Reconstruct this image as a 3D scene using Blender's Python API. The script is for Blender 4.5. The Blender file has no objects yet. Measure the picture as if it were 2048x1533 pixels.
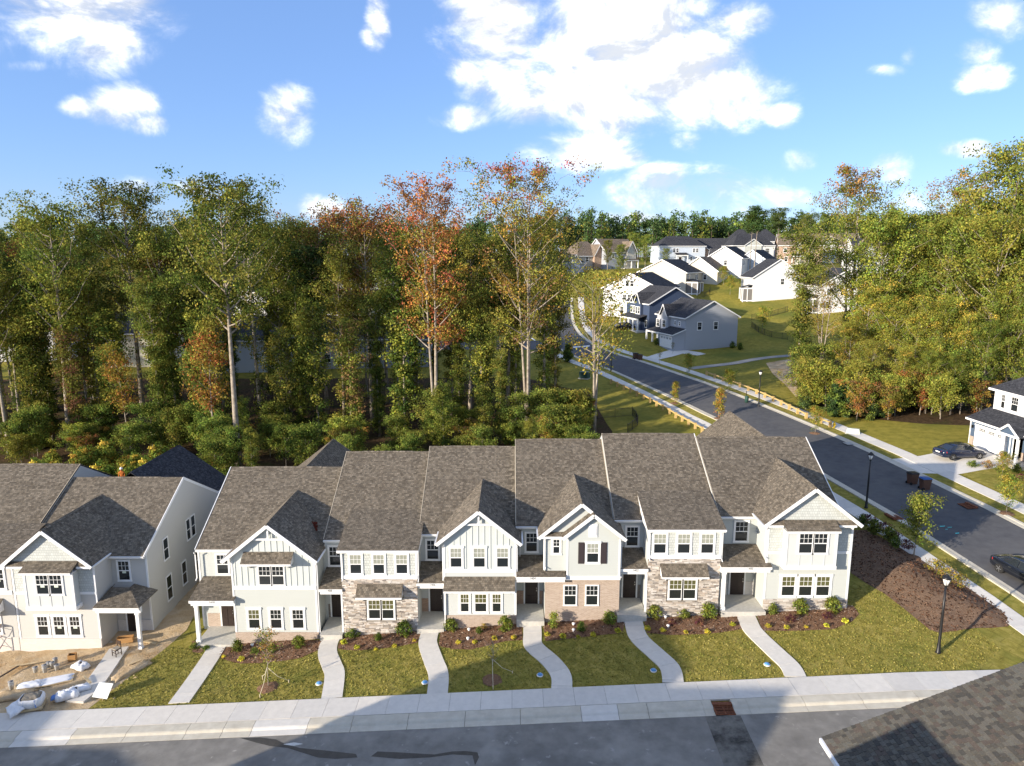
import bpy, math, random, bisect
import numpy as np
from mathutils import Vector, Matrix

random.seed(7)
SC = bpy.context.scene
COL = SC.collection
R = math.radians

# ------------------------------------------------------------------ camera
FPX, CAMH, PITCH = 1400.0, 23.0, R(10.2)      # focal length in photo pixels, metres, tilt
cam_d = bpy.data.cameras.new('camera')
cam_d.sensor_width = 36.0
cam_d.lens = FPX / 2048 * 36.0
cam_d.clip_start, cam_d.clip_end = 0.5, 3000
cam = bpy.data.objects.new('camera', cam_d)
cam.location = (0, 0, CAMH)
cam.rotation_euler = (R(90) - PITCH, 0, 0)
COL.objects.link(cam)
SC.camera = cam

# ------------------------------------------------------------------ light
SUN_AZ, SUN_EL = R(56), R(14.0)                 # light travels towards +x +y, low sun behind the camera's left
ld = Vector((math.sin(SUN_AZ) * math.cos(SUN_EL), math.cos(SUN_AZ) * math.cos(SUN_EL), -math.sin(SUN_EL)))
sun_d = bpy.data.lights.new('sun', 'SUN')
sun_d.energy = 2.5
sun_d.angle = R(0.6)
sun_d.color = (1.0, 0.885, 0.73)
sun = bpy.data.objects.new('sun', sun_d)
sun.rotation_euler = ld.to_track_quat('-Z', 'Y').to_euler()
sun.location = (-60, -40, 60)
COL.objects.link(sun)
SC.view_settings.view_transform = 'Standard'
SC.view_settings.look = 'None'
SC.view_settings.gamma = 1.0
SC.view_settings.use_curve_mapping = False
SC.view_settings.exposure = 1.8
SC.cycles.use_denoising = True
SC.cycles.max_bounces = 6
SC.cycles.diffuse_bounces = 3
SC.cycles.glossy_bounces = 2
SC.cycles.transmission_bounces = 2
SC.cycles.transparent_max_bounces = 4

# ------------------------------------------------------------------ sky with clouds
SKY_STRENGTH = 0.15
def make_world():
    w = bpy.data.worlds.new('World')
    SC.world = w
    w.use_nodes = True
    nt = w.node_tree
    nt.nodes.clear()
    n, l = nt.nodes, nt.links
    def math_(op, a, b=None, c=None, clamp=False):
        m = n.new('ShaderNodeMath'); m.operation = op; m.use_clamp = clamp
        for i, q in enumerate((a, b, c)):
            if q is None: continue
            if isinstance(q, (int, float)): m.inputs[i].default_value = q
            else: l.new(q, m.inputs[i])
        return m.outputs[0]
    def vec_(op, a, b=None, c=None):
        m = n.new('ShaderNodeVectorMath'); m.operation = op
        for i, q in enumerate((a, b, c)):
            if q is None: continue
            if isinstance(q, tuple): m.inputs[i].default_value = q
            else: l.new(q, m.inputs[i])
        return m.outputs['Value'] if op in ('DOT_PRODUCT', 'LENGTH') else m.outputs[0]
    out = n.new('ShaderNodeOutputWorld')
    bg = n.new('ShaderNodeBackground')
    bg.inputs['Strength'].default_value = SKY_STRENGTH
    sky = n.new('ShaderNodeTexSky')
    sky.sky_type = 'NISHITA'
    sky.sun_disc = False
    sky.sun_elevation = SUN_EL
    sky.sun_rotation = R(180) + SUN_AZ
    sky.air_density, sky.dust_density, sky.ozone_density = 1.0, 0.25, 3.0
    sky.altitude = 100
    tc = n.new('ShaderNodeTexCoord')
    sep = n.new('ShaderNodeSeparateXYZ'); l.new(tc.outputs['Generated'], sep.inputs[0])
    dx, dy, dz = sep.outputs
    ady = math_('MAXIMUM', math_('ABSOLUTE', dy), 0.05)
    cmb = n.new('ShaderNodeCombineXYZ')
    l.new(math_('DIVIDE', dx, ady), cmb.inputs[0]); l.new(math_('DIVIDE', dz, ady), cmb.inputs[1]); l.new(dy, cmb.inputs[2])
    P = cmb.outputs[0]
    # cloud banks where they hang in the sky: photo x, y, half sizes, weight
    blobs = [(130,20,200,85,1.1),(215,85,95,70,1.1),(250,210,75,48,1),(292,250,45,26,.9),(165,215,35,18,.55),
             (572,228,56,58,.95),(756,45,24,48,.75),(742,74,20,24,.6),
             (990,70,110,140,1.1),(1240,70,190,130,1.25),(1350,140,170,105,1.2),(1485,185,110,62,1),(1560,226,44,30,.95),
             (1110,200,165,62,1.05),(935,232,60,26,.8),(1200,240,90,52,.9),(1480,40,60,32,.7),
             (1150,296,120,40,1.05),(1235,312,60,22,.8),(1370,282,32,20,.5),
             (1420,392,170,48,.85),(1330,360,66,32,.8),(1540,396,80,28,.75),(1603,322,40,26,.75),(1785,332,52,40,.9),
             (1965,152,60,28,.9),(1955,110,48,30,.7),(2015,25,60,50,.7),(1775,140,44,12,.5),(1816,116,18,22,.5),
             (1935,300,56,18,.8),(330,372,100,20,.72),(420,388,46,16,.7),(640,412,50,22,.75),(1300,436,120,12,.5),
             (1850,400,70,30,.55),(60,130,40,10,.35),(1465,465,160,10,.4)]
    acc = None
    ck, sk = math.cos(PITCH), math.sin(PITCH)
    for (bx, by, rx, ry, wt) in blobs:
        u, v = (bx - 1024) / FPX, (by - 766.5) / FPX
        Y = ck - v * sk
        cx, cz = u / Y, -(sk + v * ck) / Y
        sx, sz = rx / FPX * 1.10, ry / FPX * 1.16
        q = vec_('MULTIPLY_ADD', P, (1 / sx, 1 / sz, 0), (-cx / sx, -cz / sz, 0))
        d2 = vec_('DOT_PRODUCT', q, q)
        val = math_('MULTIPLY_ADD', d2, -wt, wt)
        acc = val if acc is None else math_('MAXIMUM', acc, val)
    front = math_('GREATER_THAN', dy, 0.0)
    # away from this window of sky the same kind of cloud, scattered
    low = n.new('ShaderNodeTexNoise'); low.inputs['Scale'].default_value = 2.4; low.inputs['Detail'].default_value = 2
    l.new(tc.outputs['Generated'], low.inputs['Vector'])
    scat = math_('MULTIPLY_ADD', low.outputs['Fac'], 8.0, -4.1)
    side = math_('GREATER_THAN', math_('ABSOLUTE', math_('DIVIDE', dx, ady)), 0.85)
    up = math_('GREATER_THAN', math_('DIVIDE', dz, ady), 0.42)
    outside = math_('MAXIMUM', math_('MAXIMUM', side, up), math_('SUBTRACT', 1.0, front))
    cov = math_('ADD', math_('MULTIPLY', math_('MAXIMUM', acc, -1.0), math_('SUBTRACT', 1.0, outside)),
                math_('MULTIPLY', math_('MINIMUM', scat, 1.1), outside))
    def fbm(off):
        nz = n.new('ShaderNodeTexNoise')
        nz.inputs['Scale'].default_value = 8.5; nz.inputs['Detail'].default_value = 9; nz.inputs['Roughness'].default_value = 0.62
        nz.inputs['Distortion'].default_value = 0.35
        sv = vec_('MULTIPLY_ADD', tc.outputs['Generated'], (1.0, 1.0, 1.5), off)
        l.new(sv, nz.inputs['Vector'])
        return nz.outputs['Fac']
    n1, n2 = fbm((0, 0, 0)), fbm((-0.022, -0.01, 0.03))
    dens_raw = math_('ADD', cov, math_('MULTIPLY_ADD', n1, 3.1, -1.62))
    mr = n.new('ShaderNodeMapRange'); mr.interpolation_type = 'SMOOTHSTEP'
    l.new(dens_raw, mr.inputs['Value'])
    mr.inputs['From Min'].default_value = -0.25; mr.inputs['From Max'].default_value = 1.05
    horizon = n.new('ShaderNodeMapRange')
    l.new(dz, horizon.inputs['Value']); horizon.inputs['From Min'].default_value = -0.01; horizon.inputs['From Max'].default_value = 0.05
    dens = math_('MULTIPLY', math_('MULTIPLY', math_('POWER', mr.outputs[0], 1.7), horizon.outputs[0]), 0.96)
    shade = math_('MULTIPLY_ADD', math_('SUBTRACT', n1, n2), 3.0, 0.30, clamp=True)
    ccol = n.new('ShaderNodeMix'); ccol.data_type = 'RGBA'
    l.new(shade, ccol.inputs['Factor'])
    CK = 4.8
    ccol.inputs['A'].default_value = (0.33 * CK, 0.345 * CK, 0.37 * CK, 1)
    ccol.inputs['B'].default_value = (1.0 * CK, 0.97 * CK, 0.93 * CK, 1)
    tint = n.new('ShaderNodeMix'); tint.data_type = 'RGBA'; tint.blend_type = 'MULTIPLY'; tint.inputs['Factor'].default_value = 1
    l.new(sky.outputs[0], tint.inputs['A']); tint.inputs['B'].default_value = SKY_TINT
    even = n.new('ShaderNodeMix'); even.data_type = 'RGBA'; even.inputs['Factor'].default_value = 0.45
    l.new(tint.outputs['Result'], even.inputs['A']); even.inputs['B'].default_value = (0.55, 0.97, 1.80, 1)
    mix = n.new('ShaderNodeMix'); mix.data_type = 'RGBA'
    l.new(dens, mix.inputs['Factor']); l.new(even.outputs['Result'], mix.inputs['A']); l.new(ccol.outputs['Result'], mix.inputs['B'])
    l.new(mix.outputs['Result'], bg.inputs['Color'])
    l.new(bg.outputs[0], out.inputs[0])
SKY_TINT = (0.385, 0.40, 0.515, 1)
make_world()

# ------------------------------------------------------------------ pixel <-> place
CT, ST = math.cos(PITCH), math.sin(PITCH)
def ray(px, py):
    u, v = (px - 1024) / FPX, (py - 766.5) / FPX
    return (u, CT - v * ST, -(ST + v * CT))
def at_y(px, py, Y):
    d = ray(px, py); t = Y / d[1]
    return (d[0] * t, CAMH + d[2] * t)
# ground heights (metres) on a grid of x, y
YK = [-40, 10, 33.5, 36.4, 43.5, 56, 70, 92, 112, 138, 173, 216, 270, 420, 900]
XK = [-400, -140, -60, -33, -18, 0, 22, 30, 45, 80, 160, 400]
fr = lambda k, b: [b + k * x for x in (-60, -60, -60, -33, -18, 0, 22, 27, 30, 34, 36, 36)]
ZK = [fr(.05, -1.6), fr(.05, -1.6), fr(.05, -1.6), fr(.05, -1.6),
      [-4.6, -4.6, -4.6, -3.35, -2.74, -1.35, -.2, .5, 1.5, 2.2, 3, 3],
      [-4.5, -4.5, -4.5, -3.2, -2.2, -.9, .6, 1.6, 2.5, 3.4, 4, 4],
      [-4.2, -4.2, -4.2, -2.8, -1.8, -.6, 1.0, 2.2, 3.3, 4.2, 5, 5],
      [-2.5, -2.5, -2.5, -1.5, -.9, -.2, 1.6, 2.9, 3.8, 5, 7, 7],
      [1.0, 1.0, 1.0, 1.2, 1.4, 1.6, 3.0, 3.7, 4.2, 6, 9, 9],
      [4, 4, 4, 4.4, 4.6, 4.8, 5.0, 5.0, 5.2, 9, 12, 12],
      [8, 8, 8, 8, 8.1, 8.2, 8.7, 9.2, 10, 13.5, 15, 15],
      [14, 14, 14, 14, 15, 16, 18.5, 19, 19.3, 19.8, 20, 20],
      [19] * 3 + [20, 20, 20] + [21] * 6, [22] * 12, [23] * 12]
def _ix(K, v):
    v = min(max(v, K[0]), K[-1])
    i = min(max(bisect.bisect_right(K, v) - 1, 0), len(K) - 2)
    return i, (v - K[i]) / (K[i + 1] - K[i])
def g(x, y):
    i, a = _ix(XK, x); j, b = _ix(YK, y)
    r = lambda q: ZK[q][i] * (1 - a) + ZK[q][i + 1] * a
    return r(j) * (1 - b) + r(j + 1) * b
def hit(px, py, dz=0.0):
    d = ray(px, py); t = 5.0; st = 0.5
    while t < 900:
        if CAMH + d[2] * t < g(d[0] * t, d[1] * t) + dz:
            lo, hi = t - st, t
            for _ in range(24):
                m = (lo + hi) / 2
                if CAMH + d[2] * m < g(d[0] * m, d[1] * m) + dz: hi = m
                else: lo = m
            return Vector((d[0] * hi, d[1] * hi, CAMH + d[2] * hi))
        t += st
    raise ValueError((px, py))
def col_x(px, Y, z):
    return (px - 1024) / FPX * (Y * CT - (z - CAMH) * ST)
def h2(px, py):
    p = hit(px, py); return (p.x, p.y)

# ------------------------------------------------------------------ mesh helpers
OFF = {}
def tag(o, label=None, cat=None, group=None, kind=None):
    if label: o['label'] = label
    if cat: o['category'] = cat
    if group: o['group'] = group
    if kind: o['kind'] = kind
    return o
def link(name, data, parent=None):
    o = bpy.data.objects.new(name, data); COL.objects.link(o)
    if parent is not None: o.parent = parent
    return o
def thing(name, loc, label, cat, group=None, rz=0.0):
    o = link(name, None)
    o.location = loc; o.rotation_euler = (0, 0, rz); o.empty_display_size = 0.3
    OFF[o.name] = Vector(loc) if rz == 0 else Vector((0, 0, 0))
    return tag(o, label, cat, group)
def frame(o=(0, 0, 0), a=(1, 0, 0), out=(0, -1, 0), up=(0, 0, 1)):
    o, a, out, up = Vector(o), Vector(a), Vector(out), Vector(up)
    return lambda s, h, d=0.0: o + a * s + up * h + out * d
def clip(poly, k, lim, keep_above):
    res = []
    for i in range(len(poly)):
        p, q = poly[i], poly[(i + 1) % len(poly)]
        ip = (p[k] >= lim - 1e-9) if keep_above else (p[k] <= lim + 1e-9)
        iq = (q[k] >= lim - 1e-9) if keep_above else (q[k] <= lim + 1e-9)
        if ip: res.append(p)
        if ip != iq:
            t = (lim - p[k]) / (q[k] - p[k])
            res.append(tuple(p[j] + (q[j] - p[j]) * t for j in range(len(p))))
    return res
class MB:
    def __init__(s): s.v, s.f, s.m, s.sm = [], [], [], []
    def face(s, pts, mi=0, smooth=False):
        i = len(s.v)
        s.v += [tuple(p) for p in pts]
        s.f.append(tuple(range(i, i + len(pts)))); s.m.append(mi); s.sm.append(smooth)
    def hexa(s, c, mi=0):
        for q in ((0, 3, 2, 1), (4, 5, 6, 7), (0, 1, 5, 4), (1, 2, 6, 5), (2, 3, 7, 6), (3, 0, 4, 7)):
            s.face([c[k] for k in q], mi)
        return s
    def box(s, x0, x1, y0, y1, z0, z1, mi=0):
        return s.hexa([(x0, y0, z0), (x1, y0, z0), (x1, y1, z0), (x0, y1, z0), (x0, y0, z1), (x1, y0, z1), (x1, y1, z1), (x0, y1, z1)], mi)
    def obox(s, T, a0, a1, b0, b1, d0, d1, mi=0):
        # d grows outwards
        return s.hexa([T(a0, b0, d1), T(a1, b0, d1), T(a1, b0, d0), T(a0, b0, d0), T(a0, b1, d1), T(a1, b1, d1), T(a1, b1, d0), T(a0, b1, d0)], mi)
    def bar(s, p, q, w, h, up=(0, 0, 1), mi=0):
        p, q, up = Vector(p), Vector(q), Vector(up)
        d = (q - p).normalized()
        sd = d.cross(up)
        if sd.length < 1e-5: sd = d.cross(Vector((1, 0, 0)))
        sd.normalize(); u2 = sd.cross(d).normalized()
        a, b = sd * w / 2, u2 * h / 2
        return s.hexa([p - a - b, p + a - b, q + a - b, q - a - b, p - a + b, p + a + b, q + a + b, q - a + b], mi)
    def tube(s, pts, rad, n=7, mi=0, cap=True):
        pts = [Vector(p) for p in pts]
        base = len(s.v)
        ref = Vector((0.3, 1, 0.1)).normalized()
        for i, p in enumerate(pts):
            d = (pts[min(i + 1, len(pts) - 1)] - pts[max(i - 1, 0)])
            d = d.normalized() if d.length > 1e-9 else Vector((0, 0, 1))
            a = d.cross(ref)
            if a.length < 1e-3: a = d.cross(Vector((1, 0, 0)))
            a.normalize(); b = d.cross(a)
            for k in range(n):
                t = 2 * math.pi * k / n
                s.v.append(tuple(p + (a * math.cos(t) + b * math.sin(t)) * rad[i]))
        for i in range(len(pts) - 1):
            for k in range(n):
                s.f.append((base + i * n + k, base + i * n + (k + 1) % n, base + (i + 1) * n + (k + 1) % n, base + (i + 1) * n + k)); s.m.append(mi); s.sm.append(True)
        if cap:
            s.f.append(tuple(base + k for k in range(n))[::-1]); s.m.append(mi); s.sm.append(False)
            s.f.append(tuple(base + (len(pts) - 1) * n + k for k in range(n))); s.m.append(mi); s.sm.append(False)
        return s
    def lathe(s, prof, c=(0, 0, 0), n=14, mi=0, sq=None):
        base = len(s.v)
        for (r, z) in prof:
            for k in range(n):
                t = 2 * math.pi * k / n
                s.v.append((c[0] + r * math.cos(t), c[1] + r * math.sin(t), c[2] + z))
        for i in range(len(prof) - 1):
            for k in range(n):
                s.f.append((base + i * n + k, base + i * n + (k + 1) % n, base + (i + 1) * n + (k + 1) % n, base + (i + 1) * n + k)); s.m.append(mi); s.sm.append(True)
        s.f.append(tuple(base + k for k in range(n))[::-1]); s.m.append(mi); s.sm.append(False)
        s.f.append(tuple(base + (len(prof) - 1) * n + k for k in range(n))); s.m.append(mi); s.sm.append(False)
        return s
    def prism(s, poly, vec, mi=0):
        vec = Vector(vec); a = [Vector(p) for p in poly]; b = [p + vec for p in a]
        s.face(a[::-1], mi); s.face(b, mi)
        for i in range(len(a)):
            j = (i + 1) % len(a); s.face([a[i], a[j], b[j], b[i]], mi)
        return s
    def courses(s, poly, step, lift, up_hint=None, mi=0, ph=0.0):
        """a planar convex polygon laid in overlapping horizontal courses"""
        P = [Vector(p) for p in poly]
        nrm = Vector((0, 0, 0))
        for i in range(1, len(P) - 1): nrm += (P[i] - P[0]).cross(P[i + 1] - P[0])
        nrm.normalize()
        if up_hint is not None and nrm.dot(Vector(up_hint)) < 0: nrm = -nrm
        u = Vector((0, 0, 1)).cross(nrm).normalized(); v = nrm.cross(u)
        o = P[0]
        q = [((p - o).dot(u), (p - o).dot(v)) for p in P]
        lo, hi = min(c[1] for c in q), max(c[1] for c in q)
        k = lo - ph
        while k < hi - 1e-6:
            a, b = k, k + step
            r = clip(clip(q, 1, a, True), 1, b, False)
            k = b
            if len(r) < 3: continue
            pts = [o + u * c[0] + v * c[1] + nrm * (lift * (1 - (c[1] - a) / step)) for c in r]
            nn = (pts[1] - pts[0]).cross(pts[2] - pts[0])
            s.face(pts if nn.dot(nrm) > 0 else pts[::-1], mi)
            a2 = max(a, lo)
            low = [c for c in r if c[1] < a2 + 1e-6]
            if len(low) >= 2:
                x0, x1 = min(c[0] for c in low), max(c[0] for c in low)
                s.face([o + u * x0 + v * a2, o + u * x1 + v * a2, o + u * x1 + v * a2 + nrm * lift, o + u * x0 + v * a2 + nrm * lift], mi)
        return s
    def mesh(s, name, mat, off=None, uv=True, shift=0.0):
        me = bpy.data.meshes.new(name)
        V = s.v if off is None else [(a - off[0], b - off[1], c - off[2]) for a, b, c in s.v]
        me.from_pydata(V, [], s.f)
        for m in (mat if isinstance(mat, (list, tuple)) else [mat]): me.materials.append(m)
        if max(s.m, default=0): me.polygons.foreach_set('material_index', s.m)
        if any(s.sm): me.polygons.foreach_set('use_smooth', s.sm)
        if uv:
            lay = me.uv_layers.new(name='m')
            data = []
            for f in s.f:
                p0, p1, p2 = (Vector(s.v[f[k]]) for k in (0, 1, 2))
                n = (p1 - p0).cross(p2 - p0)
                if n.length < 1e-12: n = Vector((0, 0, 1))
                n.normalize()
                if abs(n.z) > 0.995: U, W = Vector((1, 0, 0)), Vector((0, 1, 0))
                else:
                    U = Vector((0, 0, 1)).cross(n).normalized(); W = n.cross(U)
                for i in f:
                    p = s.v[i]
                    data += [p[0] * U.x + p[1] * U.y + p[2] * U.z + shift, p[0] * W.x + p[1] * W.y + p[2] * W.z]
            lay.data.foreach_set('uv', data)
        return me
    def build(s, name, mat, parent=None, off=None, uv=True, bevel=0.0):
        if off is None and parent is not None: off = OFF.get(parent.name)
        me = s.mesh(name, mat, off, uv)
        o = link(name, me, parent)
        if parent is not None and off is not None: OFF[o.name] = off
        if bevel:
            b = o.modifiers.new('bevel', 'BEVEL'); b.width = bevel; b.segments = 2; b.limit_method = 'ANGLE'
        return o
def dup(root, loc=None, rz=None, scale=None, label=None, group=None):
    r = root.copy(); COL.objects.link(r)
    if loc is not None: r.location = loc
    if rz is not None: r.rotation_euler = (0, 0, rz)
    if scale is not None: r.scale = (scale,) * 3 if isinstance(scale, (int, float)) else scale
    if label: r['label'] = label
    if group: r['group'] = group
    for ch in list(root.children):
        c = ch.copy(); COL.objects.link(c); c.parent = r
        for gch in list(ch.children):
            d = gch.copy(); COL.objects.link(d); d.parent = c
    return r

# ------------------------------------------------------------------ materials
MATS = {}
class NT:
    def __init__(s, name, rough=0.8, spec=0.3):
        s.m = bpy.data.materials.new(name); s.m.use_nodes = True
        s.t = s.m.node_tree; s.n, s.l = s.t.nodes, s.t.links
        s.b = s.n['Principled BSDF']
        s.b.inputs['Roughness'].default_value = rough
        s.b.inputs['Specular IOR Level'].default_value = spec
    def new(s, t, **k):
        q = s.n.new(t)
        for a, b in k.items(): setattr(q, a, b)
        return q
    def coord(s, kind='Object'):
        return s.new('ShaderNodeTexCoord').outputs[kind]
    def noise(s, scale, detail=3, vec=None, rough=.55, dist=0.0):
        q = s.new('ShaderNodeTexNoise'); q.inputs['Scale'].default_value = scale; q.inputs['Detail'].default_value = detail
        q.inputs['Roughness'].default_value = rough; q.inputs['Distortion'].default_value = dist
        if vec is not None: s.l.new(vec, q.inputs['Vector'])
        return q.outputs['Fac']
    def ramp(s, fac, stops):
        q = s.new('ShaderNodeValToRGB'); s.l.new(fac, q.inputs[0])
        e = q.color_ramp.elements
        while len(e) < len(stops): e.new(0.5)
        for i, (p, c) in enumerate(stops): e[i].position = p; e[i].color = (*c, 1)
        return q.outputs[0]
    def mix(s, fac, a, b, mode='MIX'):
        q = s.new('ShaderNodeMix', data_type='RGBA', blend_type=mode)
        for nm, x in (('Factor', fac), ('A', a), ('B', b)):
            if isinstance(x, (int, float)): q.inputs[nm].default_value = x
            elif isinstance(x, tuple): q.inputs[nm].default_value = (*x, 1)
            else: s.l.new(x, q.inputs[nm])
        return q.outputs['Result']
    def math(s, op, a, b=None):
        q = s.new('ShaderNodeMath', operation=op)
        for i, x in enumerate((a, b)):
            if x is None: continue
            if isinstance(x, (int, float)): q.inputs[i].default_value = x
            else: s.l.new(x, q.inputs[i])
        return q.outputs[0]
    def bump(s, h, dist=.02, strength=.6):
        q = s.new('ShaderNodeBump'); q.inputs['Distance'].default_value = dist; q.inputs['Strength'].default_value = strength
        s.l.new(h, q.inputs['Height']); s.l.new(q.outputs[0], s.b.inputs['Normal']); return q
    def color(s, c):
        if isinstance(c, tuple): s.b.inputs['Base Color'].default_value = (*c, 1)
        else: s.l.new(c, s.b.inputs['Base Color'])
def plain(name, c, rough=.6, spec=.3, metal=0.0, var=0.0, vs=3.0):
    if name in MATS: return MATS[name]
    t = NT(name, rough, spec); t.b.inputs['Metallic'].default_value = metal
    if var:
        f = t.noise(vs, 4, t.coord('Object'))
        t.color(t.mix(f, tuple(x * (1 - var) for x in c), tuple(min(1, x * (1 + var)) for x in c)))
    else: t.color(c)
    MATS[name] = t.m
    return t.m
def noisy(name, stops, scale, rough=.9, bump=0.0, bscale=20, spec=.15, detail=6, big=None, coord='Object', nrough=.6, dist=0):
    """colour from noise stops, optional second large-scale tint (colour, scale, amount)"""
    t = NT(name, rough, spec); v = t.coord(coord)
    c = t.ramp(t.noise(scale, detail, v, nrough, dist), stops)
    if big:
        for (bc, bs, lo, hi) in big:
            f = t.noise(bs, 4, v)
            mr = t.new('ShaderNodeMapRange'); t.l.new(f, mr.inputs[0]); mr.inputs[1].default_value = lo; mr.inputs[2].default_value = hi
            c = t.mix(mr.outputs[0], c, bc)
    t.color(c)
    if bump: t.bump(t.noise(bscale, 4, v, .7), bump, .9)
    MATS[name] = t.m
    return t.m
def shingle(name, c1, c2, c3, bw=.22, rh=.142):
    t = NT(name, .92, .12); uv = t.coord('UV')
    def br(w, off, a, b):
        q = t.new('ShaderNodeTexBrick'); t.l.new(uv, q.inputs['Vector'])
        q.inputs['Scale'].default_value = 1; q.inputs['Brick Width'].default_value = w; q.inputs['Row Height'].default_value = rh
        q.inputs['Mortar Size'].default_value = .004; q.offset = off
        q.inputs['Color1'].default_value = (*a, 1); q.inputs['Color2'].default_value = (*b, 1); q.inputs['Mortar'].default_value = (*[x * .45 for x in c1], 1)
        return q.outputs['Color']
    a = br(bw, .37, c1, c2)
    b = br(bw * .63, .61, (.58, .58, .59), (1.30, 1.26, 1.22))
    c = t.mix(1.0, a, b, 'MULTIPLY')
    f = t.noise(1.7, 5, uv, .7)
    c = t.mix(t.math('MULTIPLY', f, .25), c, c3)
    wear = t.noise(.25, 3, uv)
    c = t.mix(t.math('MULTIPLY', wear, .18), c, tuple(x * 1.3 for x in c2))
    t.color(c)
    t.bump(t.noise(60, 2, uv), .01, .5)
    MATS[name] = t.m
    return t.m
def lapmat(name, c, var=.06):
    t = NT(name, .55, .3); uv = t.coord('UV')
    mp = t.new('ShaderNodeMapping'); t.l.new(uv, mp.inputs[0]); mp.inputs['Scale'].default_value = (.4, 6, 1)
    f = t.noise(1.5, 3, mp.outputs[0]); f2 = t.noise(.35, 3, t.coord('Object'))
    f = t.math('MULTIPLY', f, .5); f = t.math('ADD', f, t.math('MULTIPLY', f2, .5))
    t.color(t.mix(f, tuple(x * (1 - var) for x in c), tuple(min(1, x * (1 + var)) for x in c)))
    MATS[name] = t.m
    return t.m
def shake(name, c):
    t = NT(name, .7, .2); uv = t.coord('UV')
    q = t.new('ShaderNodeTexBrick'); t.l.new(uv, q.inputs['Vector'])
    q.inputs['Scale'].default_value = 1; q.inputs['Brick Width'].default_value = .16; q.inputs['Row Height'].default_value = .18
    q.inputs['Mortar Size'].default_value = .006; q.offset = .43
    q.inputs['Color1'].default_value = (*[x * .9 for x in c], 1); q.inputs['Color2'].default_value = (*[min(1, x * 1.07) for x in c], 1)
    q.inputs['Mortar'].default_value = (*[x * .55 for x in c], 1)
    t.color(q.outputs['Color']); t.bump(t.math('SUBTRACT', 1.0, q.outputs['Fac']), .012, .8)
    MATS[name] = t.m
    return t.m
def brick(name, c1, c2, mortar, w=.215, h=.072):
    t = NT(name, .9, .12); uv = t.coord('UV')
    q = t.new('ShaderNodeTexBrick'); t.l.new(uv, q.inputs['Vector'])
    q.inputs['Scale'].default_value = 1; q.inputs['Brick Width'].default_value = w; q.inputs['Row Height'].default_value = h
    q.inputs['Mortar Size'].default_value = .008; q.inputs['Mortar Smooth'].default_value = .1
    q.inputs['Color1'].default_value = (*c1, 1); q.inputs['Color2'].default_value = (*c2, 1); q.inputs['Mortar'].default_value = (*mortar, 1)
    f = t.noise(9, 4, uv)
    t.color(t.mix(t.math('MULTIPLY', f, .5), q.outputs['Color'], tuple(x * .7 for x in c1)))
    t.bump(t.math('SUBTRACT', 1.0, q.outputs['Fac']), .01, 1)
    MATS[name] = t.m
    return t.m
def leafmat(name):
    t = NT(name, .6, .2)
    at = t.new('ShaderNodeAttribute'); at.attribute_name = 'col'
    oi = t.new('ShaderNodeObjectInfo')
    hs = t.new('ShaderNodeHueSaturation')
    t.l.new(at.outputs['Color'], hs.inputs['Color'])
    t.l.new(t.math('ADD', t.math('MULTIPLY', oi.outputs['Random'], .04), .485), hs.inputs['Hue'])
    rv = t.math('FRACT', t.math('MULTIPLY', oi.outputs['Random'], 7.31))
    t.l.new(t.math('ADD', t.math('MULTIPLY', rv, .5), .95), hs.inputs['Value'])
    d = t.new('ShaderNodeBsdfDiffuse'); tr = t.new('ShaderNodeBsdfTranslucent'); mx = t.new('ShaderNodeMixShader')
    t.l.new(hs.outputs[0], d.inputs[0]); t.l.new(hs.outputs[0], tr.inputs[0]); mx.inputs[0].default_value = .32
    t.l.new(d.outputs[0], mx.inputs[1]); t.l.new(tr.outputs[0], mx.inputs[2])
    t.l.new(mx.outputs[0], t.n['Material Output'].inputs[0])
    t.n.remove(t.b)
    MATS[name] = t.m
    return t.m
def objrand(name, stops, rough=.85, bump=.015, bs=14):
    t = NT(name, rough, .15); oi = t.new('ShaderNodeObjectInfo')
    c = t.ramp(oi.outputs['Random'], stops)
    f = t.noise(7, 5, t.coord('Object'))
    t.color(t.mix(t.math('MULTIPLY', f, .5), c, t.mix(1.0, c, (.55, .52, .5), 'MULTIPLY')))
    t.bump(t.noise(bs, 4, t.coord('Object')), bump, .7)
    MATS[name] = t.m
    return t.m

WHITE = plain('white_trim', (.78, .78, .77), .45, .35)
SID = lapmat('grey_lap_siding', (.48, .50, .475))
SIDB = lapmat('pale_lap_siding', (.51, .53, .515))
SIDW = lapmat('warm_lap_siding', (.50, .49, .46))
BNB = plain('board_and_batten_paint', (.55, .58, .56), .5, .3, var=.05, vs=2)
PANEL = plain('bay_panel_paint', (.54, .56, .55), .5, .3, var=.04)
SHAKE = shake('shake_siding', (.53, .55, .52))
ROOF = shingle('brown_shingles', (.10, .083, .062), (.225, .195, .152), (.10, .086, .07))
ROOFD = shingle('charcoal_shingles', (.032, .034, .040), (.075, .078, .088), (.04, .042, .05))
ROOFT = shingle('tan_shingles', (.16, .125, .09), (.26, .21, .16), (.14, .11, .09))
BRICK = brick('tan_brick', (.42, .31, .24), (.55, .43, .34), (.60, .55, .48))
BRICKR = brick('brown_brick', (.36, .22, .15), (.50, .34, .24), (.55, .48, .4))
BRICKW = brick('primed_brick', (.78, .75, .70), (.70, .67, .62), (.55, .5, .45))
STONE = objrand('ledge_stone', [(0, (.22, .20, .18)), (.2, (.36, .32, .28)), (.45, (.52, .48, .43)), (.7, (.68, .64, .59)), (.85, (.44, .37, .30)), (1, (.60, .53, .46))])
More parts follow.
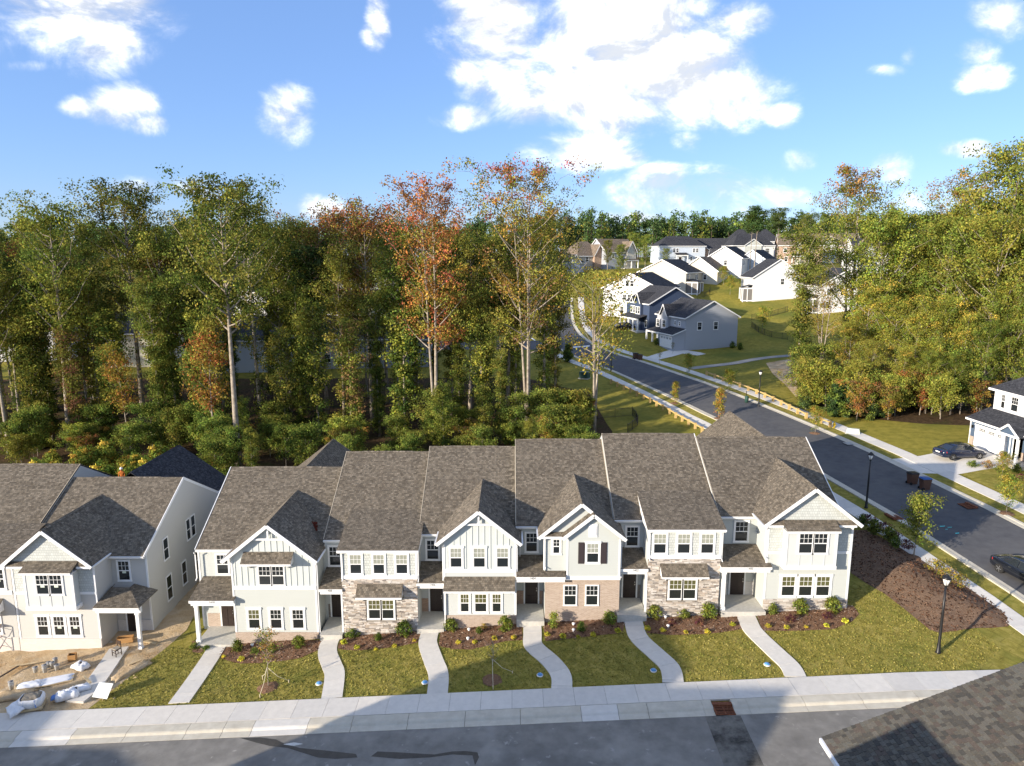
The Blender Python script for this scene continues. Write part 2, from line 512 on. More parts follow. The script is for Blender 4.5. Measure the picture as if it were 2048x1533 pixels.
STMIX = [noisy('ledge_stone_%d' % (i + 1), [(.3, tuple(x * .8 for x in c)), (.7, tuple(x * 1.15 for x in c))], 9, .9, .012, 40, .1) for i, c in enumerate([(.24, .21, .19), (.40, .35, .30), (.55, .50, .45), (.66, .62, .57), (.45, .37, .30)])]
DRIP = plain('drip_edge', (.42, .36, .27), .6)
MORTAR = noisy('stone_mortar', [(.3, (.16, .14, .12)), (.7, (.30, .27, .23))], 8, .95, .01, 30)
GLASS = plain('window_glass', (.018, .022, .024), .06, .7)
GLASSW = plain('glass_painted_reflection', (.10, .10, .045), .10, .6, var=.5, vs=1.5)  # upper panes: yellow-green reflection of trees and sun put into the glass colour
GLASSB = plain('window_blind', (.30, .31, .26), .12, .6, var=.25, vs=9)
DOORM = plain('dark_brown_door', (.035, .024, .020), .4, .4)
SHUT = plain('dark_shutter', (.045, .035, .038), .5, .3)
METAL = plain('black_metal', (.012, .012, .013), .4, .4)
NICKEL = plain('nickel', (.6, .58, .55), .3, .5, 1.0)
CONC = noisy('porch_concrete', [(.3, (.44, .42, .37)), (.7, (.54, .52, .47))], 5, .85, .004, 60)
GALV = plain('grey_flashing', (.42, .44, .45), .45, .4)
NUMB = plain('number_black', (.02, .02, .02), .5)

# ------------------------------------------------------------------ ground, streets, pavements
GRASS = noisy('lawn_grass', [(.25, (.14, .125, .026)), (.5, (.25, .215, .048)), (.72, (.35, .29, .085))], 2.2, .95, .05, 22, .08, 8,
              [((.15, .165, .032), .45, .50, .75), ((.34, .27, .09), .9, .58, .85)])
def sod_seams(m):
    nt = m.node_tree; n, l = nt.nodes, nt.links; b = n['Principled BSDF']
    src = b.inputs['Base Color'].links[0].from_socket
    tc = n.new('ShaderNodeTexCoord'); mp = n.new('ShaderNodeMapping'); mp.inputs['Rotation'].default_value = (0, 0, R(58))
    nz = n.new('ShaderNodeTexNoise'); nz.inputs['Scale'].default_value = .8; l.new(tc.outputs['Object'], nz.inputs['Vector'])
    ad = n.new('ShaderNodeMix'); ad.data_type = 'RGBA'; ad.blend_type = 'ADD'; ad.inputs['Factor'].default_value = .25
    l.new(tc.outputs['Object'], mp.inputs[0]); l.new(mp.outputs[0], ad.inputs['A']); l.new(nz.outputs['Color'], ad.inputs['B'])
    q = n.new('ShaderNodeTexBrick'); l.new(ad.outputs['Result'], q.inputs['Vector'])
    q.inputs['Scale'].default_value = 1; q.inputs['Brick Width'].default_value = 1.5; q.inputs['Row Height'].default_value = .62; q.inputs['Mortar Size'].default_value = .022; q.inputs['Mortar Smooth'].default_value = .6
    q.inputs['Color1'].default_value = (.90, .92, .88, 1); q.inputs['Color2'].default_value = (1.1, 1.08, 1.05, 1); q.inputs['Mortar'].default_value = (.62, .58, .5, 1)
    mx = n.new('ShaderNodeMix'); mx.data_type = 'RGBA'; mx.blend_type = 'MULTIPLY'; mx.inputs['Factor'].default_value = .8
    l.new(src, mx.inputs['A']); l.new(q.outputs['Color'], mx.inputs['B']); l.new(mx.outputs['Result'], b.inputs['Base Color'])
sod_seams(GRASS)
GRASSF = noisy('meadow_grass', [(.25, (.15, .135, .024)), (.5, (.24, .205, .036)), (.75, (.32, .26, .055))], 1.3, .95, .06, 9, .08, 8,
               [((.12, .135, .026), .12, .48, .72)])
LITTER = noisy('leaf_litter', [(.25, (.030, .020, .012)), (.5, (.075, .048, .026)), (.75, (.13, .085, .045))], 3.0, .97, .08, 12, .05, 8,
               [((.05, .055, .016), .35, .52, .75)])
MULCH = noisy('bark_mulch', [(.2, (.09, .05, .03)), (.48, (.20, .115, .07)), (.68, (.33, .215, .14)), (.85, (.50, .38, .27))], 11, .95, .09, 26, .08, 9, nrough=.75)
MULCHD = noisy('dark_bark_mulch', [(.2, (.075, .045, .03)), (.5, (.18, .118, .08)), (.75, (.32, .225, .155))], 9, .95, .10, 24, .08, 9, nrough=.75)
DIRT = noisy('bare_clay', [(.2, (.32, .21, .11)), (.45, (.48, .355, .21)), (.7, (.58, .465, .32)), (.9, (.68, .59, .46))], .9, .95, .10, 7, .08, 10,
             [((.36, .19, .06), .5, .55, .8), ((.30, .25, .19), .8, .6, .8)], nrough=.68)
ASPH = noisy('old_asphalt', [(.3, (.17, .16, .142)), (.7, (.24, .226, .202))], 1.6, .9, .006, 120, .15, 8,
             [((.29, .275, .245), .5, .50, .75), ((.14, .132, .12), .3, .54, .75), ((.34, .32, .29), 1.7, .64, .72)])
ASPHD = noisy('dark_asphalt', [(.3, (.075, .075, .080)), (.7, (.105, .105, .108))], 1.5, .88, .006, 120, .18, 8, [((.135, .13, .125), .2, .5, .85)])
WET = noisy('wet_asphalt', [(.3, (.030, .027, .022)), (.7, (.055, .05, .042))], 3, .45, .003, 90, .4, 6)
PATCH = noisy('patch_asphalt', [(.35, (.05, .047, .042)), (.55, (.16, .15, .13)), (.8, (.27, .25, .21))], .9, .9, .01, 60, .1, 8, nrough=.7)
CHALK = plain('chalk_dust', (.62, .6, .55), .95, .05, var=.3, vs=4)
SLABM = []
for i, c in enumerate([(.61, .58, .525), (.64, .605, .545), (.58, .55, .50), (.625, .585, .52)]):
    SLABM.append(noisy('pavement_concrete_%d' % (i + 1), [(.3, tuple(x * .93 for x in c)), (.7, tuple(x * 1.05 for x in c))], 3.0, .85, .004, 90, .15, 7,
                       [(tuple(x * .86 for x in c), .5, .58, .85)]))
KERBM = noisy('kerb_concrete', [(.3, (.46, .42, .34)), (.7, (.56, .52, .43))], 2.0, .85, .004, 80, .15, 7, [((.36, .33, .27), .8, .6, .85)])
JOINT = plain('joint_soil', (.11, .095, .075), .95, .05)
GRAVEL = noisy('gravel_path', [(.3, (.22, .21, .20)), (.7, (.36, .35, .33))], 12, .95, .03, 40, .08)

def sheet(name, poly, dz, mat, res=1.5, parent=None, kind='structure', mound=None):
    """a polygon (x, y) laid on the terrain, cut into cells so it follows the ground"""
    xs = [p[0] for p in poly]; ys = [p[1] for p in poly]
    gx = sorted(set([x for x in XK if min(xs) < x < max(xs)] + [min(xs) + i * res for i in range(int((max(xs) - min(xs)) / res) + 2)]))
    gy = sorted(set([y for y in YK if min(ys) < y < max(ys)] + [min(ys) + i * res for i in range(int((max(ys) - min(ys)) / res) + 2)]))
    vid, V, Fs = {}, [], []
    def vert(p):
        k = (round(p[0], 4), round(p[1], 4))
        if k not in vid:
            vid[k] = len(V)
            V.append((p[0], p[1], g(p[0], p[1]) + dz + (mound(p[0], p[1]) if mound else 0)))
        return vid[k]
    for i in range(len(gx) - 1):
        col = clip(clip(list(poly), 0, gx[i], True), 0, gx[i + 1], False)
        if len(col) < 3: continue
        for j in range(len(gy) - 1):
            c = clip(clip(col, 1, gy[j], True), 1, gy[j + 1], False)
            if len(c) < 3: continue
            ids = []
            for p in c:
                k = vert(p)
                if k not in ids: ids.append(k)
            if len(ids) < 3: continue
            a = sum(V[ids[q]][0] * V[ids[(q + 1) % len(ids)]][1] - V[ids[(q + 1) % len(ids)]][0] * V[ids[q]][1] for q in range(len(ids)))
            if abs(a) < 1e-5: continue
            Fs.append(tuple(ids) if a > 0 else tuple(ids[::-1]))
    me = bpy.data.meshes.new(name); me.from_pydata(V, [], Fs); me.materials.append(mat)
    me.polygons.foreach_set('use_smooth', [True] * len(Fs))
    o = link(name, me, parent)
    if kind and parent is None: tag(o, kind=kind)
    return o
def resample(line, step):
    pts = [Vector((p[0], p[1])) for p in line]; out = [pts[0]]; carry = 0.0
    for a, b in zip(pts, pts[1:]):
        L = (b - a).length; d = step - carry
        while d <= L:
            out.append(a + (b - a) * (d / L)); d += step
        carry = L - (d - step)
    if (out[-1] - pts[-1]).length > step * .2: out.append(pts[-1])
    return out
def smooth_line(pts, n=8):
    P = [Vector((p[0], p[1])) for p in pts]; out = []
    for i in range(len(P) - 1):
        p0, p1, p2, p3 = P[max(i - 1, 0)], P[i], P[i + 1], P[min(i + 2, len(P) - 1)]
        for k in range(n):
            t = k / n
            out.append(0.5 * ((2 * p1) + (p2 - p0) * t + (2 * p0 - 5 * p1 + 4 * p2 - p3) * t * t + (3 * p1 - p0 - 3 * p2 + p3) * t ** 3))
    out.append(P[-1]); return out
def normals2(line):
    N = []
    for i in range(len(line)):
        d = (line[min(i + 1, len(line) - 1)] - line[max(i - 1, 0)]).normalized()
        N.append(Vector((d.y, -d.x)))          # to the driver's right
    return N
def strip(name, line, o0, o1, dz, mat, parent=None, cross=3, kind='structure'):
    N = normals2(line); V, Fs = [], []
    for p, n in zip(line, N):
        for k in range(cross + 1):
            q = p + n * (o0 + (o1 - o0) * k / cross); V.append((q.x, q.y, g(q.x, q.y) + dz))
    for i in range(len(line) - 1):
        for k in range(cross):
            a = i * (cross + 1) + k; Fs.append((a, a + 1, a + cross + 2, a + cross + 1))
    me = bpy.data.meshes.new(name); me.from_pydata(V, [], Fs); me.materials.append(mat)
    me.polygons.foreach_set('use_smooth', [True] * len(Fs))
    o = link(name, me, parent)
    if kind and parent is None: tag(o, kind=kind)
    return o
def loft_profile(name, line, prof, mat, parent):
    """profile [(offset, height)] swept along a ground line; one closed solid"""
    N = normals2(line); mb = MB(); rows = []
    for p, n in zip(line, N):
        rows.append([(p.x + n.x * o, p.y + n.y * o, g(p.x + n.x * o, p.y + n.y * o) + h) for o, h in prof])
    for a, b in zip(rows, rows[1:]):
        for k in range(len(prof)):
            j = (k + 1) % len(prof); mb.face([a[k], a[j], b[j], b[k]])
    mb.face(rows[0]); mb.face(rows[-1][::-1])
    return mb.build(name, mat, parent, uv=False)
def slabs(parent, line, o0, o1, length, dz, name='slab', gap=.014, thick=.10, mats=None, start=0.0):
    rs = resample(line, .25); N = normals2(rs)
    per = max(1, int(round(length / .25))); i = 0
    while i < len(rs) - 1:
        seg = list(range(i, min(i + per, len(rs) - 1) + 1))
        if len(seg) > 1:
            mb = MB(); rows = []
            jit = random.uniform(-.004, .004)
            for q in seg:
                sh = gap / 2 if q == seg[0] else (-gap / 2 if q == seg[-1] else 0)
                d = Vector((-N[q].y, N[q].x)) * sh
                row = []
                for k in range(3):
                    p = rs[q] + d + N[q] * (o0 + (o1 - o0) * k / 2); row.append((p.x, p.y, g(p.x, p.y) + dz + jit))
                rows.append(row)
            for a, b in zip(rows, rows[1:]):
                for k in range(2): mb.face([a[k], a[k + 1], b[k + 1], b[k]])
            low = lambda p: (p[0], p[1], p[2] - thick)
            for a, b in zip(rows, rows[1:]):
                mb.face([a[0], b[0], low(b[0]), low(a[0])]); mb.face([b[2], a[2], low(a[2]), low(b[2])])
            for r in (rows[0], rows[-1]): mb.face([r[0], r[2], low(r[2]), low(r[0])])
            mb.build(name, random.choice(mats or SLABM), parent, uv=False)
        i += per

# terrain: one sheet to the horizon, following g
def terrain():
    xs = sorted(set(list(np.arange(-120, 140, 2.0)) + [-400, -300, -220, -170, -145, 150, 165, 190, 230, 300, 400] + XK))
    ys = sorted(set(list(np.arange(-40, 240, 2.0)) + list(np.arange(245, 430, 15)) + [460, 520, 600, 700, 900] + YK))
    V = [(x, y, g(x, y)) for y in ys for x in xs]; nx = len(xs)
    Fs = [(j * nx + i, j * nx + i + 1, (j + 1) * nx + i + 1, (j + 1) * nx + i) for j in range(len(ys) - 1) for i in range(nx - 1)]
    me = bpy.data.meshes.new('ground'); me.from_pydata(V, [], Fs); me.materials.append(GRASSF)
    me.polygons.foreach_set('use_smooth', [True] * len(Fs))
    tag(link('ground', me), kind='structure')
terrain()

YS0, YS1 = 34.75, 36.4            # front pavement
sheet('forest_floor', [(-150, 62), (-8, 61), (4, 64), (10, 74), (13, 88), (12, 108), (2, 119), (-30, 120), (-70, 121), (-150, 118)], .03, LITTER, 3)
sheet('forest_floor', [(39, 92), (42, 84.5), (48, 80.5), (56, 78), (90, 74), (150, 80), (150, 130), (75, 126), (52, 119), (47, 108)], .03, LITTER, 3)
sheet('back_yard', [(-60, 58), (-23, 58), (26, 58), (27, 60), (8, 63), (-60, 63)], .022, DIRT, 2)
# front street
sheet('front_street', [(-140, 24.6), (90, 24.6), (90, 33.55), (-140, 33.55)], .012, ASPH, 2)
px_sheet = lambda name, pts, dz, mat, **k: sheet(name, [h2(*p) for p in pts], dz, mat, **k)
px_sheet('damp_patch', [(480,1477),(520,1476),(552,1480),(572,1490),(600,1497),(650,1502),(712,1509),(715,1516),(670,1519),(635,1516),(600,1505),(575,1497),(540,1493),(515,1487)], .02, WET, res=.4)
px_sheet('damp_patch', [(742,1514),(755,1504),(800,1506),(868,1510),(905,1504),(930,1503),(955,1506),(958,1516),(950,1532),(945,1512),(905,1510),(860,1516),(800,1519)], .02, WET, res=.4)
px_sheet('chalk_smear', [(566,1490),(588,1486),(606,1489),(588,1493)], .024, CHALK, res=.5)
px_sheet('trench_patch', [(1410,1434),(1481,1432),(1528,1533),(1448,1533)], .02, PATCH, res=.5)
front = [Vector((x, 0)) for x in np.arange(-70, 31.1, .5)]
kerb = tag(strip('kerb', [Vector((x, 33.55)) for x in np.arange(-70, 34.1, 1.0)], -1.16, .02, .004, JOINT, cross=2), kind='structure')
x = -70.0
KL = [3.1, 3.0, 3.3, 2.0, 1.6, 3.0, 2.4, 3.05]; ki = 0
while x < 33:
    L = KL[ki % len(KL)]; ki += 1
    if not (10.80 < x + L and x < 12.0):
        ln = [Vector((q, 33.55)) for q in np.linspace(x + .012, x + L - .012, 8)]
        loft_profile('kerb_stone', ln, [(0, -.1), (0, .025), (-.42, .045), (-.52, .125), (-.60, .15), (-1.15, .16), (-1.15, -.1)], random.choice([KERBM] * 3 + SLABM[:1]), kerb)
    else:
        for a, b in ((x, 10.86), (11.94, x + L)):
            if b - a > .3:
                loft_profile('kerb_stone', [Vector((q, 33.55)) for q in np.linspace(a, b, 5)], [(0, -.1), (0, .025), (-.42, .045), (-.52, .125), (-.60, .15), (-1.15, .16), (-1.15, -.1)], KERBM, kerb)
    x += L
pave = strip('pavement', [Vector((q, (YS0 + YS1) / 2)) for q in np.arange(-70, 33.1, 1.0)], -.82, .82, .115, JOINT)
slabs(pave, [Vector((-70, (YS0 + YS1) / 2)), Vector((33, (YS0 + YS1) / 2))], -.83, .83, 1.75, .155)

# side street
CL = smooth_line([(40.5, 20), (39.4, 33), (37.6, 45), (35.0, 62), (31.6, 84), (27.2, 104), (21.2, 122), (15.5, 134), (11.5, 147), (10.5, 165), (12, 190)], 8)
CL = resample(CL, 1.0)
HW = 3.75
strip('side_street', CL, -HW, HW, .06, ASPHD, cross=10)
sheet('cross_street', [(-25, 139.5), (11, 138), (12, 146), (-25, 147.5)], .026, ASPHD, 2)
SL = [p for p in CL if p.y > 41]
kerb2 = strip('side_kerb', SL, -HW - .62, -HW + .05, .02, JOINT, cross=1)
kerb3 = strip('side_kerb', SL, HW - .05, HW + .62, .02, JOINT, cross=1)
for par, sg in ((kerb2, -1), (kerb3, 1)):
    seg = resample(SL, .5); i = 0
    while i < len(seg) - 1:
        k = seg[i:i + 7]
        if len(k) > 2:
            k2 = [k[0] + (k[1] - k[0]) * .03] + k[1:]
            pr = [(sg * (HW - .05), -.05), (sg * (HW - .05), .075), (sg * (HW + .3), .085), (sg * (HW + .38), .13), (sg * (HW + .62), .14), (sg * (HW + .62), -.05)]
            loft_profile('kerb_stone', k2, pr if sg > 0 else pr[::-1], KERBM, par)
        i += 6
WL = [p for p in CL if 37.5 < p.y < 137]
walk_l = strip('side_pavement', WL, -HW - 3.25, -HW - 1.85, .05, JOINT)
walk_r = strip('side_pavement', [p for p in CL if 40 < p.y], HW + 2.0, HW + 3.5, .05, JOINT)
slabs(walk_l, WL, -HW - 3.25, -HW - 1.85, 1.75, .075)
slabs(walk_r, [p for p in CL if 40 < p.y], HW + 2.0, HW + 3.5, 1.75, .075)
strip('verge', SL, -HW - 1.85, -HW - .6, .04, GRASS)
strip('verge', SL, HW + .6, HW + 2.0, .04, GRASS)
# stop line and utility paint marks on the side street
MARK = plain('road_paint', (.75, .75, .73), .6)
TEAL = plain('teal_spray_paint', (.10, .55, .52), .7)
px_sheet('road_marking', [(1146,694.5),(1179,692),(1180,694),(1147,697)], .085, MARK, res=.5)
px_sheet('road_marking', [(1064,677),(1071,681.5),(1070,683),(1062,678)], .085, MARK, res=.5)
for p in [(1884,1055,6,1.6),(1914,1069,4.5,2),(1899,1057,5,1),(1893,1061,3,1)]:
    px_sheet('utility_mark', [(p[0]-p[2],p[1]-p[3]*.3),(p[0]+p[2],p[1]-p[3]*.7),(p[0]+p[2]*.8,p[1]+p[3]*.2),(p[0]-p[2]*.6,p[1]+p[3]*.6)], .085, TEAL, res=.5)

# lawns of the row, bare clay of the plots still being built
sheet('lawn', [(-24.6, 36.42), (31.6, 36.42), (31.4, 40), (30.1, 48), (28.4, 58), (23, 58), (22.6, 43.6), (-21.6, 43.1), (-23.0, 45.0)], .035, GRASS, 1.2)
sheet('lawn', [(-23.2, 45.0), (-21.75, 43.3), (-21.75, 52), (-24.0, 52)], .034, GRASS, 1)
sheet('bare_plot', [(-70, 36.42), (-24.62, 36.42), (-22.9, 45.4), (-24.0, 52), (-21.7, 58), (-70, 58)], .036, DIRT, .6, mound=lambda x, y: .07 * (1 + math.sin(x * 1.9 + math.sin(y * 1.3)) * math.sin(y * 2.3 + math.sin(x * .8))) * min(1, max(0, y - 36.5), max(0, (-24.6 + (y - 36.4) * .19) - x + .0)) + .03 * math.sin(x * 5.1 + y * 3.3) * math.sin(y * 6.1 - x * 2) * min(1, max(0, y - 36.5)))
# paths from the doors to the pavement: photo pixels of both edges, from the porch down
PATHS = [
 [((218,1301),(259,1301)),((190,1343),(231,1343)),((160,1382),(203,1382)),((128,1409.5),(170,1409.5))],
 [((421.7,1287),(457,1287)),((400,1320),(438,1320)),((370,1364),(409,1364)),((337,1408.5),(378,1408.5))],
 [((654,1265.5),(689,1265.5)),((640,1287),(678,1287)),((635,1308),(675,1308)),((643,1332),(684,1332)),((649,1352),(690,1352)),((642,1399.5),(685,1399.5))],
 [((846,1256),(882,1256)),((838,1275),(877,1275)),((836,1291),(876,1291)),((845,1322),(888,1322)),((856,1352),(898,1352)),((854,1392.5),(895,1392.5))],
 [((1045,1243),(1084,1243)),((1045,1270),(1085,1270)),((1047,1294),(1088,1294)),((1077,1326),(1124,1322)),((1100,1352),(1143,1352)),((1103,1381),(1144,1381))],
 [((1244,1230),(1283,1230)),((1248,1252),(1289,1252)),((1256,1280),(1300,1276)),((1289,1313),(1337,1309)),((1319,1339),(1361,1337)),((1325,1370),(1368,1370))],
 [((1469,1225),(1507,1225)),((1477,1245),(1516,1245)),((1486,1266),(1529,1264)),((1523,1305),(1572,1303)),((1557,1335),(1602,1334)),((1570,1356),(1612,1356))]]
for i, pts in enumerate(PATHS):
    A = smooth_line([h2(*a) for a, b in pts], 8); B = smooth_line([h2(*b) for a, b in pts], 8)
    ln = [(a + b) / 2 for a, b in zip(A, B)]
    ln = resample(ln, .2)
    up = .13 if i == 0 else 0
    base = strip('path', ln, -.58, .58, .05 + up, JOINT, cross=2)
    slabs(base, ln, -.6, .6, 1.5, .085 + up, thick=.09 + up * 1.6)

BEDS = [
 [(384,1284),(421,1287),(415,1298),(400,1308),(385,1306)],
 [(458,1280),(648,1282),(643,1290),(638,1301),(600,1318),(565,1324),(520,1328),(480,1329),(455,1323),(436,1315)],
 [(690,1259),(846,1254),(842,1266),(835,1287),(800,1294),(769,1298),(717,1303),(690,1302),(675,1298)],
 [(883,1248),(1044,1246),(1045,1282),(1011,1284),(975,1293),(941,1301),(905,1300),(877.5,1294)],
 [(1085,1238),(1243,1230),(1250,1250),(1244,1268),(1200,1272),(1150,1278),(1120,1281),(1091,1284)],
 [(1285,1222),(1467,1222),(1484,1260),(1440,1267),(1398,1270.5),(1340,1272),(1293.6,1268)],
 [(1507,1216),(1692,1211),(1707,1214),(1718,1230),(1705,1244),(1667,1260),(1610,1263),(1560,1264),(1525,1263)]]
for b in BEDS:
    px_sheet('mulch_bed', b, .055, MULCH, res=.5)
BERM = [h2(*p) for p in [(1700,1062),(1735,1062),(1790,1092),(1850,1125),(1910,1160),(1960,1190),(2005,1222),(2027,1243),(2015,1255),(1985,1258),(1950,1258),(1915,1263),(1880,1268),(1860,1262),(1815,1225),(1770,1190),(1735,1170),(1702,1148)]]
bc = Vector((sum(p[0] for p in BERM) / len(BERM), sum(p[1] for p in BERM) / len(BERM)))
def berm_h(x, y):
    dm = 1e9
    for i in range(len(BERM)):
        a, b = Vector(BERM[i]), Vector(BERM[(i + 1) % len(BERM)]); p = Vector((x, y)); d = b - a
        t = max(0, min(1, (p - a).dot(d) / d.dot(d))); dm = min(dm, (p - a - d * t).length)
    return .62 * (1 - math.exp(-(dm / 1.5) ** 2)) + .05 * math.sin(x * 3.1) * math.sin(y * 2.7) * min(dm, 1)
sheet('mulch_mound', BERM, .06, MULCHD, .45, mound=berm_h)
# lawns, drive and path on the far side of the side street
sheet('drive_lawn', [h2(*p) for p in [(2048,1006),(1890,936),(1860,918),(1975,905),(2048,955)]] , .034, GRASS, 1.5)
sheet('open_lawn', [h2(*p) for p in [(1800,903),(1672,856),(1640,838),(1700,836),(1790,845),(1870,850),(1945,852),(1945,890),(1850,912),(1838,912)]], .034, GRASSF, 1.5)
drive = sheet('driveway', [(37.6, 64.9), (38.4, 68.6), (41.8, 69.0), (48.9, 71.2), (51.5, 66.0), (42.2, 63.6)], .045, SLABM[1], 1.0)
strip('gravel_path', resample(smooth_line([h2(*p) for p in [(1378,738),(1420,733),(1470,727),(1520,718),(1580,712),(1640,708)]], 6), 1.0), -.9, .9, .05, GRAVEL)
sheet('house_drive', [h2(*p) for p in [(1290,716),(1318,707),(1352,697),(1378,702),(1402,706),(1412,709),(1395,712),(1366,708),(1345,714),(1310,722)]], .05, SLABM[1], 1.5)
sheet('clay_slope', [h2(*p) for p in [(1532,727),(1560,722),(1605,715),(1620,728),(1625,770),(1605,790),(1592,795),(1570,770),(1545,748)]], .04, DIRT, 1.5)

# ------------------------------------------------------------------ building parts
def window(par, T, a0, a1, b0, b1, cas=.09, head=0.0, sill=True, grid=(3, 2), glass=None, low=None, sticker=False, sash=.045, mid=.5, detail=True):
    """double-hung window: white casing and sashes with two panes; T maps (along, up, out)"""
    m = MB(); d = .05
    m.obox(T, a0 - cas, a0, b0, b1, 0, d); m.obox(T, a1, a1 + cas, b0, b1, 0, d)
    m.obox(T, a0 - cas - (.03 if head else 0), a1 + cas + (.03 if head else 0), b1, b1 + cas + head, 0, d + (.02 if head else 0))
    m.obox(T, a0 - cas - .02, a1 + cas + .02, b0 - (cas if sill else cas), b0, 0, d + .015)
    bm_ = b0 + (b1 - b0) * mid
    m.obox(T, a0, a0 + sash, b0, b1, 0, d - .01); m.obox(T, a1 - sash, a1, b0, b1, 0, d - .01)
    m.obox(T, a0 + sash, a1 - sash, b1 - sash, b1, 0, d - .012); m.obox(T, a0 + sash, a1 - sash, b0, b0 + sash, 0, d - .012)
    m.obox(T, a0 + sash, a1 - sash, bm_ - .03, bm_ + .03, 0, d - .008)
    if detail and grid:
        w = a1 - a0 - 2 * sash
        for k in range(1, grid[0]):
            c = a0 + sash + w * k / grid[0]; m.obox(T, c - .011, c + .011, bm_ + .03, b1 - sash, .02, d - .014)
        h = b1 - sash - bm_ - .03
        for k in range(1, grid[1]):
            c = bm_ + .03 + h * k / grid[1]; m.obox(T, a0 + sash, a1 - sash, c - .011, c + .011, .02, d - .015)
    o = m.build('window', WHITE, par, uv=False)
    p = MB(); p.obox(T, a0 + sash, a1 - sash, bm_ + .03, b1 - sash, .005, .026); p.build('pane', glass or GLASS, o, uv=False)
    p = MB(); p.obox(T, a0 + sash, a1 - sash, b0 + sash, bm_ - .03, .005, .022); p.build('pane', low or GLASS, o, uv=False)
    if sticker:
        s = MB(); c = (a0 + a1) / 2; s.obox(T, c - .13, c + .13, bm_ - .20, bm_ - .05, .022, .026); s.build('sticker', STICK, o, uv=False)
    return o
STICK = plain('window_sticker', (.62, .68, .55), .6, var=.15, vs=20)
def door(par, T, a0, a1, b0=0.0, b1=2.05, mat=None):
    m = MB(); m.obox(T, a0, a1, b0, b1, 0, .045)
    o = m.build('door', mat or DOORM, par, uv=False)
    w = a1 - a0
    for i in range(2):
        for (lo, hi) in ((.12, .62), (.72, 1.30), (1.40, 1.92)):
            p = MB(); c0 = a0 + .11 + i * (w - .12) / 2; c1 = c0 + (w - .36) / 2 + .03
            p.obox(T, c0, c1, b0 + lo, b0 + hi, .045, .062); p.build('panel', mat or DOORM, o, uv=False, bevel=.008)
    f = MB()
    for q in (a0 - .1, a1): f.obox(T, q, q + .1, b0, b1 + .1, 0, .06)
    f.obox(T, a0, a1, b1, b1 + .1, 0, .058)
    f.build('door_frame', WHITE, par, uv=False)
    MB().obox(T, a1 - .12, a1 - .06, b0 + .98, b0 + 1.04, .06, .12).build('handle', NICKEL, o, uv=False); MB().obox(T, a1 - .115, a1 - .065, b0 + 1.15, b0 + 1.2, .06, .09).build('deadbolt', NICKEL, o, uv=False)
    return o
def laps(par, poly, mat, out=(0, -1, 0), name='wall', step=.175, lift=.016):
    return MB().courses(poly, step, lift, out).build(name, mat, par)
def flat(par, poly, mat, name):
    m = MB(); m.face(poly); return m.build(name, mat, par)
def roof_part(par, polys, mat, name='roof', step=.142, lift=.012, thick=.05):
    m = MB()
    for p in polys:
        m.courses(p, step, lift, (0, 0, 1))
        P = [Vector(q) - Vector((0, 0, thick)) for q in p]; m.face(P)
        for i in range(len(p)):
            a, b = Vector(p[i]), Vector(p[(i + 1) % len(p)]); m.face([a, b, b - Vector((0, 0, thick)), a - Vector((0, 0, thick))])
    return m.build(name, mat, par)
def bars(par, name, mat, lst, w, h, up=(0, 0, 1)):
    m = MB()
    for p, q in lst: m.bar(p, q, w, h, up)
    return m.build(name, mat, par, uv=False)
def text_mesh(txt, size):
    cu = bpy.data.curves.new('number', 'FONT'); cu.body = txt; cu.size = size; cu.align_x = 'CENTER'; cu.extrude = .006
    o = bpy.data.objects.new('number', cu); COL.objects.link(o)
    me = bpy.data.meshes.new_from_object(o.evaluated_get(bpy.context.evaluated_depsgraph_get()))
    bpy.data.objects.remove(o); bpy.data.curves.remove(cu)
    me.name = 'house_number'; me.materials.clear(); me.materials.append(NUMB)
    return me
_stone_meshes = []
def stone_protos():
    for k in range(8):
        r = random.Random(40 + k); mb = MB(); c = []
        for z in (0, 1):
            for (x, y) in ((0, 0), (1, 0), (1, 1), (0, 1)):
                c.append((x - .5 + r.uniform(-.05, .05), (y - 1) + (r.uniform(-.15, .15) if y == 0 else 0), z - .5 + r.uniform(-.10, .10)))
        mb.hexa([c[0], c[1], c[2], c[3], c[4], c[5], c[6], c[7]])
        _stone_meshes.append(mb.mesh('stone', STONE, uv=False))
stone_protos()
def stone_wall(par, x0, x1, z0, z1, Y, holes=(), h=(.06, .115), w=(.16, .50), most=285):
    back = MB().box(x0, x1, Y, Y + .06, z0, z1).build('stone_wall', MORTAR, par)
    off = OFF[par.name]; z = z0; allp = []
    while z < z1 - .03:
        hh = min(random.uniform(*h), z1 - z); x = x0 + random.uniform(-.2, 0)
        while x < x1 - .02:
            ww = random.uniform(*w); a, b = max(x, x0), min(x + ww, x1); x += ww
            spans = [(a, b)]
            for (ha, hb, hc, hd) in holes:
                if z + hh > hc and z < hd:
                    spans = [q for (s, e) in spans for q in ((s, min(e, ha)), (max(s, hb), e)) if q[1] - q[0] > .03]
            allp += [(s, e, z, hh) for (s, e) in spans if e - s > .04]
        z += hh
    allp.sort(key=lambda q: -(q[1] - q[0]) * q[3])
    rest = MB()
    for i, (s, e, z, hh) in enumerate(allp):
        dep = random.uniform(.02, .065)
        if i < most:
            o = link('stone', random.choice(_stone_meshes), back)
            o.location = ((s + e) / 2 - off.x, Y - off.y, z + hh / 2 - off.z); o.scale = ((e - s) * .975, dep, hh * .92)
        else: rest.box(s + .006, e - .006, Y - dep, Y, z + .005, z + hh - .005, random.randrange(5))
    if rest.v:
        o = rest.build('stones', STMIX, back, uv=False); o['kind'] = 'stuff'
    return back
